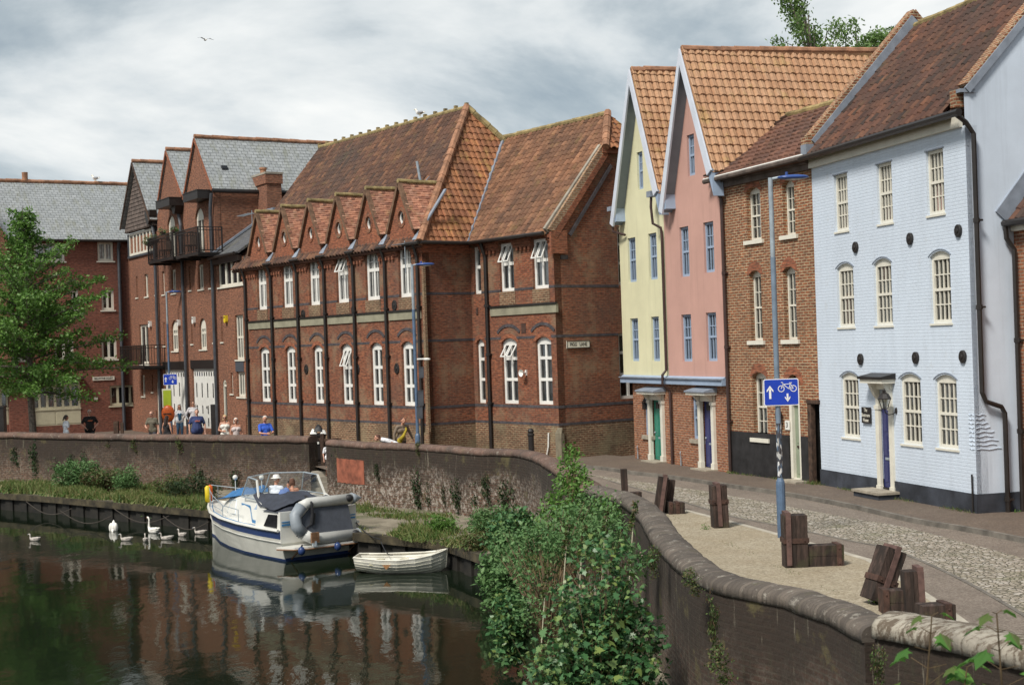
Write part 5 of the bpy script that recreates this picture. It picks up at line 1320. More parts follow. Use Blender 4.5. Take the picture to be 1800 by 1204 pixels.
# a roof light in the nearest slope
def on_slope(y, t, dz=0.03): return (lerp(gab[2][1], gab[2][2] + 0.1, t), y, lerp(GZ, gab[2][3], t) + dz)
mb = MB(); mb.prism([on_slope(0.75, 0.58), on_slope(1.05, 0.58), on_slope(1.05, 0.64), on_slope(0.75, 0.64)], (0.03, 0, 0.05)); mb.build('roof_light', M['dark_glass'], wr)
mb = MB(); mb.box(g0, LW, 8.8, 9.0, 0, 11); mb.box(g0, g0 + 0.2, 0, 9, 0, 10.8); mb.build('rear_wall', M['brick_ware'], wr)
# lean-to roof against the school
mb = MB(); slab(mb, [(15.40, -0.25, 8.75), (LW + 0.1, -0.25, 8.75), (LW + 0.1, 3.6, 11.4), (15.40, 3.6, 11.4)], 0.10); mb.build('lean_to_roof', M['slate_dark'], wr)
mb = MB(); mb.beam((15.46, -0.25, 8.86), (15.46, 3.6, 11.5), 0.12, 0.10); mb.build('lead_flashing', M['lead'], wr)
mb = MB(); mb.tube([(15.35, -0.36, 8.68), (LW, -0.36, 8.68)], 0.08, 8); mb.box(15.4, LW, -0.18, 0.0, 8.35, 8.62); mb.build('gutter', M['pipe'], wr)
# downpipes with hopper heads in the valleys
def hopper(x, zt, dz=0.0):
 o = pipe('drainpipe', wr, [(x, -0.16, zt - 0.75), (x + 0.28, -0.16, zt - 1.35), (x + 0.28, -0.13, 0.0)], 0.085, M['pipe_grey'])
 mb = MB(); mb.prism([(x - 0.45, -0.42, zt), (x + 0.45, -0.42, zt), (x + 0.42, -0.42, zt - 0.3), (x + 0.12, -0.42, zt - 0.75), (x - 0.12, -0.42, zt - 0.75), (x - 0.42, -0.42, zt - 0.3)], (0, 0.40, 0)); mb.build('hopper_head', M['black'], o)
x1_ = hs(FWa, 279, 500) - 0.28; x2_ = hs(FWa, 326.5, 500) - 0.28
hopper(x1_, 11.85); hopper(x2_, 12.0)
x3_ = hs(FWa, 378, 480)
pipe('drainpipe', wr, [(15.5, -0.14, 11.75), (15.35, -0.16, 11.2), (x3_, -0.14, 10.7), (x3_, -0.13, 0.0)], 0.085, M['pipe_grey'])
# hoist boxes
for (px0, py0, px1, py1) in ((275, 350.5, 299.5, 361), (323, 337.5, 349, 348.5)):
 s0, z1 = FWa.hit(px0, py0, -0.7); s1, z0 = FWa.hit(px1, py1, -0.7)
 mb = MB(); mb.box(s0, s1, -0.75, 0.0, z0, z0 + 0.38); mb.box(s0 - 0.02, s1 + 0.02, -0.78, 0.0, z0 + 0.381, z0 + 0.42); mb.build('hoist_canopy', M['black'], wr)
# balconies
def balcony(x0, x1, z, h=1.1, proj=1.15, dark='black'):
 mb = MB(); mb.box(x0, x1, -proj, 0.0, z - 0.16, z - 0.08); mb.box(x0 - 0.03, x1 + 0.03, -proj - 0.03, -proj + 0.04, z - 0.2, z - 0.04)
 for x in (x0 + 0.1, x1 - 0.1, (x0 + x1) / 2): mb.box(x - 0.04, x + 0.04, -proj, 0, z - 0.26, z - 0.161)
 o = mb.build('balcony', M[dark], wr)
 r = MB()
 P_ = [(x0, 0.0), (x0, -proj), (x1, -proj), (x1, 0.0)]
 for (a, b) in zip(P_[:-1], P_[1:]):
  r.beam((a[0], a[1], z + h), (b[0], b[1], z + h), 0.035, 0.04, side=(0, 0, 1)); r.beam((a[0], a[1], z + h - 0.14), (b[0], b[1], z + h - 0.14), 0.03, 0.03, side=(0, 0, 1)); r.beam((a[0], a[1], z + 0.02), (b[0], b[1], z + 0.02), 0.04, 0.04, side=(0, 0, 1))
  ln = math.hypot(b[0] - a[0], b[1] - a[1]); n_ = max(2, int(ln / 0.13))
  for k in range(n_ + 1):
   x, y = lerp(a[0], b[0], k / n_), lerp(a[1], b[1], k / n_)
   r.box(x - 0.011, x + 0.011, y - 0.011, y + 0.011, z, z + h)
 for p in P_: r.box(p[0] - 0.03, p[0] + 0.03, p[1] - 0.03, p[1] + 0.03, z - 0.1, z + h + 0.02)
 r.build('railing', M[dark], o)
 return o
def bal_px(l, r, yl):
 s0, z = FWa.hit(l, yl, -1.15); s1, _ = FWa.hit(r, yl, -1.15); return s0, s1
zb = rect(FWa, ((293.5, 381), (309.5, 456)))[2]
zb2 = rect(FWa, ((342.5, 368), (360, 447)))[2]
bal_a = bal_px(261, 305, 450); bal_b = bal_px(310, 349, 440)
balcony(bal_a[0], bal_a[1], zb); balcony(bal_b[0], bal_b[1], zb2)
zb3 = rect(FWa, ((244.5, 571), (262.4, 640)))[2]
s0_, s1_ = hs(FWa, 212, 620, -1.15), hs(FWa, 252, 620, -1.15)
balcony(max(s0_, 0.95), s1_, zb3, 1.0)
# chimney between the lean-to and the school
cA = FWa.hit(435, 340, 2.2); cB = FWa.hit(471, 340, 2.2)
ctop = FWa.hit(450, 308, 2.2)[1]
mb = MB(); x0, x1 = cA[0], cB[0] - 0.15
mb.box(x0, x1, 2.2, 2.95, 8.0, ctop - 0.55); mb.box(x0 - 0.06, x1 + 0.06, 2.14, 3.01, ctop - 0.549, ctop - 0.10); ch = mb.build('chimney', M['brick_ware'], wr)
mb = MB(); mb.box(x0 - 0.08, x1 + 0.08, 2.12, 3.03, ctop - 0.099, ctop); mb.build('chimney_cap', M['concrete'], ch)
mb = MB(); mb.lathe([(0.16, 0), (0.14, 0.02), (0.15, 0.26), (0.19, 0.28), (0.19, 0.36), (0.12, 0.36)], ((x0 + x1) / 2, 2.55, ctop), 12); mb.build('chimney_pot', M['orange'] if False else M['ridge_tile'], ch)
mb = MB(); mb.box(x1 + 0.1, x1 + 1.2, 2.0, 3.2, 9.5, 10.9); mb.build('lead_gutter', M['lead'], wr)
aerial(wr, 19.3, 0.4, 9.0, 1.6, 12, 1.3)
# alarm boxes on the wall
for i, (x, y, lab, m_) in enumerate(((265.6, 570, 'white alarm box beside the balcony door', 'white'), (316, 568, 'white alarm box beside the first arched window', 'white'), (342.5, 563, 'white alarm box between slim window and second arched window', 'white'), (399, 561, 'yellow alarm box under the lean-to eaves beside the tall window', 'yellow'))):
 s_, z_ = FWa.hit(x, y)
 o = empty('alarm_box', FWa.world(s_, -0.06, z_), FWa.rz, lab, 'alarm box')
 mb = MB(); mb.prism([(-0.13, 0.06, 0.17), (0.13, 0.06, 0.17), (0.13, 0.06, -0.10), (0.08, 0.06, -0.17), (-0.08, 0.06, -0.17), (-0.13, 0.06, -0.10)], (0, -0.13, 0)); mb.build('casing', M[m_], o)
 mb = MB(); mb.box(-0.06, 0.06, -0.085, -0.071, 0.06, 0.12); mb.build('strobe', M['rust'], o)
# balcony furniture and plants
def leafcloud(name, parent, mat, blobs, size, n, tmpl='rh', up=0.4, seed=1, loc=None):
 pass
# ------------------------------------------------------------------ 7. far-left building
lb = empty('slate_roofed_house', (FL.A.x, FL.A.y, 0), FL.rz, 'long brick house with grey slate roof and cream casements behind the tree', 'house')
LL = FL.len
LX = LL + 1.4
EL = 10.75
lw = [((59, 428), (114, 459.5), 3), ((171, 425.5), (199.5, 459), 2), ((125, 510), (138.5, 545), 1), ((178, 509.5), (201, 545), 2), ((178, 594), (206, 631), 2), ((192.5, 678), (241, 711), 4), ((60, 510), (88, 546), 2), ((95, 596), (130, 633), 2), ((20, 596), (50, 633), 2)]
shops = [rect(FL, ((51, 670), (142.5, 745))), rect(FL, ((-12, 683), (15.5, 746)))]
hl = [rect(FL, (a, b)) for a, b, c in lw]
hl[5] = (hl[5][0], LL + 0.6, hl[5][2], hl[5][3])
wall('wall', lb, M['brick_far'], [(-2, -0.1), (LX, -0.1), (LX, EL), (-2, EL)], [hole(*r) for r in hl] + [hole(r[0], r[1], r[2], r[3]) for r in shops])
for r, (a, b, c) in zip(hl, lw):
 window(lb, *r, y=0.08, cols=c, tiers=(), fm='cream_dark' if r[3] < 3 else 'cream', fo=0.12, mm=0.12, glass='glass', back='net' if r[3] > 8 else None, sill=(0.08, 0.05, 0.08))
for r in shops:
 n_ = 6 if r[1] - r[0] > 1.5 else 2
 zsill = r[2] + 0.92
 window(lb, r[0], r[1], zsill, r[3], y=0.02, cols=n_, tiers=(0.84,), fm='cream_dark', fo=0.10, mm=0.13, rr=0.10, glass='glass', back='net', name='shop_window')
 mb = MB(); mb.box(r[0], r[1], 0.0, 0.1, r[2], zsill - 0.002); mb.box(r[0], (r[0] + r[1]) / 2 - 0.05, -0.015, 0.0, r[2] + 0.08, zsill - 0.12); mb.box((r[0] + r[1]) / 2 + 0.05, r[1], -0.015, 0.0, r[2] + 0.08, zsill - 0.12); mb.box(r[0] - 0.03, r[1] + 0.03, -0.05, 0.0, zsill - 0.08, zsill - 0.003); mb.build('stall_riser', M['cream_dark'], lb)
 mb = MB(); mb.box(r[0] - 0.1, r[1] + 0.15, -0.45, 0.0, r[3], r[3] + 0.14); mb.build('shop_canopy', M['wood_old'], lb)
mb = MB(); slab(mb, [(-2, -0.30, EL + 0.02), (LX + 2.6, -0.30, EL + 0.02), (LX + 2.6, 3.6, EL + 3.6), (-2, 3.6, EL + 3.6)], 0.12); slab(mb, [(-2, 3.6, EL + 3.6), (LX + 2.6, 3.6, EL + 3.6), (LX + 2.6, 7.4, EL), (-2, 7.4, EL)], 0.12); mb.build('slate_roof', M['slate'], lb)
ridge('ridge_tiles', lb, (-2, 3.6, EL + 3.65), (LL + 2.6, 3.6, EL + 3.65), M['ridge_tile'], 0.12, 0.45)
mb = MB(); mb.tube([(5.4, -0.38, EL - 0.05), (LX, -0.38, EL - 0.05)], 0.08, 8); mb.build('gutter', M['pipe'], lb)
pipe('drainpipe', lb, [(LL - 0.32, -0.30, EL - 0.1), (LL - 0.32, -0.12, EL - 0.5), (LL - 0.32, -0.12, 0)], 0.09, M['pipe_grey'])
xd = hs(FL, 31, 720); pipe('drainpipe', lb, [(xd, -0.12, 5), (xd, -0.12, 0)], 0.10, M['pipe_grey'])
wall('end_wall', lb, M['brick_far'], [(0, 0), (7.2, 0), (7.2, EL), (0, EL)], rot=(LX - 0.02, 0, PI / 2), thick=0.1)
# projecting gabled bay at the frame edge
xg = hs(FL, 12, 420, -0.6)
wall('gabled_bay', lb, M['brick_ware'], [(xg - 6, 3.2), (xg, 3.2), (xg, EL + 0.1), (xg - 3.0, EL + 5.2), (xg - 6, EL)], y=-0.6, thick=0.6)
# the pier beside the shop window
x0 = hs(FL, 17, 720, -0.25); x1 = hs(FL, 50, 720, -0.25)
mb = MB(); mb.box(x0, x1, -0.25, 0.02, -0.1, 3.2); mb.build('brick_pier', M['brick_far'], lb)
mb = MB(); mb.lathe([(0.16, 0), (0.17, 0.5), (0.0, 0.5)], (hs(FL, 44, 320, 3.6), 3.6, EL + 3.65), 10); mb.build('chimney_pot', M['ridge_tile'], lb)
plc, w_, h_ = plate('street_sign', FL, 162.5, 662.5, 201, 667.5, 'white street name plate BELLMYTHE COURT on brick above the shop window', 'sign', 'BELLMYTHE COURT', 0.15, M['cream'], M['text_black'], squeeze=0.78)
plc2, _, _ = plate('small_sign', FL, 165.5, 698, 172, 702.5, 'small blank white notice on the brick wall beside the shop window', 'sign', '', 0.1, M['cream'], M['text_black'])
# black cabinet at the left edge of the frame
kb = empty('street_cabinet', P(2, 755, 66).xyz * 1.0, 0, 'tall black slatted cabinet beside the tree at the frame edge', 'cabinet')
kb.location.z = 0
mb = MB(); mb.box(-0.6, 0.2, -0.2, 0.2, 0.0, 2.0); mb.box(-0.64, 0.24, -0.24, 0.24, 2.0, 2.08); mb.build('body', M['black'], kb)
mb = MB(); mb.box(-0.18, -0.16, -0.215, -0.19, 0.1, 1.95); mb.ball((0.1, -0.22, 0.4), 0.09, 8, 5); mb.build('door_seam', M['steel'], kb)
# ------------------------------------------------------------------ 8. ground, street, pavements
def cobblemat():
 m, t, b = newmat('cobbles')
 co = coords(t, 'Object')
 wn = N(t, 'ShaderNodeTexNoise', i_Scale=5.0); L(t, co, wn.inputs['Vector'])
 ad_ = N(t, 'ShaderNodeMix', data_type='VECTOR'); ad_.inputs[0].default_value = 0.04; L(t, co, ad_.inputs[4]); L(t, wn.outputs[1], ad_.inputs[5])
 v = N(t, 'ShaderNodeTexVoronoi', feature='F1'); v.inputs['Scale'].default_value = 10.5; L(t, ad_.outputs[1], v.inputs['Vector'])
 v2 = N(t, 'ShaderNodeTexVoronoi', feature='DISTANCE_TO_EDGE'); v2.inputs['Scale'].default_value = 10.5; L(t, ad_.outputs[1], v2.inputs['Vector'])
 sp_ = N(t, 'ShaderNodeSeparateXYZ'); L(t, v.outputs['Color'], sp_.inputs[0])
 c = ramp(t, sp_.outputs[0], [(0.0, (0.20, 0.17, 0.13)), (0.35, (0.34, 0.30, 0.23)), (0.7, (0.42, 0.36, 0.30)), (1.0, (0.52, 0.48, 0.42))])
 c = mix(t, ramp(t, v2.outputs[0], [(0.02, 1.0), (0.12, 0.0)]), c, (0.13, 0.12, 0.08))
 c = mix(t, ramp(t, noise_out(t, co, 0.9, 6), [(0.55, 0.0), (0.7, 0.45)]), c, (0.14, 0.15, 0.06))
 L(t, c, b.inputs['Base Color']); b.inputs['Roughness'].default_value = 0.75
 h = ramp(t, v2.outputs[0], [(0.0, 0.0), (0.08, 0.55), (0.35, 1.0)])
 bump(t, b, h, 1.0, 0.035)
 return m
def gravelmat(name, c1, c2, c3, scale=45.0, stain=(0.2, 0.17, 0.12), sa=0.3, rough=0.9):
 m, t, b = newmat(name)
 co = coords(t, 'Object')
 v = N(t, 'ShaderNodeTexVoronoi', feature='F1'); v.inputs['Scale'].default_value = scale; L(t, co, v.inputs['Vector'])
 sp_ = N(t, 'ShaderNodeSeparateXYZ'); L(t, v.outputs['Color'], sp_.inputs[0])
 c = ramp(t, sp_.outputs[0], [(0.0, c1), (0.5, c2), (1.0, c3)])
 c = mix(t, ramp(t, noise_out(t, co, 0.7, 8, 0.65), [(0.42, 0.0), (0.72, sa)]), c, stain)
 c = mix(t, 0.6, c, ramp(t, noise_out(t, co, 3.5, 6, 0.7), [(0.3, 0.8), (0.7, 1.15)]), 'MULTIPLY')
 L(t, c, b.inputs['Base Color']); b.inputs['Roughness'].default_value = rough
 bump(t, b, v.outputs['Distance'], 0.5, 0.006)
 return m
M['cobbles'] = cobblemat()
M['buff'] = gravelmat('buff_resin', (0.23, 0.19, 0.13), (0.325, 0.275, 0.195), (0.43, 0.375, 0.28), 32.0, (0.20, 0.14, 0.07), 0.35)
M['tarmac'] = gravelmat('brown_tarmac', (0.13, 0.10, 0.08), (0.19, 0.155, 0.125), (0.26, 0.22, 0.18), 38.0, (0.10, 0.08, 0.065), 0.5)
M['paving'] = gravelmat('brown_paving', (0.10, 0.073, 0.054), (0.13, 0.098, 0.073), (0.17, 0.130, 0.10), 30.0, (0.08, 0.06, 0.05), 0.5)
M['kerb'] = plain('kerb_stone', (0.15, 0.135, 0.115), 0.85, 0.2, 3, bumpd=0.004)
M['pale_kerb'] = plain('pale_edging', (0.40, 0.365, 0.30), 0.85, 0.12, 2)
crest_px = [(583, 772), (636, 776), (760, 781), (840, 787), (900, 789), (931, 792.5), (955.6, 799.4), (987, 817), (1022, 838), (1047, 852), (1089.4, 862.7), (1107, 868), (1122.9, 877), (1147, 898), (1169, 931), (1198, 960), (1240, 993), (1282, 1010), (1339, 1023), (1395, 1033), (1452, 1051), (1500, 1068), (1556, 1094)]
ZC = 1.10
crest = [G(x, y, ZC) for x, y in crest_px]
nearw = [G(1556, 1094, ZC), G(1614, 1106, ZC + 0.12), G(1673, 1130, ZC + 0.12), G(1732, 1152, ZC + 0.12), G(1800, 1172, ZC + 0.12)]
nearw = [Vector((crest[-1].x, crest[-1].y, 0)) + Vector(d) for d in ((0.02, -0.10, 0), (0.40, -0.62, 0), (0.85, -1.45, 0), (1.5, -2.9, 0), (2.1, -4.6, 0), (2.6, -7.0, 0))]
leftc = [G(x, y, ZC) for x, y in ((-260, 756), (0, 759), (200, 762), (400, 764), (552, 766))]
def gp(pts, z): return [(G(x, y, 0).x, G(x, y, 0).y, z) for x, y in pts]
edge = [(p.x, p.y) for p in leftc] + [(p.x, p.y) for p in crest] + [(p.x, p.y) for p in nearw]
mb = MB()
outer = [(60, edge[-1][1]), (400, 60), (400, 900), (-400, 900), (-400, leftc[0].y + 8)]
poly = [Vector((x, y, 0)) for x, y in edge + outer]
tr_ = tessellate_polygon([poly])
mb.add([(p.x, p.y, 0.0) for p in poly], [tuple(t) if (poly[t[1]] - poly[t[0]]).cross(poly[t[2]] - poly[t[0]]).z > 0 else (t[0], t[2], t[1]) for t in tr_])
tag(mb.build('quay_ground', M['paving']), kind='structure')
K1 = [(1203, 897), (1254, 910), (1339, 932), (1500, 977), (1538, 991), (1632, 1050), (1732, 1123), (1830, 1190)]          # pale edging by the buff
K0 = [(1120, 876), (1160, 886)]
C_lo = [(1070, 845), (1130, 862), (1206, 884), (1282, 907), (1367, 924), (1500, 952), (1556, 963), (1614, 984), (1703, 1026), (1800, 1082), (1900, 1145)]
C_hi = [(1035, 834), (1090, 842), (1141, 849), (1240, 864), (1367, 887), (1500, 912), (1585, 926), (1703, 956), (1800, 982), (1900, 1012)]
KB = [(1012, 823), (1060, 826), (1113, 834), (1183, 842), (1282, 857), (1395, 874), (1500, 894), (1526, 900), (1614, 920), (1703, 935), (1800, 954), (1900, 974)]
def sheet(name, up, lo, z, mat, kind='structure'):
 mb = MB(); pl_ = [Vector(p) for p in lo + up[::-1]]
 flat_ = [Vector((p.x, p.y, 0)) for p in pl_]
 tr_ = tessellate_polygon([flat_])
 mb.add(pl_, [tuple(t) if (flat_[t[1]] - flat_[t[0]]).cross(flat_[t[2]] - flat_[t[0]]).z > 0 else (t[0], t[2], t[1]) for t in tr_])
 return tag(mb.build(name, mat), kind=kind)
# smooth spline through the pixel points
def spl(pts, n=6):
 out = []
 P4 = [pts[0]] + list(pts) + [pts[-1]]
 for i in range(1, len(P4) - 2):
  p0, p1, p2, p3 = (Vector(P4[i + k - 1]) for k in range(4))
  for k in range(n):
   t = k / n
   out.append(0.5 * ((2 * p1) + (-p0 + p2) * t + (2 * p0 - 5 * p1 + 4 * p2 - p3) * t * t + (-p0 + 3 * p1 - 3 * p2 + p3) * t ** 3))
 out.append(Vector(P4[-2]))
 return out
cr_s = spl([Vector((p.x, p.y)) for p in crest])
k1 = spl([Vector((p[0], p[1])) for p in gp(K0[1:] + K1, 0)])
buff_lo = [(p.x, p.y, 0.008) for p in cr_s if p.y < G(1100, 866, 0).y] + [(p.x, p.y, 0.008) for p in nearw]
buff_up = [(p.x, p.y, 0.008) for p in k1]
# buff pavement between the river wall and the pale edging
bp = [Vector((x, y, 0)) for x, y, _ in buff_lo] ; bu = [Vector((x, y, 0)) for x, y, _ in buff_up]
sheet('buff_footway', [(p.x, p.y, 0.008) for p in bu], [(p.x, p.y, 0.008) for p in bp], 0.008, M['buff'])
def ribbon(name, pts, w, h, z, mat):
 mb = MB(); n = len(pts); vs = []
 for i, p in enumerate(pts):
  t = (pts[min(i + 1, n - 1)] - pts[max(0, i - 1)]).normalized(); q = Vector((-t.y, t.x)) * w / 2
  vs += [(p.x - q.x, p.y - q.y, z - 0.1), (p.x - q.x, p.y - q.y, z + h), (p.x + q.x, p.y + q.y, z + h), (p.x + q.x, p.y + q.y, z - 0.1)]
 fs = []
 for i in range(n - 1):
  for k in range(3): a = i * 4 + k; fs.append((a, a + 1, a + 5, a + 4)[::-1])
 mb.add(vs, fs)
 return tag(mb.build(name, mat), kind='structure')
ribbon('pale_edging', k1, 0.14, 0.012, 0.004, M['pale_kerb'])
klo = spl([Vector((p[0], p[1])) for p in gp(C_lo, 0)]); khi = spl([Vector((p[0], p[1])) for p in gp(C_hi, 0)]); kkb = spl([Vector((p[0], p[1])) for p in gp(KB, 0)])
sheet('tarmac_road', [(p.x, p.y, 0.004) for p in kkb], [(p.x, p.y, 0.004) for p in spl([Vector((p[0], p[1])) for p in gp([(1012, 824), (1060, 856), (1115, 875)] + K0[1:] + K1, 0)])], 0.004, M['tarmac'])
sheet('cobbled_road', [(p.x, p.y, 0.012) for p in khi], [(p.x, p.y, 0.012) for p in klo], 0.012, M['cobbles'])
ribbon('cobble_edging', klo, 0.07, 0.012, 0.006, M['kerb'])
# raised pavement along the houses
hse = [(p.x, p.y) for p in (G(1010, 822), G(1008, 815))]
pv_back = [Vector((G(1015, 800).x - 0.4, G(1015, 800).y + 0.5)), FY.world(0.3, 0.3).xy, FP.world(3.8, 0.3).xy, FH.world(4.4, 0.3).xy, FB.world(FB.len, 0.3).xy, FB.world(FB.len + 0.4, 1.5).xy, FB.world(FB.len + 9, 1.5).xy]
pv_front = [p for p in kkb]
mbp = [Vector((p.x, p.y, 0.10)) for p in pv_front]
sheet('pavement', [(p.x, p.y, 0.10) for p in pv_back] , [(p.x, p.y, 0.10) for p in pv_front][:], 0.10, M['paving'])
ribbon('kerb', kkb, 0.10, 0.108, 0.0, M['kerb'])
# drain covers
for (x, y, w_) in ((1395, 874, 0.6), (1640, 936, 0.5)):
 pass
# ------------------------------------------------------------------ 9. river
WZ_ = -1.6
def watermat():
 m, t, b = newmat('river_water')
 b.inputs['Base Color'].default_value = (0.008, 0.013, 0.007, 1)
 b.inputs['Roughness'].default_value = 0.035; b.inputs['IOR'].default_value = 1.33
 co = coords(t, 'Object', (1.0, 0.55, 1))
 n1 = noise_out(t, co, 1.3, 2, 0.5); n2 = noise_out(t, co, 6.0, 3, 0.6)
 obj = coords(t, 'Object')
 # ripples spreading from the stern and the swans die away over the still reaches
 fade = ramp(t, noise_out(t, obj, 0.16, 2), [(0.35, 0.25), (0.65, 1.0)])
 mu = N(t, 'ShaderNodeMath', operation='MULTIPLY_ADD'); L(t, n2, mu.inputs[0]); mu.inputs[1].default_value = 0.25; L(t, n1, mu.inputs[2])
 mm_ = N(t, 'ShaderNodeMath', operation='MULTIPLY'); L(t, mu.outputs[0], mm_.inputs[0]); L(t, fade, mm_.inputs[1])
 bump(t, b, mm_.outputs[0], 0.28, 0.045)
 return m
M['water'] = watermat()
mb = MB(); mb.box(-400, 60, -60, 420, -2.6, WZ_); tag(mb.build('river_water', M['water']), kind='structure')
mb = MB(); mb.box(-900, 900, -300, 1500, -4.0, -3.0); tag(mb.build('ground', M['paving']), kind='structure')
# ------------------------------------------------------------------ 10. river walls
def rivermat():
 m, t, b = newmat('river_wall_brick')
 uv = coords(t, 'UV')
 br = N(t, 'ShaderNodeTexBrick', offset=0.5); br.inputs['Scale'].default_value = 1.0; br.inputs['Brick Width'].default_value = 0.235; br.inputs['Row Height'].default_value = 0.078; br.inputs['Mortar Size'].default_value = 0.012
 for k, c in (('Color1', (0.125, 0.060, 0.038)), ('Color2', (0.075, 0.040, 0.026)), ('Mortar', (0.13, 0.105, 0.075))): br.inputs[k].default_value = (*c, 1)
 L(t, uv, br.inputs['Vector'])
 c = mix(t, 0.9, br.outputs[0], ramp(t, noise_out(t, coords(t, 'UV', (1 / .235, 1 / .078, 1)), 1.3, 1), [(0.3, 0.45), (0.7, 1.4)]), 'MULTIPLY')
 g = N(t, 'ShaderNodeNewGeometry'); sp_ = N(t, 'ShaderNodeSeparateXYZ'); L(t, g.outputs['Position'], sp_.inputs[0])
 obj = coords(t, 'Object')
 # black weathering from the coping down, lime bloom towards the foot
 nn = noise_out(t, obj, 0.45, 8, 0.65)
 def zfac(lo, hi, amp):
  a = N(t, 'ShaderNodeMath', operation='MULTIPLY_ADD'); L(t, nn, a.inputs[0]); a.inputs[1].default_value = amp; L(t, sp_.outputs[2], a.inputs[2])
  r = N(t, 'ShaderNodeMapRange'); L(t, a.outputs[0], r.inputs[0]); r.inputs[1].default_value = lo; r.inputs[2].default_value = hi
  return r.outputs[0]
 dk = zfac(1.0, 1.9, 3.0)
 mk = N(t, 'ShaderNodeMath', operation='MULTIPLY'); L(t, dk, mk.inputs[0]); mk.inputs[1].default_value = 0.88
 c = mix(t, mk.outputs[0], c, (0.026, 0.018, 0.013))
 lm = zfac(1.6, 0.7, 2.2)
 sp2 = ramp(t, noise_out(t, obj, 8.0, 9, 0.80), [(0.50, 0.0), (0.57, 0.85)])
 side_ = N(t, 'ShaderNodeMapRange'); L(t, sp_.outputs[0], side_.inputs[0]); side_.inputs[1].default_value = -9.0; side_.inputs[2].default_value = -5.0; side_.inputs[3].default_value = 0.25
 yr_ = N(t, 'ShaderNodeMapRange'); L(t, sp_.outputs[1], yr_.inputs[0]); yr_.inputs[1].default_value = 24.0; yr_.inputs[2].default_value = 36.0; yr_.inputs[3].default_value = 0.3
 sm_ = N(t, 'ShaderNodeMath', operation='MULTIPLY'); L(t, side_.outputs[0], sm_.inputs[0]); L(t, yr_.outputs[0], sm_.inputs[1])
 ml = N(t, 'ShaderNodeMath', operation='MULTIPLY'); L(t, lm, ml.inputs[0]); L(t, sp2, ml.inputs[1])
 ml2 = N(t, 'ShaderNodeMath', operation='MULTIPLY'); L(t, ml.outputs[0], ml2.inputs[0]); L(t, sm_.outputs[0], ml2.inputs[1])
 c = mix(t, ml2.outputs[0], c, (0.42, 0.37, 0.32))
 st = coords(t, 'Object', (3.5, 3.5, 0.35))
 c = mix(t, ramp(t, noise_out(t, st, 1.5, 6, 0.7), [(0.55, 0.0), (0.7, 0.55)]), c, (0.045, 0.05, 0.024))
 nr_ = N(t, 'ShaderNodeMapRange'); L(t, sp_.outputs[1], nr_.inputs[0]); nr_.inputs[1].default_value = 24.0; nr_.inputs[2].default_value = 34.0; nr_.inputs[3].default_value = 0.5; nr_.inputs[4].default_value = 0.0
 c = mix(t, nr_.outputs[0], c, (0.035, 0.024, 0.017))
 s3 = coords(t, 'Object', (9, 9, 0.9))
 c = mix(t, ramp(t, noise_out(t, s3, 1.0, 7, 0.75), [(0.60, 0.0), (0.68, 0.6)]), c, (0.30, 0.27, 0.20))
 c = mix(t, ramp(t, noise_out(t, obj, 1.6, 8, 0.75), [(0.57, 0.0), (0.66, 0.6)]), c, (0.13, 0.11, 0.045))
 L(t, c, b.inputs['Base Color']); b.inputs['Roughness'].default_value = 0.95
 inv = N(t, 'ShaderNodeMath', operation='MULTIPLY_ADD'); L(t, noise_out(t, obj, 9, 7, 0.7), inv.inputs[0]); inv.inputs[1].default_value = 1.4; L(t, br.outputs[1], inv.inputs[2])
 bump(t, b, inv.outputs[0], 0.9, 0.02)
 return m
M['river_brick'] = rivermat()
def copingmat(name, c1, c2, moss=0.35, band=0.075, mott=0.0):
 m, t, b = newmat(name)
 uv = coords(t, 'UV')
 w = N(t, 'ShaderNodeTexBrick', offset=0.0); w.inputs['Scale'].default_value = 1.0; w.inputs['Brick Width'].default_value = band; w.inputs['Row Height'].default_value = 30.0; w.inputs['Mortar Size'].default_value = 0.006
 for k, c in (('Color1', c1), ('Color2', c2), ('Mortar', tuple(x * 0.5 for x in c1))): w.inputs[k].default_value = (*c, 1)
 L(t, uv, w.inputs['Vector'])
 obj = coords(t, 'Object')
 c = mix(t, ramp(t, noise_out(t, obj, 1.2, 8, 0.7), [(0.40, 0.0), (0.68, 0.75)]), w.outputs[0], (0.055, 0.045, 0.038))
 c = mix(t, ramp(t, noise_out(t, obj, 7.0, 8, 0.75), [(0.56, 0.0), (0.66, moss)]), c, (0.40, 0.37, 0.31))
 c = mix(t, ramp(t, noise_out(t, obj, 2.2, 8, 0.75), [(0.58, 0.0), (0.68, 0.4)]), c, (0.13, 0.12, 0.05))
 if mott: c = mix(t, ramp(t, noise_out(t, coords(t, 'Object', (2.0, 5.0, 2.0)), 2.0, 9, 0.75), [(0.46, 0.0), (0.54, mott)]), c, (0.10, 0.070, 0.045))
 L(t, c, b.inputs['Base Color']); b.inputs['Roughness'].default_value = 0.9
 ad_ = N(t, 'ShaderNodeMath', operation='MULTIPLY_ADD'); L(t, noise_out(t, obj, 14, 9, 0.8), ad_.inputs[0]); ad_.inputs[1].default_value = 2.5
 iv = N(t, 'ShaderNodeMath', operation='SUBTRACT'); iv.inputs[0].default_value = 1.0; L(t, w.outputs[1], iv.inputs[1]); L(t, iv.outputs[0], ad_.inputs[2])
 bump(t, b, ad_.outputs[0], 0.8, 0.012)
 return m
M['coping'] = copingmat('coping_brick', (0.20, 0.12, 0.09), (0.15, 0.09, 0.07), 0.5)
M['coping_near'] = copingmat('coping_near', (0.19, 0.155, 0.125), (0.10, 0.082, 0.068), 0.7, 0.078)
M['coping_pale'] = copingmat('coping_pale', (0.42, 0.38, 0.31), (0.34, 0.30, 0.24), 0.8, 0.40, 0.9)
V2 = Vector
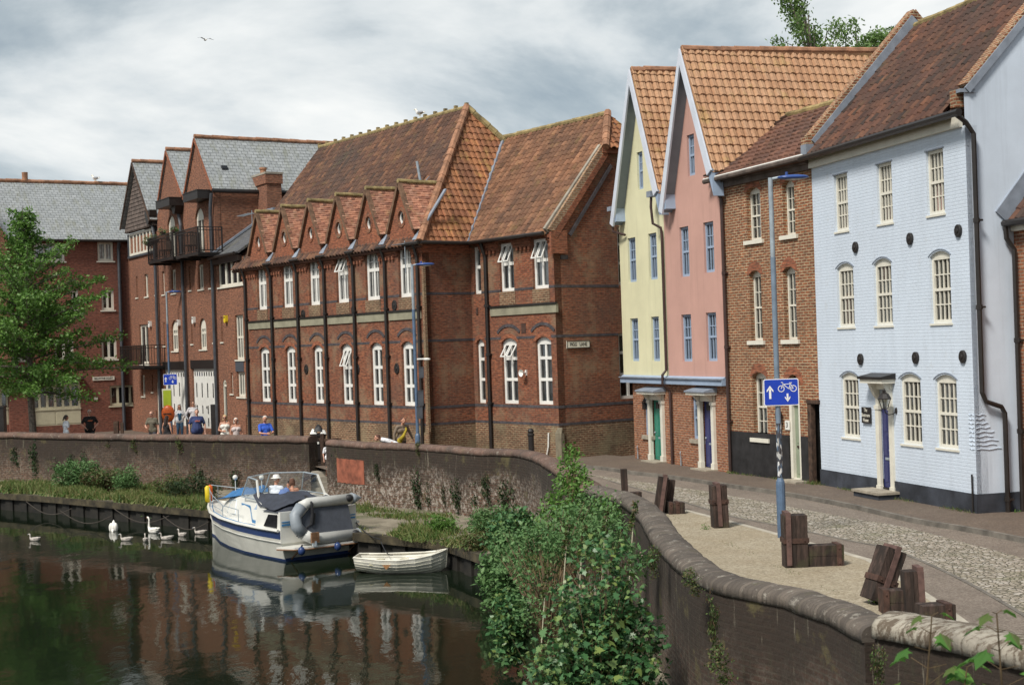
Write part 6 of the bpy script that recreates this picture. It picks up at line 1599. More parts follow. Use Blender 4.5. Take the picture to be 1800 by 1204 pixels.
def river_wall(name, pts, label, cat, zbot, zc, cop, split=None, w=0.45, lip=0.05, group=None, rh=0.24, grain=None):
 """pts: plan line of the crest, river side on the left hand when walking from far to near; brick body with a round coping."""
 pts = [Vector((p.x, p.y)) for p in pts]
 if grain:
  d_ = [0.0]
  for a, b in zip(pts[:-1], pts[1:]): d_.append(d_[-1] + (b - a).length)
  P0, pts, j = pts, [], 0
  for k in range(int(d_[-1] / grain) + 1):
   x = k * grain
   while j < len(P0) - 2 and d_[j + 1] < x: j += 1
   pts.append(P0[j].lerp(P0[j + 1], (x - d_[j]) / max(1e-6, d_[j + 1] - d_[j])))
 n = len(pts)
 root = empty(name, (pts[0].x, pts[0].y, 0), 0, label, cat, group)
 org = pts[0]
 P2 = [p - org for p in pts]
 def nrm(i):
  t = (P2[min(i + 1, n - 1)] - P2[max(i - 1, 0)]).normalized(); return Vector((t.y, -t.x))      # towards the right of travel
 lens = [0.0]
 for i in range(1, n): lens.append(lens[-1] + (P2[i] - P2[i - 1]).length)
 mb = MB(); h0 = zc - rh
 vs, fs, uvs = [], [], []
 for i in range(n):
  q = nrm(i) * (w / 2)
  for (sx, z) in ((1, zbot), (1, h0), (-1, h0), (-1, zbot)): vs.append((P2[i].x + sx * q.x, P2[i].y + sx * q.y, z))
 zz = [zbot, h0, h0 + w, h0]
 for i in range(n - 1):
  for k, (z0, z1) in ((0, (zbot, h0)), (2, (h0, zbot))):
   a = i * 4 + k
   fs.append((a, a + 1, a + 5, a + 4)); uvs.append([(lens[i], z0), (lens[i], z1), (lens[i + 1], z1), (lens[i + 1], z0)])
 fs.append((0, 3, 2, 1)); uvs.append([(0, zbot), (w, zbot), (w, h0), (0, h0)])
 a = (n - 1) * 4; fs.append((a, a + 1, a + 2, a + 3)); uvs.append([(0, zbot), (0, h0), (w, h0), (w, zbot)])
 mb.add(vs, fs, uvs); mb.build('brickwork', M['river_brick'], root)
 # coping
 seg = 10; prof = [(w / 2 + lip, 0.0)] + [((w / 2 + lip) * math.cos(a), rh * 0.45 + rh * 0.55 * math.sin(a)) for a in [PI * k / seg for k in range(seg + 1)]] + [(-(w / 2 + lip), 0.0)]
 m = len(prof); vs, fs, uvs = [], [], []
 pl_ = [0]
 for k in range(1, m): pl_.append(pl_[-1] + math.hypot(prof[k][0] - prof[k - 1][0], prof[k][1] - prof[k - 1][1]))
 for i in range(n):
  q = nrm(i); jz = 0.025 * noise.noise(Vector((P2[i].x * 1.6, P2[i].y * 1.6, 0)))
  for kk, (sx, z) in enumerate(prof):
   g_ = 1.0 if not grain else 1 + 0.035 * noise.noise(Vector((P2[i].x * 5, P2[i].y * 5, kk * 0.8))) + 0.02 * noise.noise(Vector((P2[i].x * 16, P2[i].y * 16, kk * 2.1))) - (0.022 if i % 2 else 0.0)
   vs.append((P2[i].x + sx * g_ * q.x, P2[i].y + sx * g_ * q.y, h0 + z * g_ + jz))
 for i in range(n - 1):
  for k in range(m - 1):
   a = i * m + k; fs.append((a, a + 1, a + m + 1, a + m)); uvs.append([(lens[i], pl_[k]), (lens[i], pl_[k + 1]), (lens[i + 1], pl_[k + 1]), (lens[i + 1], pl_[k])])
  fs.append((i * m, (i + 1) * m, (i + 1) * m + m - 1, i * m + m - 1)); uvs.append([(0, 0)] * 4)
 fs.append(tuple(range(m))[::-1]); uvs.append([(0, 0)] * m); fs.append(tuple((n - 1) * m + k for k in range(m))); uvs.append([(0, 0)] * m)
 mb = MB(); mb.add(vs, fs, uvs)
 if split:
  for fi, f in enumerate(mb.f):
   if len(f) == 4 and min(f) // m < split[0]: mb.mi[fi] = 1
  cop = [cop, split[1]]
 o = mb.build('coping', cop, root, smooth=False)
 for p in o.data.polygons: p.use_smooth = len(p.vertices) == 4
 return root
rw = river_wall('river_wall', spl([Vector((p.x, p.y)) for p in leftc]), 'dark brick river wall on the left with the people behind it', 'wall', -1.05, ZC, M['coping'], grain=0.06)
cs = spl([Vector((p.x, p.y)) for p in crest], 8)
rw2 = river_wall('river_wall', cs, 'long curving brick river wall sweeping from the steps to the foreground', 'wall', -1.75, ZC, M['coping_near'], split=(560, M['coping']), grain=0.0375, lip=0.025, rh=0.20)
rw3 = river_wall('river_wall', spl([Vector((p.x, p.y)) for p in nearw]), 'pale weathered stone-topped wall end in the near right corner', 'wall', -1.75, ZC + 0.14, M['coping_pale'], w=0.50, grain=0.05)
# ledge at the wall's foot
LZ = -0.95
ledge_px = [(-300, 862), (0, 866), (100, 873), (200, 882), (300, 891), (368, 897), (430, 905)]
ledge = [G(x, y, LZ) for x, y in ledge_px] + [G(600, 925, LZ), G(629, 936, LZ), G(783, 951, LZ), G(845, 972, LZ), Vector((0.3, 31.5, LZ)), Vector((0.9, 27, LZ)), Vector((1.1, 22, LZ)), Vector((1.5, 17, LZ)), Vector((2.6, 14.8, LZ))]
back = [Vector((p.x, p.y + 0.1, LZ)) for p in leftc] + [Vector((p.x + 0.1, p.y, LZ)) for p in crest]
def ledgemat():
 m, t, b = newmat('ledge_concrete'); co = coords(t, 'Object')
 c = ramp(t, noise_out(t, co, 1.4, 8, 0.65), [(0.3, (0.13, 0.11, 0.075)), (0.55, (0.24, 0.205, 0.15)), (0.75, (0.32, 0.28, 0.21))])
 c = mix(t, ramp(t, noise_out(t, co, 0.8, 8, 0.7), [(0.52, 0.0), (0.62, 0.8)]), c, (0.075, 0.085, 0.03))
 L(t, c, b.inputs['Base Color']); b.inputs['Roughness'].default_value = 0.95; bump(t, b, noise_out(t, co, 8, 8, 0.7), 0.9, 0.04)
 return m
M['ledge'] = ledgemat()
mb = MB(); lp = [Vector((p.x, p.y, 0)) for p in ledge + back[::-1]]; tr_ = tessellate_polygon([lp])
mb.add([(p.x, p.y, LZ) for p in lp], [tuple(t) if (lp[t[1]] - lp[t[0]]).cross(lp[t[2]] - lp[t[0]]).z > 0 else (t[0], t[2], t[1]) for t in tr_])
tag(mb.build('towpath_ledge', M['ledge']), kind='structure')
# timber edging and piles
mb = MB(); n = len(ledge)
for i in range(n - 1): mb.beam(ledge[i] + Vector((0, -0.05, -0.10)), ledge[i + 1] + Vector((0, -0.05, -0.10)), 0.22, 0.26, side=(0, 0, 1))
M['pile'] = plain('wet_piling', (0.013, 0.011, 0.008), 0.8, 0.4, 3, bumpd=0.02)
M['pile_top'] = plain('mossy_beam', (0.05, 0.040, 0.022), 0.9, 0.4, 3, bumpd=0.02)
pr = empty('timber_edging', (0, 0, 0), 0, 'dark wet timber edging and piling holding up the grassy ledge', 'piling')
mb.build('capping_beam', M['pile_top'], pr)
mb = MB()
for i in range(n - 1):
 a, b = ledge[i], ledge[i + 1]; k_ = max(1, int((b - a).length / 0.45))
 for k in range(k_):
  p = a.lerp(b, k / k_); q = a.lerp(b, (k + 1) / k_)
  d_ = (b - a).normalized(); nn_ = Vector((d_.y, -d_.x, 0)) * (0.07 if k % 2 else 0.0)
  mb.prism([p + nn_ + Vector((0, 0, -0.1)), q + nn_ + Vector((0, 0, -0.1)), q + nn_ + Vector((0, 0, -1.6)), p + nn_ + Vector((0, 0, -1.6))], (-d_.y * 0.1, d_.x * 0.1, 0))
mb.build('sheet_piling', M['pile'], pr)
# mooring chains looping along the piling
for i, (x0, y0, x1, y1) in enumerate(((50, 880, 130, 892), (110, 896, 200, 905), (205, 893, 300, 905), (290, 905, 370, 915))):
 a = G(x0, y0, -1.05); b = G(x1, y1, -1.15)
 a.y -= 0.2; b.y -= 0.2
 mb = MB(); mb.tube([a.lerp(b, t) - Vector((0, 0.05, 0.34 * math.sin(PI * t))) for t in np.linspace(0, 1, 12)], 0.018, 5)
 tag(mb.build('mooring_chain', M['rope']), 'rusty chain looped along the dark piling below the grass', 'chain', 'chains looped along the piling')
# steps in the gap and pier
sx0, sx1 = leftc[-1], crest[0]
st = empty('river_steps', (sx0.x, sx0.y, 0), 0, 'stone steps leading down through the gap between the two river walls', 'steps')
mb = MB();
for k in range(6): mb.box(-0.1, 1.0, -0.6 + 0.2 - k * 0.30 + 0.0, 0.6 - k * 0.30, -1.0, -0.16 * (k + 1))
mb.build('step', M['concrete'], st)
mb = MB(); mb.box(-0.3, 0.05, -1.5, 0.2, -1.0, -0.2); mb.build('cheek_wall', M['river_brick'], st)
gt = empty('wooden_gate', (sx0.x + 0.18, sx0.y + 0.25, 0), 0, 'old brown wooden gate at the top of the river steps', 'gate')
mb = MB(); mb.box(0.0, 0.12, 0, 0.12, -0.3, 1.15); mb.build('gate_post', M['wood_old'], gt)
mb = MB(); mb.box(0.12, 0.75, 0.03, 0.07, 0.85, 0.97); mb.box(0.12, 0.75, 0.03, 0.07, 0.45, 0.57); mb.box(-0.25, 0.0, 0.03, 0.07, 0.9, 1.0); mb.build('rail', M['wood_old'], gt)
# red plaster patch on the wall
pin = [(p, (cs[i + 1] - cs[i]).normalized()) for i, p in enumerate(cs[:30]) if 594 < 900 + FPX * (p.x / p.y) * 1.0 - 0 < 646]
mb = MB()
for (p, t_), (q, u_) in zip(pin[:-1], pin[1:]):
 n1, n2 = V2((t_.y, -t_.x)) * 0.245, V2((u_.y, -u_.x)) * 0.245
 a, b = p + n1 - cs[0], q + n2 - cs[0]; k_ = (len(mb.f) % 3) * 0.03
 mb.prism([(a.x, a.y, -0.30 + k_), (b.x, b.y, -0.28 + k_), (b.x, b.y, 0.50 - k_), (a.x, a.y, 0.52 - k_)], (-n1.x * 0.2, -n1.y * 0.2, 0))
mb.build('plaster_patch', plain('red_plaster', (0.25, 0.078, 0.044), 0.9, 0.25, 3), rw2)
# ------------------------------------------------------------------ 11. people, birds (grown as one skin each)
DG_TMP = []
def cap(mb, p0, r0, p1, r1, seg=10):
 """A tapered capsule."""
 p0, p1 = Vector(p0), Vector(p1); t = (p1 - p0)
 ln = t.length; t = t / ln if ln > 1e-6 else Vector((0, 0, 1))
 path, rr = [], []
 for k in range(4):
  a = PI / 2 * (1 - k / 4); path.append(p0 - t * r0 * math.sin(a)); rr.append(max(r0 * math.cos(a), 1e-3))
 path.append(p0); rr.append(r0); path.append(p1); rr.append(r1)
 for k in range(1, 5):
  a = PI / 2 * k / 4; path.append(p1 + t * r1 * math.sin(a)); rr.append(max(r1 * math.cos(a), 1e-3))
 mb.tube(path, rr, seg)
def grow(name, caps, mat, parent, voxel=0.014, smooth=2):
 """caps: ('c', p0, r0, p1, r1) or ('e', centre, (rx, ry, rz)); fused into one continuous surface."""
 mb = MB()
 for c in caps:
  if c[0] == 'c': cap(mb, *c[1:])
  else: mb.ball(c[1], tuple(c[2]), 14, 9)
 o = mb.build(name, mat, None, autouv=False)
 rm = o.modifiers.new('fuse', 'REMESH'); rm.mode = 'VOXEL'; rm.voxel_size = voxel
 if smooth: sm = o.modifiers.new('soften', 'SMOOTH'); sm.factor = 0.5; sm.iterations = smooth
 dg = bpy.context.evaluated_depsgraph_get()
 me = bpy.data.meshes.new_from_object(o.evaluated_get(dg))
 old = o.data; o.modifiers.clear(); o.data = me; bpy.data.meshes.remove(old)
 me.name = name
 me.polygons.foreach_set('use_smooth', [True] * len(me.polygons))
 if parent is not None: o.parent = parent
 return o
V = Vector
def person(label, loc, rz, h=1.75, top=('tee', (0.2, 0.2, 0.2)), legs=('trousers', (0.05, 0.06, 0.10)), hair=('short', (0.10, 0.07, 0.05)), armL='down', armR='down', lean=0.0, bulk=0.0, skin='skin', glasses=False, hat=None, seated=False, turn=0.0, female=False, group=None, extra=None, vox=0.013):
 """Facing -y in its own frame."""
 root = empty('person', loc, rz, label, 'person', group)
 s = h / 1.75
 root.scale = (s, s, s)
 sw = 0.17 if female else 0.195
 hipz = 0.93
 def L_(p):                                  # lean the upper body forward about the hips
  p = V(p); q = p - V((0, 0, hipz)); c, n_ = math.cos(lean), math.sin(lean)
  return V((q.x, q.y * c - q.z * n_, q.y * n_ + q.z * c + hipz))
 b = bulk
 torso = [('c', L_((-0.07, 0.0, 0.95)), 0.125 + b * 0.4, L_((0.07, 0.0, 0.95)), 0.125 + b * 0.4),
    ('c', L_((0, -b * 0.35, 0.98)), 0.13 + b, L_((0, -b * 0.25, 1.20)), 0.122 + b * 0.7),
    ('c', L_((-0.085, 0.0, 1.28)), 0.112 + b * 0.3, L_((0.085, 0.0, 1.28)), 0.112 + b * 0.3),
    ('c', L_((-sw + 0.02, 0.01, 1.415)), 0.058, L_((sw - 0.02, 0.01, 1.415)), 0.058),
    ('c', L_((0, 0.015, 1.36)), 0.085, L_((0, 0.015, 1.44)), 0.065)]
 if female: torso += [('e', L_((-0.065, -0.085, 1.285)), (0.055, 0.055, 0.055)), ('e', L_((0.065, -0.085, 1.285)), (0.055, 0.055, 0.055))]
 hd = L_((0, -0.015, 1.645)); nk = L_((0, 0.01, 1.44)); nk2 = L_((0, 0.0, 1.56))
 if lean > 0.5: hd = nk + V((0, -0.17, 0.06)); nk2 = nk + V((0, -0.09, 0.04))
 ct, st_ = math.cos(turn), math.sin(turn)
 def F(x, y, z): return hd + V((x * ct - y * st_, x * st_ + y * ct, z))
 body = list(torso) + [('c', nk, 0.055, nk2, 0.052), ('e', hd + V((0, 0, 0.02)), (0.077, 0.092, 0.098)), ('e', F(0, -0.03, -0.045), (0.058, 0.062, 0.062)),
    ('c', F(0, -0.090, 0.018), 0.011, F(0, -0.108, -0.018), 0.015), ('e', F(-0.082, 0.005, 0.0), (0.012, 0.022, 0.032)), ('e', F(0.082, 0.005, 0.0), (0.012, 0.022, 0.032)),
    ('c', F(-0.016, -0.086, -0.052), 0.009, F(0.016, -0.086, -0.052), 0.009)]
 # legs
 legc = []
 for sx in (-1, 1):
  hp = V((0.09 * sx, 0.0, 0.92))
  if seated: kn = V((0.11 * sx, -0.43, 0.90)); an = V((0.11 * sx, -0.46, 0.48)); toe = an + V((0, -0.17, -0.05))
  else: kn = V((0.10 * sx, -0.03 - 0.05 * (sx > 0), 0.50)); an = V((0.105 * sx, 0.02 + 0.12 * (sx < 0) - 0.06, 0.09)); toe = an + V((0.02 * sx, -0.17, -0.045))
  legc += [('c', hp, 0.095 + b * 0.2, kn, 0.062), ('c', kn, 0.060, an, 0.042)]
  body += [('c', hp, 0.090, kn, 0.055), ('c', kn, 0.054, an, 0.036), ('c', an + V((0, 0.03, -0.04)), 0.035, toe, 0.028)]
 # arms and hands
 slv = []; spots = {}
 for sx, ps in ((-1, armL), (1, armR)):
  sh = L_((sw * sx, 0.01, 1.405))
  if ps == 'down': el = L_(((sw + 0.075 + b * 0.5) * sx, 0.02, 1.13)); wr_ = L_(((sw + 0.085 + b * 0.4) * sx, -0.06, 0.89)); hn = V((0, -0.03, -1))
  elif ps == 'bent': el = L_(((sw + 0.10) * sx, 0.03, 1.14)); wr_ = L_((0.07 * sx, -0.20 - b, 1.10)); hn = V((-0.9 * sx, -0.3, 0))
  elif ps == 'out': el = L_(((sw + 0.14) * sx, 0.0, 1.17)); wr_ = L_(((sw + 0.26) * sx, -0.06, 0.96)); hn = V((0.4 * sx, -0.2, -0.8))
  elif ps == 'face': el = L_(((sw + 0.05) * sx, -0.16, 1.17)); wr_ = L_((0.07 * sx, -0.20, 1.47)); hn = V((-0.2 * sx, 0.1, 1))
  elif ps == 'hand': el = L_(((sw + 0.11) * sx, 0.0, 1.14)); wr_ = L_(((sw + 0.2) * sx, -0.02, 0.90)); hn = V((0.2 * sx, 0, -1))
  elif ps == 'rest': el = L_(((sw + 0.06) * sx, -0.16, 1.15)); wr_ = L_((0.10 * sx, -0.38, 1.13)); hn = V((-0.8 * sx, -0.5, -0.1))
  elif ps == 'hip': el = L_(((sw + 0.16) * sx, 0.03, 1.15)); wr_ = L_(((sw - 0.01) * sx, -0.08, 0.99)); hn = V((-0.5 * sx, -0.5, -0.6))
  hn.normalize()
  body += [('c', sh, 0.050 + b * 0.1, el, 0.038 + b * 0.05), ('c', el, 0.037 + b * 0.05, wr_, 0.026)]
  slv.append((sh, el, wr_))
  pc = wr_ + hn * 0.05
  side = hn.cross(V((0, 1, 0.01))).normalized()
  body += [('c', wr_ + hn * 0.01, 0.024, wr_ + hn * 0.075 + side * 0.018, 0.020), ('c', wr_ + hn * 0.01, 0.024, wr_ + hn * 0.075 - side * 0.018, 0.020)]
  curl = hn.cross(side)
  for k, ln in enumerate((0.062, 0.074, 0.070, 0.054)):          # four fingers, unequal, bent at the knuckles
   f0 = wr_ + hn * 0.088 + side * (-0.030 + 0.020 * k); f1 = f0 + hn * ln * 0.55 + curl * 0.006; f2 = f1 + hn * ln * 0.42 + curl * 0.022
   body += [('c', f0, 0.0092, f1, 0.0085), ('c', f1, 0.0085, f2, 0.0072)]
  t0 = wr_ + hn * 0.035 - side * 0.026 * sx; t1 = t0 + hn * 0.035 - side * 0.03 * sx; t2 = t1 + hn * 0.028 + curl * 0.01
  body += [('c', t0, 0.012, t1, 0.010), ('c', t1, 0.010, t2, 0.0085)]
  spots[sx] = pc
 bo = grow('body', body, M[skin], root, 0.0105, 1)
 # clothes
 kind, colr = top
 cm = cloth('cloth_%02d%02d%02d' % tuple(int(99 * c) for c in colr), colr)
 tc_ = [('c', c[1], c[2] + 0.014, c[3], c[4] + 0.014) if c[0] == 'c' else ('e', c[1], tuple(x + 0.012 for x in c[2])) for c in torso[:4 if kind in ('vest', 'halter') else 5]]
 if kind in ('vest', 'halter'): tc_ = tc_[:3] + tc_[4:] + [('e', (x_[1]), tuple(v + 0.012 for v in x_[2])) for x_ in torso[5:]]
 if kind == 'halter': tc_ = tc_[:2]
 if kind == 'tee' or kind == 'polo':
  for sh, el, wr_ in slv: tc_.append(('c', sh, 0.068 + b * 0.1, sh.lerp(el, 0.72), 0.056 + b * 0.1))
 if kind in ('shirt', 'cardigan'):
  for sh, el, wr_ in slv: tc_ += [('c', sh, 0.064, el, 0.050), ('c', el, 0.049, el.lerp(wr_, 0.35 if kind == 'shirt' else 0.8), 0.040)]
 if kind != 'halter': tc_.append(('c', L_((-0.08, -b * 0.2, 0.90)), 0.125 + b * 0.7, L_((0.08, -b * 0.2, 0.90)), 0.125 + b * 0.7))
 grow('shirt' if kind not in ('vest', 'halter') else 'top', tc_, cm, root, vox)
 if legs:
  lk, lc = legs
  lm_ = cloth('cloth_%02d%02d%02d' % tuple(int(99 * c) for c in lc), lc)
  lcap = [('c', V((-0.07, 0, 0.93)), 0.128 + b * 0.5, V((0.07, 0, 0.93)), 0.128 + b * 0.5)]
  for c in legc:
   p0, r0, p1, r1 = c[1:]
   if lk == 'shorts':
    if r0 > 0.07: lcap.append(('c', p0, r0 + 0.02, V(p0).lerp(V(p1), 0.8), r1 + 0.035))
   else: lcap.append(('c', p0, r0 + 0.015, p1, r1 + 0.018))
  grow('trousers' if lk != 'shorts' else 'shorts', lcap, lm_, root, vox)
 # hair
 hk, hc = hair
 hm = cloth('hair_%02d%02d%02d' % tuple(int(99 * c) for c in hc), hc)
 if hk != 'bald':
  hcaps = [('e', F(0, 0.022, 0.048), (0.088, 0.094, 0.086))]
  if hk in ('long', 'bob', 'pony'): hcaps += [('e', F(0, 0.045, 0.0), (0.090, 0.075, 0.10))]
  if hk == 'long': hcaps += [('c', F(0, 0.07, -0.02), 0.075, L_((0, 0.105, 1.38)), 0.075), ('c', F(0.06, 0.03, -0.04), 0.035, L_((0.09, 0.06, 1.40)), 0.03), ('c', F(-0.06, 0.03, -0.04), 0.035, L_((-0.09, 0.06, 1.40)), 0.03)]
  if hk == 'bob': hcaps += [('c', F(-0.07, 0.03, 0.0), 0.035, F(-0.07, 0.03, -0.09), 0.03), ('c', F(0.07, 0.03, 0.0), 0.035, F(0.07, 0.03, -0.09), 0.03)]
  if hk == 'pony': hcaps += [('c', F(0, 0.12, 0.03), 0.035, F(0, 0.17, -0.12), 0.03)]
  ho = grow('hair', hcaps, hm, root, 0.012, 1)
 # face: eyes, brows, mouth line
 mb = MB()
 for sx in (-1, 1): mb.ball(F(0.031 * sx, -0.079, 0.012), (0.011, 0.008, 0.007), 8, 5)
 mb.build('eyes', M['text_black'], root, autouv=False)
 mb = MB(); mb.tube([F(-0.022, -0.094, -0.050), F(0, -0.098, -0.052), F(0.022, -0.094, -0.050)], 0.0035, 5); mb.build('lips', plain('lips', (0.32, 0.10, 0.08), 0.5) if 'lips' not in M else M['lips'], root, autouv=False)
 if glasses:
  mb = MB()
  for sx in (-1, 1):
   mb.ball(F(0.036 * sx, -0.094, 0.014), (0.030, 0.008, 0.020), 10, 6)
   mb.tube([F(0.066 * sx, -0.088, 0.02), F(0.088 * sx, 0.0, 0.012)], 0.004, 5)
  mb.tube([F(-0.01, -0.10, 0.02), F(0.01, -0.10, 0.02)], 0.004, 5)
  mb.build('sunglasses', M['rubber'], root, autouv=False)
 if hat:
  mb = MB(); c_ = F(0, 0, 0.055); mb.lathe([(0.16, 0.0), (0.162, 0.006), (0.098, 0.02), (0.092, 0.075), (0.07, 0.10), (0.001, 0.105)], c_, 18, 'z', (1, 1.05, 1)); mb.build('hat', M[hat], root, smooth=True, autouv=False)
 if extra: extra(root, L_, F, spots)
 return root
M['lips'] = plain('lips', (0.32, 0.10, 0.08), 0.5)
def at_px(px, py, h, Y=None):
 a, b = ray(px, py)
 Y = Y or (h - H) / b
 return V((a * Y, Y, 0.0))
def chest_print(root, L_, F, sp, cs_=((0.55, 0.15, 0.06), (0.6, 0.6, 0.6))):
 mb = MB();
 for k in range(5): mb.box(-0.10 + 0.042 * k, -0.07 + 0.042 * k, -0.232, -0.21, 1.28 - 0.012 * (k % 2), 1.315 + 0.012 * (k % 3))
 mb.build('shirt_print', cloth('print_a', cs_[0]), root)
def face_cam(p, off=0.0):
 """Yaw that turns a figure standing at p towards the camera, plus an offset."""
 return math.atan2(-p.x, -p.y) * -1 + off if False else math.atan2(p.x, -p.y) * 0 + math.atan2(0 - p.x, p.y) * 1.0 + off
def bag(root, L_, F, sp):
 mb = MB(); pts = [L_((0.13, 0.04, 1.45)), L_((0.10, -0.13, 1.35)), L_((-0.02, -0.20, 1.15)), L_((-0.12, -0.18, 1.0))]
 mb.tube(pts, [0.03, 0.035, 0.06, 0.09], 8); mb.ball(L_((-0.14, -0.17, 0.95)), (0.10, 0.06, 0.12), 10, 6)
 mb.build('scarf', cloth('mustard', (0.36, 0.27, 0.02)), root, smooth=True)
PEOPLE = [
 ('woman in a white tee with dark ponytail walking past the tree, seen side on', 116, 730, 1.65, -1.1 + PI, dict(top=('tee', (0.62, 0.66, 0.72)), legs=('trousers', (0.25, 0.26, 0.3)), hair=('pony', (0.06, 0.05, 0.045)), female=True)),
 ('broad grey-haired man in a black tee with orange print, thumbs at his pockets', 157, 721, 1.80, 0.1, dict(top=('tee', (0.012, 0.010, 0.010)), legs=('trousers', (0.03, 0.035, 0.04)), hair=('short', (0.5, 0.48, 0.45)), skin='skin_pale', bulk=0.05, glasses=True, armL='hip', armR='hip', extra=lambda r, l, f, s: chest_print(r, l, f, s))),
 ('shaven man in an olive tee and sunglasses smoking at the wall', 268, 723, 1.76, -0.55, dict(top=('tee', (0.12, 0.105, 0.075)), legs=('trousers', (0.05, 0.05, 0.06)), hair=('short', (0.30, 0.17, 0.12)), glasses=True, armL='rest', armR='down', skin='skin_pale', lean=0.12)),
 ('woman with long dark hair in a black sleeveless top, back to the camera', 293, 731, 1.66, 2.4, dict(top=('vest', (0.012, 0.01, 0.012)), legs=('trousers', (0.6, 0.58, 0.55)), hair=('long', (0.03, 0.018, 0.015)), female=True)),
 ('dark-haired woman in a white cardigan and blue jeans holding hands', 315, 712, 1.68, 0.05, dict(top=('cardigan', (0.62, 0.62, 0.64)), legs=('trousers', (0.06, 0.12, 0.20)), hair=('long', (0.04, 0.025, 0.02)), female=True, glasses=True, armR='out', extra=lambda r, l, f, s: top_panel(r))),
 ('dark-haired man in a white shirt and sunglasses behind the navy tee', 339, 706, 1.82, 0.0, dict(top=('shirt', (0.60, 0.58, 0.60)), legs=('trousers', (0.30, 0.28, 0.22)), hair=('short', (0.035, 0.022, 0.018)), glasses=True, armL='out')),
 ('heavy red-faced man in a navy tee with white print by the wall', 345.5, 720, 1.82, 0.05, dict(top=('tee', (0.030, 0.045, 0.13)), legs=('shorts', (0.04, 0.05, 0.08)), hair=('short', (0.16, 0.12, 0.10)), bulk=0.075, skin='skin_pale', extra=lambda r, l, f, s: chest_print(r, l, f, s, ((0.6, 0.58, 0.55), 0)))),
 ('blonde woman in a white sleeveless blouse and sunglasses', 395, 730, 1.68, -0.15, dict(top=('vest', (0.66, 0.64, 0.58)), legs=('trousers', (0.55, 0.52, 0.48)), hair=('bob', (0.48, 0.36, 0.18)), female=True, glasses=True, armL='bent')),
 ('white-haired woman in a pale pink blouse and dark glasses', 414.5, 735, 1.62, 0.0, dict(top=('vest', (0.52, 0.44, 0.42)), legs=('trousers', (0.4, 0.38, 0.36)), hair=('bob', (0.66, 0.62, 0.56)), female=True, glasses=True)),
 ('white-haired man in a royal blue polo leaning on the river wall', 465, 727, 1.78, 0.35, dict(top=('polo', (0.03, 0.10, 0.50)), legs=('trousers', (0.05, 0.06, 0.10)), hair=('short', (0.55, 0.52, 0.48)), armL='rest', armR='rest', bulk=0.02, turn=-0.6)),
 ('stooping walker in a grey-brown cardigan with a mustard scarf', 703, 728, 1.74, 0.5, dict(top=('cardigan', (0.20, 0.15, 0.11)), legs=('trousers', (0.04, 0.03, 0.03)), hair=('short', (0.09, 0.04, 0.025)), lean=0.30, armL='down', armR='out', extra=bag)),
]
def top_panel(r):
 grow('blue_top', [('c', (0, -0.055, 1.0), 0.10, (0, -0.055, 1.22), 0.10), ('e', (-0.06, -0.10, 1.285), (0.06, 0.05, 0.06)), ('e', (0.06, -0.10, 1.285), (0.06, 0.05, 0.06))], cloth('teal_top', (0.02, 0.10, 0.19)), r, 0.014)
for lab, px, py, h, off, kw in PEOPLE:
 p = at_px(px, py, h)
 if px == 703: p = at_px(703, py, h, 50.0)
 if px == 465: p = at_px(465, py, h, 52.9)
 person(lab, p, -math.atan2(p.x, p.y) * 1.0 + off, h, **kw)
p = at_px(694, 765, 1.3, 47.6)
person('person in a white tee bending down behind the wall, only the back showing', p, -1.2, 1.70, top=('tee', (0.72, 0.72, 0.74)), legs=('trousers', (0.10, 0.08, 0.07)), hair=('short', (0.10, 0.045, 0.03)), lean=1.15, armL='down', armR='down')
p = at_px(577, 800, 0, 50.6); p.z = -0.32
person('child in a white tee standing on the river steps, half hidden by the wall end', p, 0.6, 1.22, top=('tee', (0.7, 0.7, 0.72)), legs=('shorts', (0.08, 0.06, 0.05)), hair=('short', (0.3, 0.16, 0.08)), skin='skin_pale')
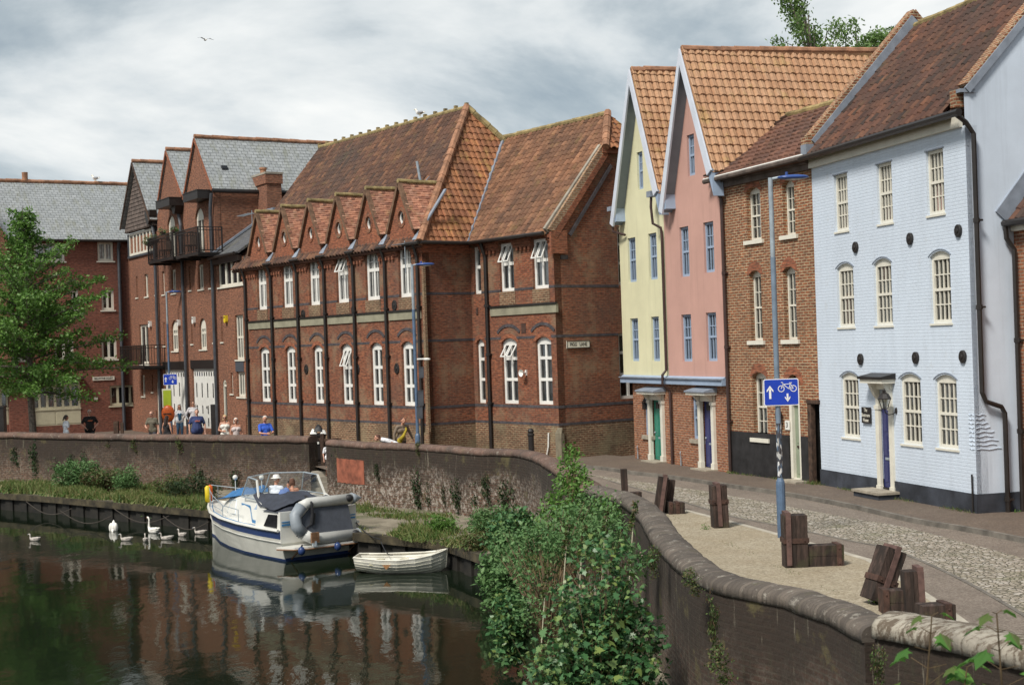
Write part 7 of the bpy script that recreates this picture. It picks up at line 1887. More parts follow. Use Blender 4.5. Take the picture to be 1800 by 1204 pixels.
# ------------------------------------------------------------------ swans and gulls
def swan(label, px, py, rz, grown=True, upend=False, s=1.0, group=None, name=None):
 p = G(px, py, WZ_)
 root = empty(name or ('swan' if grown else 'cygnet'), (p.x, p.y, WZ_), rz, label, 'swan' if grown else 'cygnet', group)
 root.scale = (s, s, s)
 body = [('e', (0, 0, 0.10), (0.40, 0.19, 0.17)), ('e', (-0.22, 0, 0.17), (0.24, 0.15, 0.12)), ('c', (-0.30, 0, 0.18), 0.09, (-0.52, 0, 0.27), 0.018),
   ('c', (-0.05, 0.12, 0.17), 0.09, (-0.40, 0.08, 0.24), 0.04), ('c', (-0.05, -0.12, 0.17), 0.09, (-0.40, -0.08, 0.24), 0.04)]
 if upend:
  body = [('e', (0, 0, 0.12), (0.20, 0.18, 0.26)), ('c', (0, 0, 0.2), 0.15, (-0.05, 0, 0.46), 0.03), ('e', (0.05, 0.1, 0.15), (0.14, 0.1, 0.22)), ('e', (0.05, -0.1, 0.15), (0.14, 0.1, 0.22))]
  neck = [(0.10, 0, 0.05), (0.20, 0, 0.04), (0.26, 0, 0.0), (0.28, 0, -0.05), (0.28, 0.0, -0.10)]
  rr = [0.08, 0.055, 0.045, 0.04, 0.04]
 else:
  neck = [(0.30, 0, 0.12), (0.40, 0, 0.25), (0.39, 0, 0.42), (0.36, 0, 0.58), (0.40, 0, 0.70), (0.47, 0, 0.735)] if grown else [(0.28, 0, 0.12), (0.38, 0, 0.22), (0.37, 0, 0.36), (0.40, 0, 0.45), (0.45, 0, 0.47)]
  rr = [0.10, 0.062, 0.045, 0.040, 0.044, 0.048] if grown else [0.09, 0.06, 0.05, 0.052, 0.055]
 for (a, b, c, d) in zip(neck[:-1], neck[1:], rr[:-1], rr[1:]): body.append(('c', a, c, b, d))
 if not upend: e_ = neck[-1]; body.append(('e', (e_[0] + 0.01, 0, e_[2]), (0.062, 0.045, 0.045)))
 grow('body', body, M['swan' if grown else 'cygnet'], root, 0.017, 2)
 if not upend:
  e_ = neck[-1]
  mb = MB(); mb.tube([(e_[0] + 0.05, 0, e_[2] + 0.0), (e_[0] + 0.10, 0, e_[2] - 0.02), (e_[0] + 0.15, 0, e_[2] - 0.045)], [0.028, 0.022, 0.010], 8); mb.build('beak', M['beak' if grown else 'gull_grey'], root, smooth=True)
  mb = MB(); mb.ball((e_[0] + 0.04, 0.036, e_[2] + 0.015), 0.009, 6, 4); mb.ball((e_[0] + 0.04, -0.036, e_[2] + 0.015), 0.009, 6, 4)
  if grown: mb.ball((e_[0] + 0.055, 0, e_[2] + 0.03), 0.017, 6, 4)
  mb.build('eyes', M['rubber'], root)
 return root
swan('adult swan with neck raised among the cygnets, bill pointing left', 270, 936, PI - 0.75, s=0.66)
swan('adult swan with its head under water, white rump up', 200, 933, -1.5, upend=True, s=0.75)
for lab, x, y, rz in (('lone cygnet out on its own far left of the swans', 61, 950, PI - 0.3), ('cygnet below the upended swan, facing left', 222, 950, PI - 0.1), ('cygnet below the adult swan, facing away', 256, 951, 1.9),
      ('cygnet just below the raised swan, tail to the boat', 293, 948, PI + 0.1), ('cygnet resting between the raised swan and the boat', 320, 942, PI - 0.7), ('cygnet nearest the bow of the cruiser', 352, 938, PI - 0.05)):
 swan(lab, x, y, rz, grown=False, s=0.44)
def gull(label, loc, rz, flying=False, s=1.0):
 root = empty('gull', loc, rz, label, 'gull')
 root.scale = (s, s, s)
 body = [('e', (0, 0, 0.14), (0.17, 0.075, 0.075)), ('c', (-0.12, 0, 0.14), 0.045, (-0.28, 0, 0.13), 0.015), ('c', (0.12, 0, 0.17), 0.05, (0.18, 0, 0.27), 0.04), ('e', (0.19, 0, 0.29), (0.05, 0.04, 0.04))]
 grow('body', body, M['swan'], root, 0.012, 1)
 mb = MB(); mb.tube([(0.23, 0, 0.29), (0.29, 0, 0.275)], [0.014, 0.005], 6); mb.build('beak', M['yellow'], root)
 mb = MB()
 if flying:
  for sy in (-1, 1): mb.prism([(0.08, 0.05 * sy, 0.18), (0.12, 0.35 * sy, 0.30), (-0.05, 0.70 * sy, 0.20), (-0.08, 0.35 * sy, 0.28), (-0.10, 0.05 * sy, 0.17)], (0, 0, 0.012))
 else:
  for sy in (-1, 1): mb.ball((-0.06, 0.062 * sy, 0.16), (0.16, 0.025, 0.05), 10, 6)
 mb.build('wing', M['gull_grey'], root, smooth=not flying)
 if not flying: mb = MB(); mb.tube([(0, 0.03, 0.08), (0, 0.03, 0)], 0.008, 5); mb.tube([(0, -0.03, 0.08), (0, -0.03, 0)], 0.008, 5); mb.build('leg', M['yellow'], root)
sg = FS.world(*[lerp(-0.6, RS, 0.70), RW], RZ + 0.18)
gx = hs(FS, 738, 207, RW)
gull('grey gull standing on the crested ridge of the school roof', FS.world(gx, RW, RZ + 0.20), 2.5, s=1.1)
gx = hs(FL, 168, 318, 3.6); gull('white gull standing on the ridge of the far slate roof', FL.world(gx, 3.6, EL + 3.76), 2.6, s=1.3)
gull('small white gull flying against the grey cloud', P(361, 74, 80), 2.3, flying=True, s=0.75)
# ------------------------------------------------------------------ 12. cruiser
bO = V((-5.55, 39.65, WZ_)); bRZ = math.atan2(0.8, -0.6)
boat = empty('cabin_cruiser', bO, bRZ, 'white and navy cabin cruiser moored stern towards us with dark folded hood', 'boat')
HX = [(0.0, 1.25, 0.86, 1.10), (1.2, 1.29, 0.86, 1.15), (2.5, 1.28, 0.88, 1.12), (3.8, 1.18, 0.92, 0.95), (5.0, 0.92, 0.97, 0.66), (6.0, 0.52, 1.02, 0.30), (6.6, 0.22, 1.06, 0.08), (6.95, 0.02, 1.09, 0.0)]
def hull_strip(mb, fa, fb, n=1):
 """fa/fb: station -> (half beam, height); a strip down both sides between the two lines."""
 for sy in (1, -1):
  for k in range(n):
   A = [(s[0], sy * lerp(fa(s)[0], fb(s)[0], k / n), lerp(fa(s)[1], fb(s)[1], k / n)) for s in HX]
   B = [(s[0], sy * lerp(fa(s)[0], fb(s)[0], (k + 1) / n), lerp(fa(s)[1], fb(s)[1], (k + 1) / n)) for s in HX]
   m = len(A); mb.add(A + B, [(i, i + 1, m + i + 1, m + i) if sy < 0 else (i, m + i, m + i + 1, i + 1) for i in range(m - 1)])
def sect(s, z):
 """Half beam at height z."""
 x, g, gz, w = s
 t = max(0.0, min(1.0, (z) / gz)); return w + (g - w) * (t ** 0.8)
rake = lambda s: s[0] / 6.95
lo = lambda s: (s[3] * 0.97, 0.06); bb_ = lambda s: (sect(s, s[2] - 0.24), s[2] - 0.24); bt_ = lambda s: (sect(s, s[2] - 0.04), s[2] - 0.04); dk_ = lambda s: (s[3] * 0.85, -0.30)
mb = MB(); hull_strip(mb, lo, bb_, 3)
mb.poly([(0, -HX[0][3] * .97, 0.09), (0, HX[0][3] * .97, 0.09), (0, sect(HX[0], .62), 0.62), (0, -sect(HX[0], .62), 0.62)]); mb.build('hull', M['hull_grey'], boat, smooth=False)
mb = MB(); hull_strip(mb, dk_, lo, 1); mb.poly([(0, -1.0, -0.3), (0, 1.0, -0.3), (0, HX[0][3] * .97, 0.09), (0, -HX[0][3] * .97, 0.09)]); mb.build('boot_top', M['boat_navy'], boat)
mb = MB(); hull_strip(mb, bb_, bt_, 1); mb.poly([(0, -sect(HX[0], .62), 0.62), (0, sect(HX[0], .62), 0.62), (0, sect(HX[0], .82), 0.82), (0, -sect(HX[0], .82), 0.82)]); mb.build('navy_band', M['boat_navy'], boat)
mb = MB()
for sy in (1, -1):
 mb.tube([(s[0], sy * (s[1] + 0.02), s[2]) for s in HX], 0.045, 6)
 mb.tube([(s[0], sy * (sect(s, s[2] - 0.33) + 0.012), s[2] - 0.33) for s in HX[:-1]], 0.012, 5)
mb.build('rubbing_strake', M['boat_white'], boat)
mb = MB()                                    # deck
for i in range(len(HX) - 1):
 a, b = HX[i], HX[i + 1]
 mb.add([(a[0], -a[1], a[2]), (b[0], -b[1], b[2]), (b[0], b[1], b[2]), (a[0], a[1], a[2])], [(0, 1, 2, 3)])
mb.build('deck', M['boat_white'], boat)
# coachroof: lofted sections (x, half width low, half width high, z top)
CS = [(1.5, 1.10, 0.98, 1.60), (2.4, 1.06, 0.90, 1.62), (3.4, 0.94, 0.74, 1.58), (4.6, 0.72, 0.50, 1.42), (5.5, 0.46, 0.24, 1.20), (5.75, 0.35, 0.12, 1.06)]
mb = MB(); vs = []
for (x, wl_, wh, zt) in CS: vs += [(x, -wl_, 0.88), (x, -wh, zt - 0.06), (x, -wh * 0.8, zt), (x, wh * 0.8, zt), (x, wh, zt - 0.06), (x, wl_, 0.88)]
fs = [(i * 6 + k, i * 6 + k + 1, i * 6 + k + 7, i * 6 + k + 6) for i in range(len(CS) - 1) for k in range(5)] + [(0, 1, 2, 3, 4, 5), tuple(range(30, 36))[::-1]]
mb.add(vs, fs); mb.build('coachroof', M['boat_white'], boat)
def cside(x, t, sy=1, off=0.006):
 for a, b in zip(CS[:-1], CS[1:]):
  if a[0] <= x <= b[0]:
   f = (x - a[0]) / (b[0] - a[0]); wl_, wh, zt = (lerp(a[k], b[k], f) for k in (1, 2, 3))
   return (x, sy * (lerp(wl_, wh, t) + off), lerp(0.88, zt - 0.06, t) + off * 0.3)
for sy in (1, -1):
 mb = MB(); mb.poly([cside(3.35, 0.25, sy), cside(5.05, 0.25, sy), cside(4.75, 0.85, sy), cside(3.6, 0.85, sy)]); mb.build('cabin_window', M['dark_glass'], boat)
 mb = MB(); P_ = [cside(3.35, 0.22, sy, 0.012), cside(5.08, 0.22, sy, 0.012), cside(4.77, 0.88, sy, 0.012), cside(3.58, 0.88, sy, 0.012)]
 for p, q in zip(P_, P_[1:] + P_[:1]): mb.tube([p, q], 0.014, 5)
 mb.tube([cside(4.2, 0.22, sy, 0.012), cside(4.2, 0.88, sy, 0.012)], 0.012, 5); mb.build('window_trim', M['steel'], boat)
# cockpit coaming, transom
CO = [(0.0, 1.20, 1.16, 1.36), (0.75, 1.21, 1.16, 1.32), (1.5, 1.20, 1.10, 1.60)]
for sy in (1, -1):
 mb = MB(); vs = []
 for (x, a, b, z) in CO: vs += [(x, sy * a, 0.86), (x, sy * b, z), (x, sy * (b - 0.09), z), (x, sy * (a - 0.12), 0.55)]
 mb.add(vs, [(i * 4 + k, i * 4 + k + 1, i * 4 + k + 5, i * 4 + k + 4) for i in range(2) for k in range(3)] + [(0, 1, 2, 3)]); mb.build('coaming', M['boat_white'], boat)
 mb = MB(); mb.poly([(0.18, sy * 1.222, 0.92), (0.95, sy * 1.222, 0.92), (0.70, sy * 1.19, 1.26), (0.18, sy * 1.186, 1.28)]); mb.build('quarter_window', M['dark_glass'], boat)
 mb = MB()
 for (z0, m_) in ((0, 0),):
  pts = [(1.52, 0.10), (1.95, 0.12), (2.25, 0.66), (3.0, 0.70)]
  for p, q in zip(pts[:-1], pts[1:]):
   mb.beam(cside(*p, sy), cside(*q, sy), 0.09, 0.012, side=(0, 0, 1))
 mb.build('zigzag_stripe', M['boat_cyan'], boat)
mb = MB(); mb.box(-0.02, 0.08, -1.20, 1.20, 0.5, 1.36); mb.build('transom', M['boat_white'], boat)
mb = MB(); mb.box(-0.035, -0.021, -1.16, 1.16, 0.98, 1.03); mb.box(-0.035, -0.021, -1.16, 1.16, 1.07, 1.10); mb.build('transom_stripe', M['boat_cyan'], boat)
mb = MB(); mb.box(0.1, 2.2, -1.05, 1.05, 0.35, 0.45); mb.box(1.4, 2.0, -0.9, 0.9, 0.45, 1.22); mb.build('helm_seat', M['boat_white'], boat)
mb = MB()
for (x, y) in ((0.8, 1.235),): pass
# deck stripes
mb = MB()
for sy in (1,): mb.tube([(s[0], sy * (s[1] - 0.10), s[2] + 0.012) for s in HX[:-1]], 0.012, 4)
mb.build('deck_stripe', M['boat_cyan'], boat)
# windscreen
wbase = [(1.5, 1.06, 1.58), (2.75, 0.98, 1.60), (3.25, 0.0, 1.60), (2.75, -0.98, 1.60), (1.5, -1.06, 1.58)]
wtop = [(1.75, 0.98, 2.13), (2.45, 0.90, 2.17), (2.85, 0.0, 2.20), (2.45, -0.90, 2.17), (1.75, -0.98, 2.13)]
wf = MB()
for a, b in zip(wtop[:-1], wtop[1:]): wf.tube([a, b], 0.020, 6)
for a, b in zip(wbase[:-1], wbase[1:]): wf.tube([a, b], 0.018, 6)
for a, b in list(zip(wbase, wtop))[1:-1]: wf.tube([a, b], 0.018, 6)
wfo = wf.build('windscreen_frame', M['steel'], boat)
mb = MB()
for k in (0, 4): mb.beam(wbase[k], wtop[k], 0.06, 0.04)
mb.build('screen_post', M['boat_white'], wfo)
mb = MB()
for k in range(4): mb.poly([wbase[k], wbase[k + 1], wtop[k + 1], wtop[k]])
mb.build('windscreen_glass', M['clear'], wfo)
mb = MB(); mb.lathe([(0.19, -0.012), (0.205, 0.0), (0.19, 0.012)], (2.15, 0.42, 1.66), 18, 'x'); mb.tube([(2.15, 0.42, 1.47), (2.15, 0.42, 1.85)], 0.012, 5); mb.tube([(2.15, 0.24, 1.66), (2.15, 0.60, 1.66)], 0.012, 5); mb.build('steering_wheel', M['rubber'], boat)
mb = MB(); mb.ball((3.6, -0.10, 2.02), 0.08, 10, 6); mb.tube([(3.6, -0.1, 1.55), (3.6, -0.1, 2.0)], 0.015, 5); mb.ball((4.3, 0.42, 2.02), 0.08, 10, 6); mb.tube([(4.3, 0.42, 1.45), (4.3, 0.42, 2.0)], 0.015, 5); mb.build('deck_lamp', M['boat_white'], boat)
# guard rails and pulpit
mb = MB()
RP = [(2.6, 1.18), (3.8, 1.10), (5.0, 0.85), (6.0, 0.47), (6.75, 0.15)]
def dz(x):
 for a, b in zip(HX[:-1], HX[1:]):
  if a[0] <= x <= b[0]: return lerp(a[2], b[2], (x - a[0]) / (b[0] - a[0]))
 return 1.08
for sy in (1, -1):
 mb.tube([(RP[0][0], sy * RP[0][1], dz(RP[0][0]))] + [(x, sy * y, dz(x) + (0.36 if x < 4 else 0.5)) for x, y in RP[0:]] , 0.013, 6)
 for x, y in RP: mb.tube([(x, sy * y, dz(x)), (x, sy * y, dz(x) + (0.36 if x < 4 else 0.5))], 0.011, 5)
 mb.tube([(x, sy * y, dz(x) + 0.2) for x, y in RP[1:]], 0.009, 5)
mb.tube([(6.75, 0.15, 1.57), (6.95, 0.0, 1.60), (6.75, -0.15, 1.57)], 0.013, 6)
mb.build('guard_rail', M['steel'], boat)
# swim platform
mb = MB(); mb.prism([(-0.02, -1.30, 0.36), (-0.02, 1.34, 0.36), (-0.50, 1.05, 0.36), (-0.62, 0.7, 0.36), (-0.62, -1.1, 0.36), (-0.50, -1.30, 0.36)], (0, 0, 0.07)); mb.build('swim_platform', M['boat_white'], boat)
mb = MB(); mb.tube([(-0.05, 1.35, 0.36), (-0.50, 1.07, 0.36), (-0.63, 0.7, 0.36), (-0.63, -1.1, 0.36), (-0.52, -1.32, 0.36)], 0.022, 6)
for y in (0.9, -0.9): mb.beam((-0.5, y, 0.34), (-0.02, y, 0.05), 0.03, 0.03)
mb.build('platform_edge', M['teak'], boat)
# blue cover on the coachroof, hood
def lump(name, cx, cy, cz, lx, ly, lz, mat, parent, seed=0, nx=16, ny=18):
 mb = MB(); vs = []
 for i in range(nx + 1):
  for j in range(ny + 1):
   u, v = i / nx * 2 - 1, j / ny * 2 - 1
   r = max(abs(u), abs(v)); hgt = (1 - abs(u) ** 3) * (1 - abs(v) ** 3)
   nn = noise.noise(V((u * 1.6 + seed, v * 3.2, 0.3 * seed))) * 0.5 + noise.noise(V((u * 4 + seed, v * 6, 1))) * 0.25
   vs.append((cx + u * lx, cy + v * ly, cz + lz * hgt * (0.8 + nn)))
 mb.add(vs, [(i * (ny + 1) + j, (i + 1) * (ny + 1) + j, (i + 1) * (ny + 1) + j + 1, i * (ny + 1) + j + 1) for i in range(nx) for j in range(ny)])
 return mb.build(name, mat, parent, smooth=True)
tag(lump('tarpaulin', 0, 0, 0, 0.85, 0.72, 0.26, M['blue_cover'], None, 3), 'crumpled bright blue tarpaulin on the cruiser roof ahead of the windscreen', 'cover')
o = bpy.data.objects['tarpaulin']; o.matrix_world = Matrix.Translation(bO) @ Matrix.Rotation(bRZ, 4, 'Z') @ Matrix.Translation((4.1, 0.0, 1.47)) @ Matrix.Rotation(0.13, 4, 'Y')
hd_ = lump('folded_hood', 0.55, -0.02, 1.34, 0.50, 1.22, 0.36, M['canvas'], boat, 5, 18, 26)
mb = MB()
pts = [[(0.30, 1.20, 1.40), (1.3, 1.18, 1.45), (1.75, 1.12, 1.72), (1.65, 1.02, 1.80)], [(0.05, 0.65, 1.62), (0.7, 0.7, 1.72), (1.2, 0.75, 1.76), (1.4, 0.7, 1.72)], [(0.02, 0.0, 1.66), (0.6, 0.0, 1.80), (1.0, 0.0, 1.80), (1.2, 0, 1.7)]]
vs = []
for i in range(13):
 for j in range(13):
  t, u = i / 12 * 2, j / 12 * 3
  a, b = int(min(t, 1.999)), int(min(u, 2.999)); ft, fu = t - a, u - b
  p = V(pts[a][b]).lerp(V(pts[a][b + 1]), fu).lerp(V(pts[a + 1][b]).lerp(V(pts[a + 1][b + 1]), fu), ft)
  p += V((0, 0.3, 1)) * 0.05 * noise.noise(V((i * 0.5, j * 0.6, 2)))
  vs.append(p)
mb.add(vs, [(i * 13 + j, i * 13 + j + 1, (i + 1) * 13 + j + 1, (i + 1) * 13 + j) for i in range(12) for j in range(12)])
mb.build('hood_flap', M['canvas'], boat, smooth=True)
def onboat(x, y, z): return Matrix.Translation(bO) @ Matrix.Rotation(bRZ, 4, 'Z') @ V((x, y, z))
cl_ = lump('blue_jacket', 0, 0, 0, 0.22, 0.25, 0.30, cloth('denim', (0.10, 0.16, 0.34)), None, 8, 8, 8); cl_.location = onboat(1.15, 0.42, 1.60); tag(cl_, 'bunched blue jacket on the folded hood behind the sitting man', 'jacket')
tw = lump('striped_towel', 0, 0, 0, 0.06, 0.20, 0.22, cloth('towel', (0.30, 0.38, 0.50)), None, 4, 8, 10); tw.location = onboat(1.62, 0.95, 1.32); tw.rotation_euler = (0, 0, bRZ); tag(tw, 'blue-grey striped towel hanging over the port side by the wheel', 'towel')
# inflatable tender slung across the stern
td = empty('inflatable_dinghy', bO, bRZ, 'grey and white inflatable dinghy hung on edge across the cruiser stern', 'dinghy')
def tx(z): return -0.20 - (1.56 - z) * 0.30
ring = [(-0.98, 1.56), (0.42, 1.56), (0.66, 1.48), (0.88, 1.26), (0.90, 0.98), (0.74, 0.76), (0.46, 0.60), (-0.98, 0.59)]
R3 = [(tx(z), y, z) for y, z in ring]
mb = MB(); mb.tube([V(p) for p in R3[:3]], 0.150, 14); mb.build('upper_tube', M['tube_white'], td, smooth=True)
mb = MB(); mb.tube([V(p) for p in R3[2:6]], 0.168, 14); mb.build('bow_tube', M['tube_grey'], td, smooth=True)
mb = MB(); mb.tube([V(p) for p in R3[5:]], 0.155, 14); mb.build('lower_tube', M['tube_white'], td, smooth=True)
for z in (1.56, 0.59):
 mb = MB(); mb.tube([(tx(z), -0.95, z), (tx(z), -1.08, z), (tx(z), -1.24, z), (tx(z), -1.27, z)], [0.169, 0.12, 0.03, 0.028], 14); mb.build('tube_cone', M['tube_grey'], td, smooth=True)
 mb = MB(); mb.ball((tx(z) - 0.10, -0.82, z + 0.03), (0.10, 0.13, 0.11), 12, 7); mb.build('wear_patch', M['rubber'], td, smooth=True)
mb = MB(); mb.prism([(tx(z) - 0.02, y, z) for y, z in ((-0.80, 1.42), (0.40, 1.42), (0.75, 1.15), (0.78, 0.98), (0.36, 0.72), (-0.83, 0.72))], (0.05, 0, 0)); mb.build('dinghy_floor', M['canvas_grey'], td)
mb = MB(); mb.box(tx(0.62) - 0.22, tx(0.62) - 0.16, 0.38, 0.62, 0.52, 0.80); mb.build('motor_board', M['teak'], td)
mb = MB(); mb.beam((tx(0.5) - 0.1, 0.50, 0.55), (tx(0.4) - 0.1, 0.50, 0.40), 0.18, 0.06); mb.build('bracket', M['steel'], td)
mb = MB(); mb.tube([(-0.02, 0.40, 1.74), (-0.38, 0.40, 1.56), (-0.42, 0.42, 1.25), (-0.44, 0.48, 1.0), (-0.36, 0.36, 0.98), (-0.38, 0.34, 1.3)], 0.04, 6); mb.tube([(-0.46, 0.95, 0.72), (-0.42, 0.5, 1.0), (-0.40, 0.4, 1.3)], 0.016, 5); mb.build('lashing', M['rubber'], td)
for i, y in enumerate((0.92, -0.20, -1.22)):
 f_ = empty('ball_fender', onboat(-0.66, y, 0.36), 0, ('round blue fender on the port corner of the swim platform', 'round blue fender at the middle of the swim platform', 'round blue fender on the starboard corner of the swim platform, nearest the quay')[i], 'fender', 'blue fenders on the swim platform')
 mb = MB(); mb.ball((0, 0, -0.02), (0.10, 0.10, 0.12), 12, 8); mb.build('ball', M['boat_navy'], f_, smooth=True)
 mb = MB(); mb.tube([(0, 0, 0.09), (0.02, 0.03, 0.14)], 0.025, 6); mb.build('eye', M['rubber'], f_)
for (nm, x, y, c_, lab) in (('life_jacket', 6.55, 0.30, 'yellow', 'yellow cylindrical fender hung upright on the bow rail'), ('life_jacket', 6.75, 0.12, 'orange', 'orange cylindrical fender hung upright beside the yellow one on the bow rail')):
 mb = MB(); mb.tube([(0, 0, -0.22), (0, 0, -0.2), (0, 0, 0.25), (0, 0, 0.30)], [0.03, 0.085, 0.085, 0.03], 10); o = mb.build('cylinder_fender', M[c_], None, smooth=True); o.location = onboat(x, y, 1.33); tag(o, lab, 'fender')
pm = onboat(2.05, 0.22, 0.0); pm.z = WZ_ + 0.42
person('man in a white sun hat and pale checked shirt sitting in the cruiser cockpit', pm, 2.75, 1.74, top=('shirt', (0.56, 0.60, 0.66)), legs=('shorts', (0.3, 0.28, 0.24)), hair=('short', (0.5, 0.45, 0.4)), hat='white', seated=True, armL='rest', armR='rest', turn=-0.5)
pw = onboat(2.10, -0.32, 0.0); pw.z = WZ_ + 0.40
def cam_extra(r, L_, F, sp):
 mb = MB(); mb.box(-0.07, 0.07, -0.22, -0.14, 1.60, 1.68); mb.build('camera_body', M['rubber'], r)
person('bare-shouldered woman with tied brown hair holding a camera to her face in the cruiser', pw, 3.6, 1.64, top=('halter', (0.03, 0.03, 0.04)), legs=('shorts', (0.25, 0.06, 0.05)), hair=('bob', (0.11, 0.05, 0.03)), female=True, seated=True, armL='face', armR='face', extra=cam_extra)
# mooring lines
for (a, b, lab) in ((onboat(0.2, -1.25, 0.9), G(668, 952, LZ) + V((0, 0.3, 0.02)), 'dark mooring rope from the cruiser stern to the ledge'), (G(690, 975, -1.1), G(668, 954, LZ) + V((0, 0.25, 0)), 'thin dark rope from the rowing boat up to the ledge')):
 mb = MB(); mb.tube([a.lerp(b, t) - V((0, 0, 0.12 * math.sin(PI * t))) for t in np.linspace(0, 1, 8)], 0.014, 5); tag(mb.build('mooring_rope', M['rubber']), lab, 'rope')
# ------------------------------------------------------------------ 13. clinker dinghy
dO = V((-4.16, 36.75, WZ_)); dE = V((-1.90, 36.50, WZ_)); dd_ = dE - dO
rb = empty('rowing_boat', dO, math.atan2(dd_.y, dd_.x), 'small cream clinker rowing boat lying beside the ledge', 'boat')
Ld = dd_.length
DS = [(0.00, 0.36, 0.42, 0.05), (0.12, 0.46, 0.40, 0.0), (0.3, 0.58, 0.37, -0.06), (0.5, 0.62, 0.36, -0.08), (0.7, 0.55, 0.39, -0.08), (0.85, 0.38, 0.45, -0.06), (0.95, 0.17, 0.51, 0.0), (1.0, 0.02, 0.55, 0.10)]
NP = 7
def dpt(s, t, sy):
 x, g, gz, kz = s
 ang = t * PI / 2
 y = g * (math.sin(ang) ** 0.75) ; z = kz + (gz - kz) * (1 - math.cos(ang)) ** 0.85
 xx = x * Ld + (0.06 * (t) if x > 0.8 else (-0.04 * t if x < 0.1 else 0)) * (1)
 return V((xx, sy * y, z))
mb = MB()
for sy in (1, -1):
 for k in range(NP):
  t0, t1 = k / NP, (k + 1) / NP
  A = [dpt(s, t0, sy) for s in DS]; B = [dpt(s, t1, sy) + V((0, sy * 0.014, 0)) for s in DS]
  m = len(A); mb.add(A + B, [(i, i + 1, m + i + 1, m + i) if sy < 0 else (i, m + i, m + i + 1, i + 1) for i in range(m - 1)])
  C = [dpt(s, t1, sy) for s in DS]; mb.add(B + C, [(i, i + 1, m + i + 1, m + i) for i in range(m - 1)])
s0_ = DS[0]; mb.poly([dpt(s0_, t, 1) for t in np.linspace(1, 0, 8)] + [dpt(s0_, t, -1) for t in np.linspace(0, 1, 8)][1:])
mb.build('planking', M['hull_cream'] if 'hull_cream' in M else plain('hull_cream', (0.70, 0.68, 0.60), 0.5, 0.10, 3), rb)
mb = MB()
for sy in (1, -1): mb.tube([dpt(s, 1, sy) + V((0, 0, 0.01)) for s in DS], 0.022, 6)
mb.tube([dpt(DS[0], 1, 1), dpt(DS[0], 1, -1)], 0.02, 6); mb.tube([dpt(DS[-1], t, 1) for t in np.linspace(0, 1, 6)], 0.022, 6); mb.build('gunwale', M['cream'], rb)
mb = MB()
for x in (0.22, 0.5, 0.74):
 w_ = 0.5 if x < 0.6 else 0.42; mb.box(x * Ld - 0.10, x * Ld + 0.10, -w_, w_, 0.24, 0.27)
mb.build('thwart', M['boat_cyan'] if False else M['cream_dark'], rb)
mb = MB(); mb.poly([(0.1 * Ld, -0.3, 0.08), (0.85 * Ld, -0.25, 0.08), (0.85 * Ld, 0.25, 0.08), (0.1 * Ld, 0.3, 0.08)]); mb.build('bottom_boards', M['teak'], rb)
mb = MB(); mb.prism([(0.335 * Ld, -0.640, 0.27), (0.43 * Ld, -0.640, 0.27), (0.40 * Ld, -0.640, 0.20), (0.38 * Ld, -0.640, 0.15)], (0, 0.02, 0)); mb.build('bare_patch', plain('bare_wood', (0.30, 0.15, 0.06), 0.8), rb)
mb = MB(); mb.tube([(0.1 * Ld, 0.30, 0.42), (0.9 * Ld, -0.05, 0.50)], 0.018, 6); mb.ball((0.93 * Ld, -0.05, 0.50), (0.12, 0.05, 0.012), 8, 4); tag(mb.build('oar', M['cream'], None), 'pale oar lying along the rowing boat', 'oar')
o = bpy.data.objects['oar']; o.location = rb.location; o.rotation_euler = rb.rotation_euler
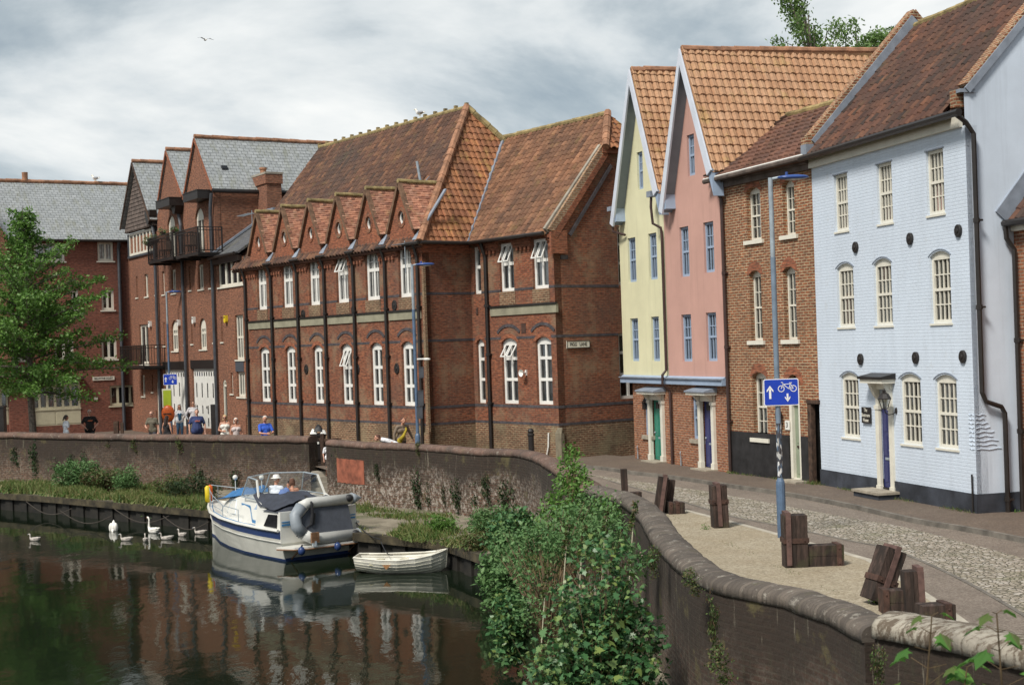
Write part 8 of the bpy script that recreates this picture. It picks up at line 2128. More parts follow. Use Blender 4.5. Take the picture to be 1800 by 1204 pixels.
# ------------------------------------------------------------------ 14. lamp columns with the cycle signs
def stickers():
 m, t, b = newmat('stickers'); co = coords(t, 'Object', (30, 30, 9))
 v = N(t, 'ShaderNodeTexVoronoi', feature='F1'); v.inputs['Scale'].default_value = 1.2; L(t, co, v.inputs['Vector'])
 sp_ = N(t, 'ShaderNodeSeparateXYZ'); L(t, v.outputs['Color'], sp_.inputs[0])
 L(t, ramp(t, sp_.outputs[0], [(0.0, (0.05, 0.05, 0.06)), (0.4, (0.09, 0.13, 0.19)), (0.62, (0.6, 0.6, 0.6)), (0.75, (0.03, 0.03, 0.03)), (0.9, (0.42, 0.42, 0.40))], 'CONSTANT'), b.inputs['Base Color']); return m
M['stickers'] = stickers()
def bike_sign(parent_, loc, rz, label, W=0.72, Hh=0.55):
 o = empty('cycle_sign', loc, rz, label, 'road sign')
 def rr(w, h, r, y0, y1, mat, nm):
  pts = []
  for cx, cz, a0 in ((w / 2 - r, h / 2 - r, 0), (-w / 2 + r, h / 2 - r, PI / 2), (-w / 2 + r, -h / 2 + r, PI), (w / 2 - r, -h / 2 + r, 1.5 * PI)):
   for k in range(5): a = a0 + PI / 2 * k / 4; pts.append((cx + r * math.cos(a), y0, cz + r * math.sin(a)))
  q = MB(); q.prism(pts, (0, y1 - y0, 0)); return q.build(nm, mat, o)
 rr(W, Hh, 0.04, 0.0, 0.012, M['sign_white'], 'border'); rr(W - 0.035, Hh - 0.035, 0.03, -0.004, -0.001, M['sign_blue'], 'panel')
 y = -0.010
 def fl(mb, pts): mb.prism([(x, y, z) for x, z in pts], (0, 0.004, 0))
 s = W / 0.72
 mb = MB()
 cx = -0.23 * s
 fl(mb, [(cx - 0.022 * s, -0.13 * s), (cx + 0.022 * s, -0.13 * s), (cx + 0.022 * s, 0.08 * s), (cx - 0.022 * s, 0.08 * s)])
 fl(mb, [(cx - 0.068 * s, 0.045 * s), (cx, 0.14 * s), (cx, 0.085 * s), (cx - 0.068 * s, 0.002 * s)]); fl(mb, [(cx + 0.068 * s, 0.045 * s), (cx, 0.14 * s), (cx, 0.085 * s), (cx + 0.068 * s, 0.002 * s)])
 cx = 0.125 * s
 fl(mb, [(cx - 0.018 * s, -0.03 * s), (cx + 0.018 * s, -0.03 * s), (cx + 0.018 * s, -0.15 * s), (cx - 0.018 * s, -0.15 * s)])
 fl(mb, [(cx - 0.055 * s, -0.12 * s), (cx, -0.20 * s), (cx, -0.155 * s), (cx - 0.055 * s, -0.085 * s)]); fl(mb, [(cx + 0.055 * s, -0.12 * s), (cx, -0.20 * s), (cx, -0.155 * s), (cx + 0.055 * s, -0.085 * s)])
 mb.build('arrow', M['sign_white'], o)
 mb = MB(); by = 0.085 * s; r = 0.068 * s
 for wx in (-0.0, 0.25):
  wx = wx * s
  for k in range(18):
   a, b_ = 2 * PI * k / 18, 2 * PI * (k + 1) / 18
   fl(mb, [(wx + q * math.cos(t_), by - 0.015 * s + q * math.sin(t_)) for q, t_ in ((r - 0.014 * s, a), (r, a), (r, b_), (r - 0.014 * s, b_))])
 def ln(a, b_, w=0.013):
  a, b_ = V((a[0] * s, 0, a[1] * s)), V((b_[0] * s, 0, b_[1] * s)); t_ = (b_ - a).normalized(); nn_ = V((-t_.z, 0, t_.x)) * w * s / 2
  fl(mb, [((a + nn_).x, (a + nn_).z), ((b_ + nn_).x, (b_ + nn_).z), ((b_ - nn_).x, (b_ - nn_).z), ((a - nn_).x, (a - nn_).z)])
 hub1, hub2, bbx, seat, head = (0.0, 0.07), (0.25, 0.07), (0.155, 0.065), (0.19, 0.165), (0.045, 0.160)
 for a, b_ in ((hub1, head), (head, seat), (head, bbx), (bbx, seat), (seat, hub2), (bbx, hub2), (head, (0.03, 0.195)), ((0.0, 0.20), (0.04, 0.195)), (seat, (0.197, 0.185)), ((0.165, 0.187), (0.22, 0.187))): ln(a, b_)
 mb.build('cycle_symbol', M['sign_white'], o)
 mb = MB(); mb.box(-0.15, 0.15, 0.014, 0.05, 0.05, 0.09); mb.box(-0.15, 0.15, 0.014, 0.05, -0.09, -0.05); mb.build('clamp', M['steel'], o)
 return o
def lamp(px, py, Y, label, toppx, signpx=None, signlab=None, sgw=0.72, heady=7.4, headdir=1, base_z0=0.0, stick=False):
 p = P(px, py, Y); p.z = 0
 root = empty('street_lamp', p, 0, label, 'street lamp')
 tz = P(*toppx, Y).z
 mb = MB(); mb.tube([(0, 0, 0), (0, 0, 1.10), (0, 0, 1.16), (0, 0, 1.22)], [0.095, 0.095, 0.085, 0.058], 12); mb.build('base', M['post_blue'], root, smooth=False)
 mb = MB(); mb.tube([(0, 0, 1.2), (0, 0, tz * 0.78)], 0.055, 12); mb.build('column', M['post_blue'] if not stick else plain('post_grey_blue', (0.16, 0.21, 0.27), 0.5, 0.1, 5), root)
 if stick: mb = MB(); mb.tube([(0, 0, 1.24), (0, 0, 2.35)], 0.058, 12); mb.build('stickers', M['stickers'], root)
 mb = MB(); mb.tube([(0, 0, tz * 0.78), (0, 0, tz)], 0.050, 12); mb.tube([(0, 0, tz - 0.03), (headdir * 0.20, -0.05, tz)], 0.03, 8); mb.build('upper_column', M['steel'], root)
 mb = MB(); mb.ball((headdir * 0.45, -0.08, tz - 0.01), (0.33, 0.14, 0.055), 16, 8); mb.lathe([(0.03, 0), (0.03, 0.07)], (headdir * 0.32, -0.08, tz + 0.03), 8); mb.build('lamp_head', plain('lamp_blue', (0.03, 0.07, 0.24), 0.3) if 'lamp_blue' not in bpy.data.materials else bpy.data.materials['lamp_blue'], root, smooth=True)
 mb = MB(); mb.ball((headdir * 0.47, -0.08, tz - 0.035), (0.22, 0.10, 0.045), 14, 6); mb.build('diffuser', M['net'], root, smooth=True)
 if signpx:
  c = P(*signpx, Y)
  bike_sign(root, (c.x, c.y - 0.08, c.z), 0.0, signlab, sgw)
 return root
l1 = lamp(1375, 945, 29.18, 'tall grey-blue street lamp with stickers standing in front of the brown brick house', (1353, 313), (1372, 689), 'blue cycle and arrow sign on the near sticker-covered lamp column', stick=True)
l2 = lamp(735, 790, 48.5, 'street lamp standing before the school corner, cabinets strapped to its column', (729, 465))
l3 = lamp(301, 768, 72.0, 'thin street lamp in front of the white garage doors', (293, 513), (300, 667), 'distant blue cycle and arrow sign in front of the garage doors', sgw=0.70)
for (x, y, h_, w_) in ((744, 655, 0.35, 0.16), (743, 700, 0.5, 0.18), (741, 725, 0.4, 0.2)):
 c = P(x - 3, y, 48.4); mb = MB(); mb.box(-w_ / 2, w_ / 2, -0.12, 0.0, -h_ / 2, h_ / 2); mb.box(-w_ / 2 - 0.01, w_ / 2 + 0.01, -0.13, 0.01, h_ / 2, h_ / 2 + 0.02)
 o = mb.build('control_box', M['pipe_grey'], l2); o.location = V((c.x, c.y, c.z)) - l2.location
c = P(733, 631, 48.4); mb = MB(); mb.beam((0, 0, 0), (0.35, -0.02, 0.0), 0.05, 0.05); mb.ball((0.34, -0.02, -0.02), (0.12, 0.06, 0.05), 8, 5); o = mb.build('bracket_arm', M['white'], l2); o.location = c - l2.location
# life-ring housing and its yellow board
p = P(296, 740, 69.5); p.z = 0
lr = empty('life_ring_housing', p, 0, 'orange domed life ring housing on a post by the garages', 'lifebuoy housing')
cz = P(296, 727, 69.5).z
mb = MB(); mb.ball((0, 0, cz), (0.32, 0.16, 0.42), 18, 10); mb.lathe([(0.31, -0.05), (0.33, 0.0), (0.31, 0.05)], (0, 0, cz), 18, 'y', (1, 1, 1.28)); mb.build('cover', M['orange'], lr, smooth=True)
mb = MB(); mb.tube([(0, 0.1, 0), (0, 0.1, cz + 1.1)], 0.04, 8); mb.build('post', M['steel'], lr)
mb = MB(); z0 = P(295, 713, 69.5).z; z1 = P(295, 686, 69.5).z; mb.box(-0.22, 0.16, 0.02, 0.05, z0, z1); mb.build('notice_board', M['lime'], lr)
mb = MB(); mb.box(-0.28, 0.20, 0.052, 0.07, z0 - 0.1, z1 + 0.08); mb.build('board_back', M['cream'], lr)
mb = MB(); mb.box(-0.2, 0.2, -0.165, -0.15, cz - 0.03, cz + 0.03); mb.build('handle', M['rust'], lr)
# black litter bin
p = P(560, 780, 52.6); p.z = 0.0
bn_ = empty('litter_bin', p, 0, 'overflowing black litter bin at the top of the river steps', 'litter bin')
mb = MB(); mb.lathe([(0.001, 0.0), (0.24, 0.0), (0.27, 0.1), (0.27, 0.92), (0.31, 0.96), (0.31, 1.04), (0.25, 1.04), (0.24, 0.9)], (0, 0, 0.05), 16); mb.build('body', M['black'], bn_)
mb = MB()
for k, (x, z) in enumerate(((-0.15, 0.75), (0.02, 0.72), (0.16, 0.76))): mb.box(x - 0.04, x + 0.04, -0.295, -0.26, z, z + 0.08)
mb.build('label_patch', M['white'], bn_)
for i, (x, y, z, c_, lab, r_) in enumerate(((-0.16, -0.05, 1.14, 'white', 'white crumpled bag on top of the litter bin', 0.13), (0.02, 0.0, 1.22, 'rubber', 'black rubbish bag heaped highest on the litter bin', 0.17), (0.2, -0.06, 1.12, 'tube_white', 'pale rubbish bag at the edge of the litter bin nearer the gate', 0.12))):
 o = lump('rubbish_bag', 0, 0, -0.05, r_, r_, r_ * 1.5, M[c_], None, i * 3 + 1, 9, 9); o.location = p + V((x, y, z)); tag(o, lab, 'rubbish bag')
# black bollards
for i, (px, py, Y, h_, lab) in enumerate(((934, 786, 45.5, 1.0, 'black cast bollard behind the wall in front of the school wing'), (205, 770, 73.5, 0.85, 'dark timber post in the quay behind the river wall, left of the lamp'), (377, 770, 68.0, 1.75, 'black post beside the white garage doors'))):
 p = P(px, py, Y); p.z = 0
 b_ = empty('bollard', p, 0, lab, 'bollard')
 if i == 0: mb = MB(); mb.lathe([(0.09, 0), (0.08, 0.06), (0.065, 0.1), (0.06, 0.95), (0.075, 0.97), (0.075, 1.01), (0.055, 1.03), (0.07, 1.08), (0.05, 1.14), (0.001, 1.16)], (0, 0, 0), 14, 'z', (1.5, 1.5, h_ * 1.25)); mb.build('post', M['black'], b_)
 else: mb = MB(); mb.beam((0, 0, 0), (0, 0, h_), 0.24, 0.22); mb.beam((0.3, 0, 0), (0.3, 0, h_ * 0.9), 0.14, 0.14) if i == 1 else None; mb.build('post', M['wood_old'] if i == 1 else M['black'], b_)
# ------------------------------------------------------------------ 15. the timber mooring blocks on the buff footway
def timber_mat():
 m, t, b = newmat('mooring_timber'); co = coords(t, 'Object', (1, 1, 0.16))
 f = noise_out(t, co, 9, 7, 0.65)
 c = ramp(t, f, [(0.3, (0.010, 0.007, 0.006)), (0.5, (0.032, 0.020, 0.015)), (0.66, (0.08, 0.050, 0.040)), (0.8, (0.24, 0.17, 0.14))])
 c = mix(t, ramp(t, noise_out(t, coords(t, 'Object'), 2.2, 6), [(0.55, 0), (0.7, 0.6)]), c, (0.065, 0.068, 0.028))
 L(t, c, b.inputs['Base Color']); b.inputs['Roughness'].default_value = 0.9; bump(t, b, f, 1.0, 0.03); return m
M['baulk'] = timber_mat()
def baulk(label, base, top, w, d, side=(1, 0, 0), straps=(0.5,), vstrap=None, horiz=False, split=True):
 """One squared timber from base to top (world points), with riveted iron straps."""
 base, top = V(base), V(top)
 root = empty('mooring_timber', base, 0, label, 'timber block', 'iron-strapped mooring timbers on the footway')
 t = (top - base); ln = t.length; tn = t.normalized()
 a = (V(side) - tn * V(side).dot(tn)).normalized(); b = tn.cross(a).normalized()
 mb = MB()
 g = 0.006
 for sx in ((-1, 1) if split else (0,)):                   # baulks are pairs of planks bolted together
  ww = w / 2 - g if split else w
  nseg = 6; vs = []
  for k in range(nseg + 1):
   c = base - root.location + tn * ln * k / nseg + (a * sx * w / 4)
   for (u, v_) in ((-1, -1), (-0.8, -1), (0.8, -1), (1, -1), (1, 1), (-1, 1)):
    j = 1 + 0.05 * noise.noise(V((k * 1.7 + u * 3, v_ * 2 + sx, base.x)))
    vs.append(c + a * u * ww / 2 * j + b * v_ * d / 2 * j)
  q = MB(); mb.add(vs, [(k * 6 + i, k * 6 + (i + 1) % 6, (k + 1) * 6 + (i + 1) % 6, (k + 1) * 6 + i) for k in range(nseg) for i in range(6)] + [tuple(range(6))[::-1], tuple(nseg * 6 + i for i in range(6))])
 mb.build('timber', M['baulk'], root)
 for s_ in straps:
  mb = MB(); c = tn * ln * s_; mb.beam(c - tn * 0.045, c + tn * 0.045, w + 0.035, d + 0.035, side=a)
  for u in (-0.35, 0.35): mb.ball(c + a * w * u + b * (d / 2 + 0.02) * (-1 if b.y > 0 else 1), 0.018, 6, 4)
  mb.build('iron_strap', M['rust'], root)
 if vstrap is not None:
  mb = MB(); c0 = tn * 0.05 + a * w * vstrap; sgn = -1 if b.y > 0 else 1
  mb.beam(c0 + b * sgn * (d / 2 + 0.024), c0 + tn * (ln - 0.05) + b * sgn * (d / 2 + 0.024), 0.09, 0.014, side=a)
  mb.beam(c0 + tn * (ln - 0.04) + b * sgn * (d / 2 + 0.02), c0 + tn * (ln - 0.04) - b * sgn * (d / 2 + 0.02), 0.09, 0.10, side=a); mb.build('flat_iron', plain('pinkish_iron', (0.11, 0.062, 0.052), 0.8, 0.2, 8) if 'pinkish_iron' not in bpy.data.materials else bpy.data.materials['pinkish_iron'], root)
 return root
def gz(px, py, z=0): return G(px, py, 0) + V((0, 0, z))
def hgt(px, py, Y): return P(px, py, Y).z
p = gz(1099, 872); baulk('slim dark upright timber farthest along the wall', p, (p.x - 0.02, p.y, hgt(1096, 824, p.y)), 0.17, 0.17, straps=(), split=False)
q = gz(1117, 882); baulk('low dark block at the foot of the slim upright timber', (q.x - 0.10, q.y, 0.13), (q.x + 0.14, q.y + 0.05, 0.13), 0.26, 0.24, side=(0, 0, 1), straps=())
p = gz(1157, 904); ty = hgt(1172, 838, p.y); baulk('leaning dark upright timber beside a low strapped block', p, (p.x + 0.16, p.y + 0.05, ty), 0.24, 0.22, straps=(), vstrap=0.15)
p2 = gz(1173, 902); baulk('leaning upright timber just behind the first leaning one', p2 + V((0.02, 0.12, 0)), (p2.x + 0.14, p2.y + 0.12, hgt(1186, 842, p2.y) - 0.02), 0.18, 0.22, straps=())
q = gz(1185, 903); baulk('low strapped block lying against the leaning pair of timbers', (q.x - 0.14, q.y, 0.14), (q.x + 0.24, q.y + 0.03, 0.14), 0.27, 0.26, side=(0, 0, 1), straps=(0.12, 0.55))
p = gz(1266, 927); baulk('upright timber bound by a crossed pale iron strap', p + V((0.0, 0.0, 0)), (p.x - 0.03, p.y - 0.02, hgt(1264, 852, p.y)), 0.34, 0.30, side=(1, 0.1, 0), straps=(0.62,), vstrap=-0.08)
p = gz(1401, 998); baulk('tall upright timber block in front of the near lamp column', p + V((0, 0.15, 0)), (p.x - 0.0, p.y + 0.15, hgt(1401, 904, p.y + 0.15)), 0.42, 0.34, straps=(0.52,), vstrap=-0.32)
q = gz(1455, 996); baulk('low horizontal baulk joined to the tall block by the lamp', (q.x - 0.34, q.y + 0.15, 0.19), (q.x + 0.30, q.y + 0.18, 0.19), 0.38, 0.30, side=(0, 0, 1), straps=(0.86,))
p = gz(1553, 1066); lo_ = V((p.x - 0.10, p.y + 0.22, 0.0)); baulk('leaning thick timber topping the nearest group, pale strap over its head', lo_ + V((0.02, 0, 0.05)), (lo_.x + 0.34, lo_.y + 0.10, hgt(1572, 966, lo_.y)), 0.34, 0.34, side=(1, 0.3, 0), straps=(0.40,), vstrap=0.0)
q = gz(1562, 1077); baulk('low strapped block under the leaning thick timber', (q.x - 0.10, q.y, 0.17), (q.x + 0.26, q.y, 0.17), 0.36, 0.28, side=(0, 0, 1), straps=(0.1,))
q = gz(1610, 1080); baulk('short upright timber to the street side of the nearest group', (q.x - 0.02, q.y + 0.05, 0), (q.x - 0.04, q.y + 0.05, hgt(1605, 1003, q.y)), 0.27, 0.24, straps=(), vstrap=0.38)
q = gz(1650, 1112); baulk('lowest baulk lying closest to the pale wall end', (q.x - 0.26, q.y, 0.20), (q.x + 0.20, q.y + 0.05, 0.20), 0.40, 0.30, side=(0, 0, 1), straps=(0.78,))
# ------------------------------------------------------------------ 16. trees, shrubs, weeds
T_RH = [(0, -0.5), (0.26, -0.05), (0, 0.5), (-0.26, -0.05)]
T_LANCE = [(0, -0.5), (0.13, -0.1), (0, 0.5), (-0.13, -0.1)]
T_SYC = [(0, -0.42), (0.10, -0.22), (0.36, -0.34), (0.30, -0.10), (0.52, 0.04), (0.26, 0.12), (0.20, 0.26), (0.0, 0.58), (-0.20, 0.26), (-0.26, 0.12), (-0.52, 0.04), (-0.30, -0.10), (-0.36, -0.34), (-0.10, -0.22)]
def leafmesh(name, parent, mat, pts, size, tmpl=T_RH, up=0.5, nrm=None, loc=None, droop=0.0, curl=0.10):
 pts = np.asarray(pts, float); n = len(pts); size = np.broadcast_to(np.asarray(size, float), (n,))
 r = rng.normal(size=(n, 3)); r /= np.linalg.norm(r, axis=1)[:, None]
 base = r + np.array([0, 0, up * 2.0]) if nrm is None else r * 0.8 + nrm * 1.2 + np.array([0, 0, up])
 nz = base / np.linalg.norm(base, axis=1)[:, None]
 t = rng.normal(size=(n, 3)); t[:, 2] -= droop * 3; t -= nz * (t * nz).sum(1)[:, None]; t /= np.linalg.norm(t, axis=1)[:, None]
 s = np.cross(nz, t)
 tm = np.array(tmpl); K = len(tm)
 z = -curl * (tm[:, 0] ** 2 * 4 + tm[:, 1] ** 2 * 2)
 v = pts[:, None, :] + size[:, None, None] * (s[:, None, :] * tm[None, :, 0:1] + t[:, None, :] * tm[None, :, 1:2] + nz[:, None, :] * z[None, :, None])
 me = bpy.data.meshes.new(name)
 me.vertices.add(n * K); me.vertices.foreach_set('co', v.reshape(-1).astype(np.float32))
 me.loops.add(n * K); me.loops.foreach_set('vertex_index', np.arange(n * K, dtype=np.int32))
 me.polygons.add(n); me.polygons.foreach_set('loop_start', np.arange(0, n * K, K, dtype=np.int32));
 try: me.polygons.foreach_set('loop_total', np.full(n, K, dtype=np.int32))
 except Exception: pass
 me.update(calc_edges=True); me.materials.append(mat)
 o = bpy.data.objects.new(name, me); COL.objects.link(o)
 if parent is not None: o.parent = parent
 if loc is not None: o.location = loc
 return o
def clumps(c, r, ncl, nper, sig, shell=0.55):
 """Leaf points gathered in clumps inside an ellipsoid."""
 c = np.array(c, float); r = np.array(r, float)
 d = rng.normal(size=(ncl, 3)); d /= np.linalg.norm(d, axis=1)[:, None]
 rad = shell + (1 - shell) * rng.random(ncl) ** 0.6
 cc = c + d * rad[:, None] * r
 p = np.repeat(cc, nper, axis=0) + rng.normal(size=(ncl * nper, 3)) * sig
 return p, cc
# the young tree on the left quay
tp = P(57, 755, 63.0); tp.z = 0
tr = empty('young_street_tree', tp, 0, 'young conical green street tree standing on the left quay', 'tree')
HT = P(42, 350, 63.0).z
mb = MB(); tk = [V((0, 0, 0)), V((0.02, 0, 1.2)), V((-0.04, 0, 3.0)), V((0.05, 0, 6.0)), V((-0.10, 0, 9.0)), V((-0.12, 0, HT - 0.3))]
mb.tube(tk, [0.19, 0.155, 0.14, 0.10, 0.045, 0.012], 10)
def trunk_at(z):
 for a, b in zip(tk[:-1], tk[1:]):
  if a.z <= z <= b.z: return a.lerp(b, (z - a.z) / (b.z - a.z))
 return tk[-1].copy()
mb.build('trunk', M['bark'], tr)
mb = MB(); lp_ = []
for k in range(96):
 f = (k + 0.5) / 96; z = 2.7 + (HT - 3.5) * f ** 0.95
 az = k * 2.399 + random.uniform(-0.3, 0.3)
 prof = 4.8 * (1 - f) ** 0.62 * (0.80 + 0.20 * math.sin(k * 1.7)) * (0.80 if f < 0.06 else 1) * (0.62 if f > 0.72 else 1.0)
 ln = max(0.5, prof)
 p = trunk_at(z); d = V((math.cos(az), math.sin(az), 0)); rise = 0.25 + 0.42 * f + random.uniform(-0.1, 0.12)
 if f < 0.15: rise -= 0.22
 path = []
 for s_ in np.linspace(0, 1, 6): path.append(p + d * ln * s_ + V((0, 0, 1)) * (ln * rise * s_ - 0.06 * ln * s_ * s_) + V((random.uniform(-.06, .06), random.uniform(-.06, .06), 0)) * s_)
 mb.tube(path, [0.045 * (1 - 0.15 * i) * (1.2 - f) + 0.006 for i in range(6)], 5)
 for s_ in np.linspace(0.18, 1.0, int(4 + ln * 3.2)):
  i = min(4, int(s_ * 5)); q = path[i].lerp(path[i + 1], s_ * 5 - i)
  side = V((-d.y, d.x, 0)) * random.uniform(-1, 1) * (0.55 * ln * (1 - s_) * 0.5 + 0.22)
  q2 = q + side + V((0, 0, random.uniform(-0.05, 0.30)))
  mb.tube([q, q2], [0.010, 0.005], 4)
  sz = 0.09 + 0.13 * (1 - f) ** 2
  nn_ = 19 if f < 0.45 else 9
  for t_ in (0.5, 1.0):
   c_ = q.lerp(q2, t_); lp_.append(np.array(c_) + rng.normal(size=(nn_, 3)) * np.array([sz, sz, sz * 0.62]))
mb.build('branches', M['bark'], tr)
lp_ = np.concatenate(lp_)
leafmesh('foliage', tr, M['leaf_tree'], lp_, rng.uniform(0.11, 0.20, len(lp_)), T_RH, 0.35)
print('tree leaves', len(lp_))
# birches behind the blue house roof
for (px0, py0, Y, r_, lab) in ((1432, 62, 72, (2.2, 2.0, 2.6), 'drooping birch crown rising behind the pink house roof'), (1515, 82, 74, (2.3, 2.0, 1.7), 'rounder leafy treetop beside the birch, behind the brick gable')):
 c = P(px0, py0, Y); root = empty('birch_tree', (c.x, c.y, 0), 0, lab, 'tree')
 mb = MB(); mb.tube([(0, 0, 0), (0.2, 0, c.z * 0.6), (-0.3, 0, c.z + 1.0)], [0.3, 0.18, 0.03], 8)
 pts = []
 birch = r_[2] > 2
 for k in range(46 if birch else 40):
  a = random.uniform(0, 2 * PI); q = V((r_[0] * random.uniform(0.1, 1) * math.cos(a) * (0.5 if (birch and k < 12) else 1), r_[1] * math.sin(a) * random.uniform(0.1, 1), c.z + random.uniform(-2.2, 0.9) + (2.6 - k * 0.16 if (birch and k < 12) else 0)))
  if birch and k < 12: q.x -= 0.9
  mb.tube([(0, 0, c.z - 2.5), V((0, 0, c.z - 1)).lerp(q, 0.6), q], [0.05, 0.03, 0.008], 4)
  n_ = 190
  w = rng.normal(size=(n_, 3)) * np.array([0.22, 0.22, 0.12]); w[:, 2] -= rng.random(n_) * (1.1 if birch else 0.4)
  pts.append(np.array(q) + w)
 mb.build('trunk', M['bark'], root)
 pts = np.concatenate(pts); leafmesh('crown', root, M['leaf_birch'], pts, rng.uniform(0.13, 0.24, len(pts)), T_RH, 0.1, droop=0.5 if birch else 0)
# shrubs on the near bank
def shrub(name, label, base, blobs, mat, tmpl, size, cat='shrub', up=0.5, stems=True, sig=0.10, flowers=None, droop=0.1):
 base = V(base); root = empty(name, base, 0, label, cat)
 P_, C_ = [], []
 for (c, r, ncl, nper) in blobs:
  p, cc = clumps(V(c) - base, r, ncl, nper, sig); P_.append(p); C_ += list(cc)
 P_ = np.concatenate(P_)
 leafmesh('foliage', root, M[mat], P_, rng.uniform(size[0], size[1], len(P_)), tmpl, up, droop=droop)
 if stems:
  mb = MB()
  for c in C_[::3]:
   c = V(c); m_ = V((c.x * 0.35, c.y * 0.35, c.z * 0.6)); mb.tube([(random.uniform(-.1, .1), random.uniform(-.1, .1), 0), m_, c], [0.016, 0.011, 0.004], 5)
  mb.build('stems', M['stem'], root)
 if flowers:
  p = P_[rng.integers(0, len(P_), flowers[0])] + rng.normal(size=(flowers[0], 3)) * 0.05
  p = np.repeat(p, 14, axis=0) + rng.normal(size=(flowers[0] * 14, 3)) * np.array([0.02, 0.02, 0.05]); leafmesh('blossom', root, M['flower'], p, 0.025, T_RH, 0.3)
 return root
def bl_(px, py, Y, r, ncl, nper): return (tuple(P(px, py, Y)), r, ncl, nper)
b0 = P(1050, 1204, 19); b0.z = -1.6
def shootbush(name, label, base, specs, mat, tmpl, size, stemr=0.010):
 """A bush of long leafy shoots: specs = [(root point, spread, height range, number)]."""
 root = empty(name, base, 0, label, 'shrub'); mb = MB(); pts, sz, nr = [], [], []
 for (o, sx, sy, h0, h1, n_) in specs:
  o = V(o) - base
  for k in range(n_):
   u, v = random.gauss(0, 0.5), random.gauss(0, 0.5); hh_ = random.uniform(h0, h1) * (1 - 0.28 * min(1.3, u * u + v * v))
   e = o + V((sx * u, sy * v, hh_)); s_ = V((e.x * 0.25 + random.gauss(0, .1), e.y * 0.25, 0)); m_ = s_.lerp(e, 0.55) + V((0, 0, 0.12))
   pa = [s_.lerp(m_, t) * (1 - t) + m_.lerp(e, t) * t for t in np.linspace(0, 1, 6)]
   mb.tube(pa, [stemr * (1 - 0.15 * i) for i in range(6)], 4)
   nodes = np.linspace(0.22, 1.0, int(7 + hh_ * 5))
   for ti, t in enumerate(nodes):
    i = min(4, int(t * 5)); q = pa[i].lerp(pa[i + 1], t * 5 - i); az = ti * PI / 2 + k
    for w_ in (0, PI):
     d = V((math.cos(az + w_), math.sin(az + w_), 0.25)); L_ = size[1] * random.uniform(0.5, 1.0) * (1.25 - 0.8 * (t > 0.9))
     c = q + d * L_ * 0.9; pts.append(tuple(c)); sz.append(max(size[0], L_)); nr.append((d.x * 0.5, d.y * 0.5 - 0.15, 0.9))
     if random.random() < 0.35: pts.append(tuple(c + V((random.gauss(0, .07), random.gauss(0, .07), random.gauss(0, .05))))); sz.append(size[0] * 1.2); nr.append((d.x, d.y, 0.6))
 mb.build('stems', M['stem'], root)
 leafmesh('foliage', root, M[mat], pts, np.array(sz), tmpl, 0.0, nrm=np.array(nr), curl=0.22)
 return root
def rb_(px, Y): p = P(px, 1100, Y); return (p.x, p.y, -1.55)
shootbush('sycamore_bush', 'big leafy sycamore bush filling the foreground bank below the wall', b0, [
 (*[rb_(1055, 19.3)], 0.75, 0.6, 1.5, 2.75, 95), (*[rb_(1090, 19.6)], 0.55, 0.5, 1.4, 2.5, 50), (*[rb_(985, 19.2)], 0.6, 0.5, 0.9, 1.7, 55), (*[rb_(1040, 18.7)], 0.8, 0.4, 0.8, 1.5, 60)], 'leaf_syc', T_SYC, (0.06, 0.14))
shrub('sycamore_sucker', 'leafy sycamore suckers crowding the middle of the foreground bush', b0, [bl_(1045, 1050, 19.3, (0.55, 0.5, 0.5), 70, 13), bl_(1110, 1120, 19.3, (0.4, 0.4, 0.45), 40, 13), bl_(1000, 1160, 18.9, (0.6, 0.4, 0.3), 40, 12), bl_(1070, 975, 19.6, (0.35, 0.4, 0.2), 20, 12)], 'leaf_syc', T_SYC, (0.05, 0.12), up=0.5, sig=0.12)
shootbush('young_elder', 'fine-leaved young elder shoots poking through the top and left of the sycamore bush', b0, [(*[rb_(1000, 19.6)], 0.7, 0.5, 1.9, 2.9, 22), (*[rb_(960, 19.0)], 0.35, 0.4, 0.9, 1.8, 26)], 'leaf_bud', T_RH, (0.035, 0.085), 0.006)
b1 = P(960, 1000, 24); b1.z = -1.2
shrub('bramble_bush', 'tangled dark green bramble between the sycamore bush and the wall bend', b1, [
 bl_(985, 930, 26, (0.7, 1.0, 0.42), 90, 15), bl_(930, 980, 25.5, (0.6, 0.8, 0.5), 90, 15), bl_(925, 1050, 24, (0.22, 0.7, 0.5), 36, 13), bl_(1040, 900, 27, (0.55, 0.8, 0.35), 60, 14), bl_(890, 960, 29, (0.45, 0.8, 0.35), 50, 14)], 'leaf_bud', T_RH, (0.05, 0.11), sig=0.10, flowers=(10, ))
b2 = P(1000, 880, 30); b2.z = -1.0
shrub('elder_bush', 'bright elder bush climbing over the coping at the wall bend', b2, [
 bl_(1008, 878, 30.5, (0.55, 0.5, 0.40), 60, 15), bl_(1000, 835, 31.5, (0.28, 0.35, 0.34), 40, 14), bl_(1003, 798, 32, (0.16, 0.2, 0.14), 12, 12), bl_(1070, 900, 28.0, (0.35, 0.35, 0.28), 30, 13), bl_(985, 910, 30, (0.5, 0.5, 0.4), 50, 14), bl_(1030, 850, 31.0, (0.26, 0.25, 0.24), 24, 12)], 'leaf_tree', T_RH, (0.07, 0.13), sig=0.085)
b3 = P(1060, 960, 23.5); b3.z = -1.3
shrub('buddleia_bush', 'pale grey-green buddleia with upright flower spikes beside the wall', b3, [
 bl_(1060, 945, 23.5, (0.45, 0.5, 0.34), 50, 14), bl_(990, 960, 24, (0.3, 0.4, 0.25), 30, 14), bl_(1120, 985, 21.5, (0.22, 0.3, 0.22), 22, 12)], 'leaf_bud', T_LANCE, (0.10, 0.17), sig=0.08, droop=0.5, flowers=(8, ))
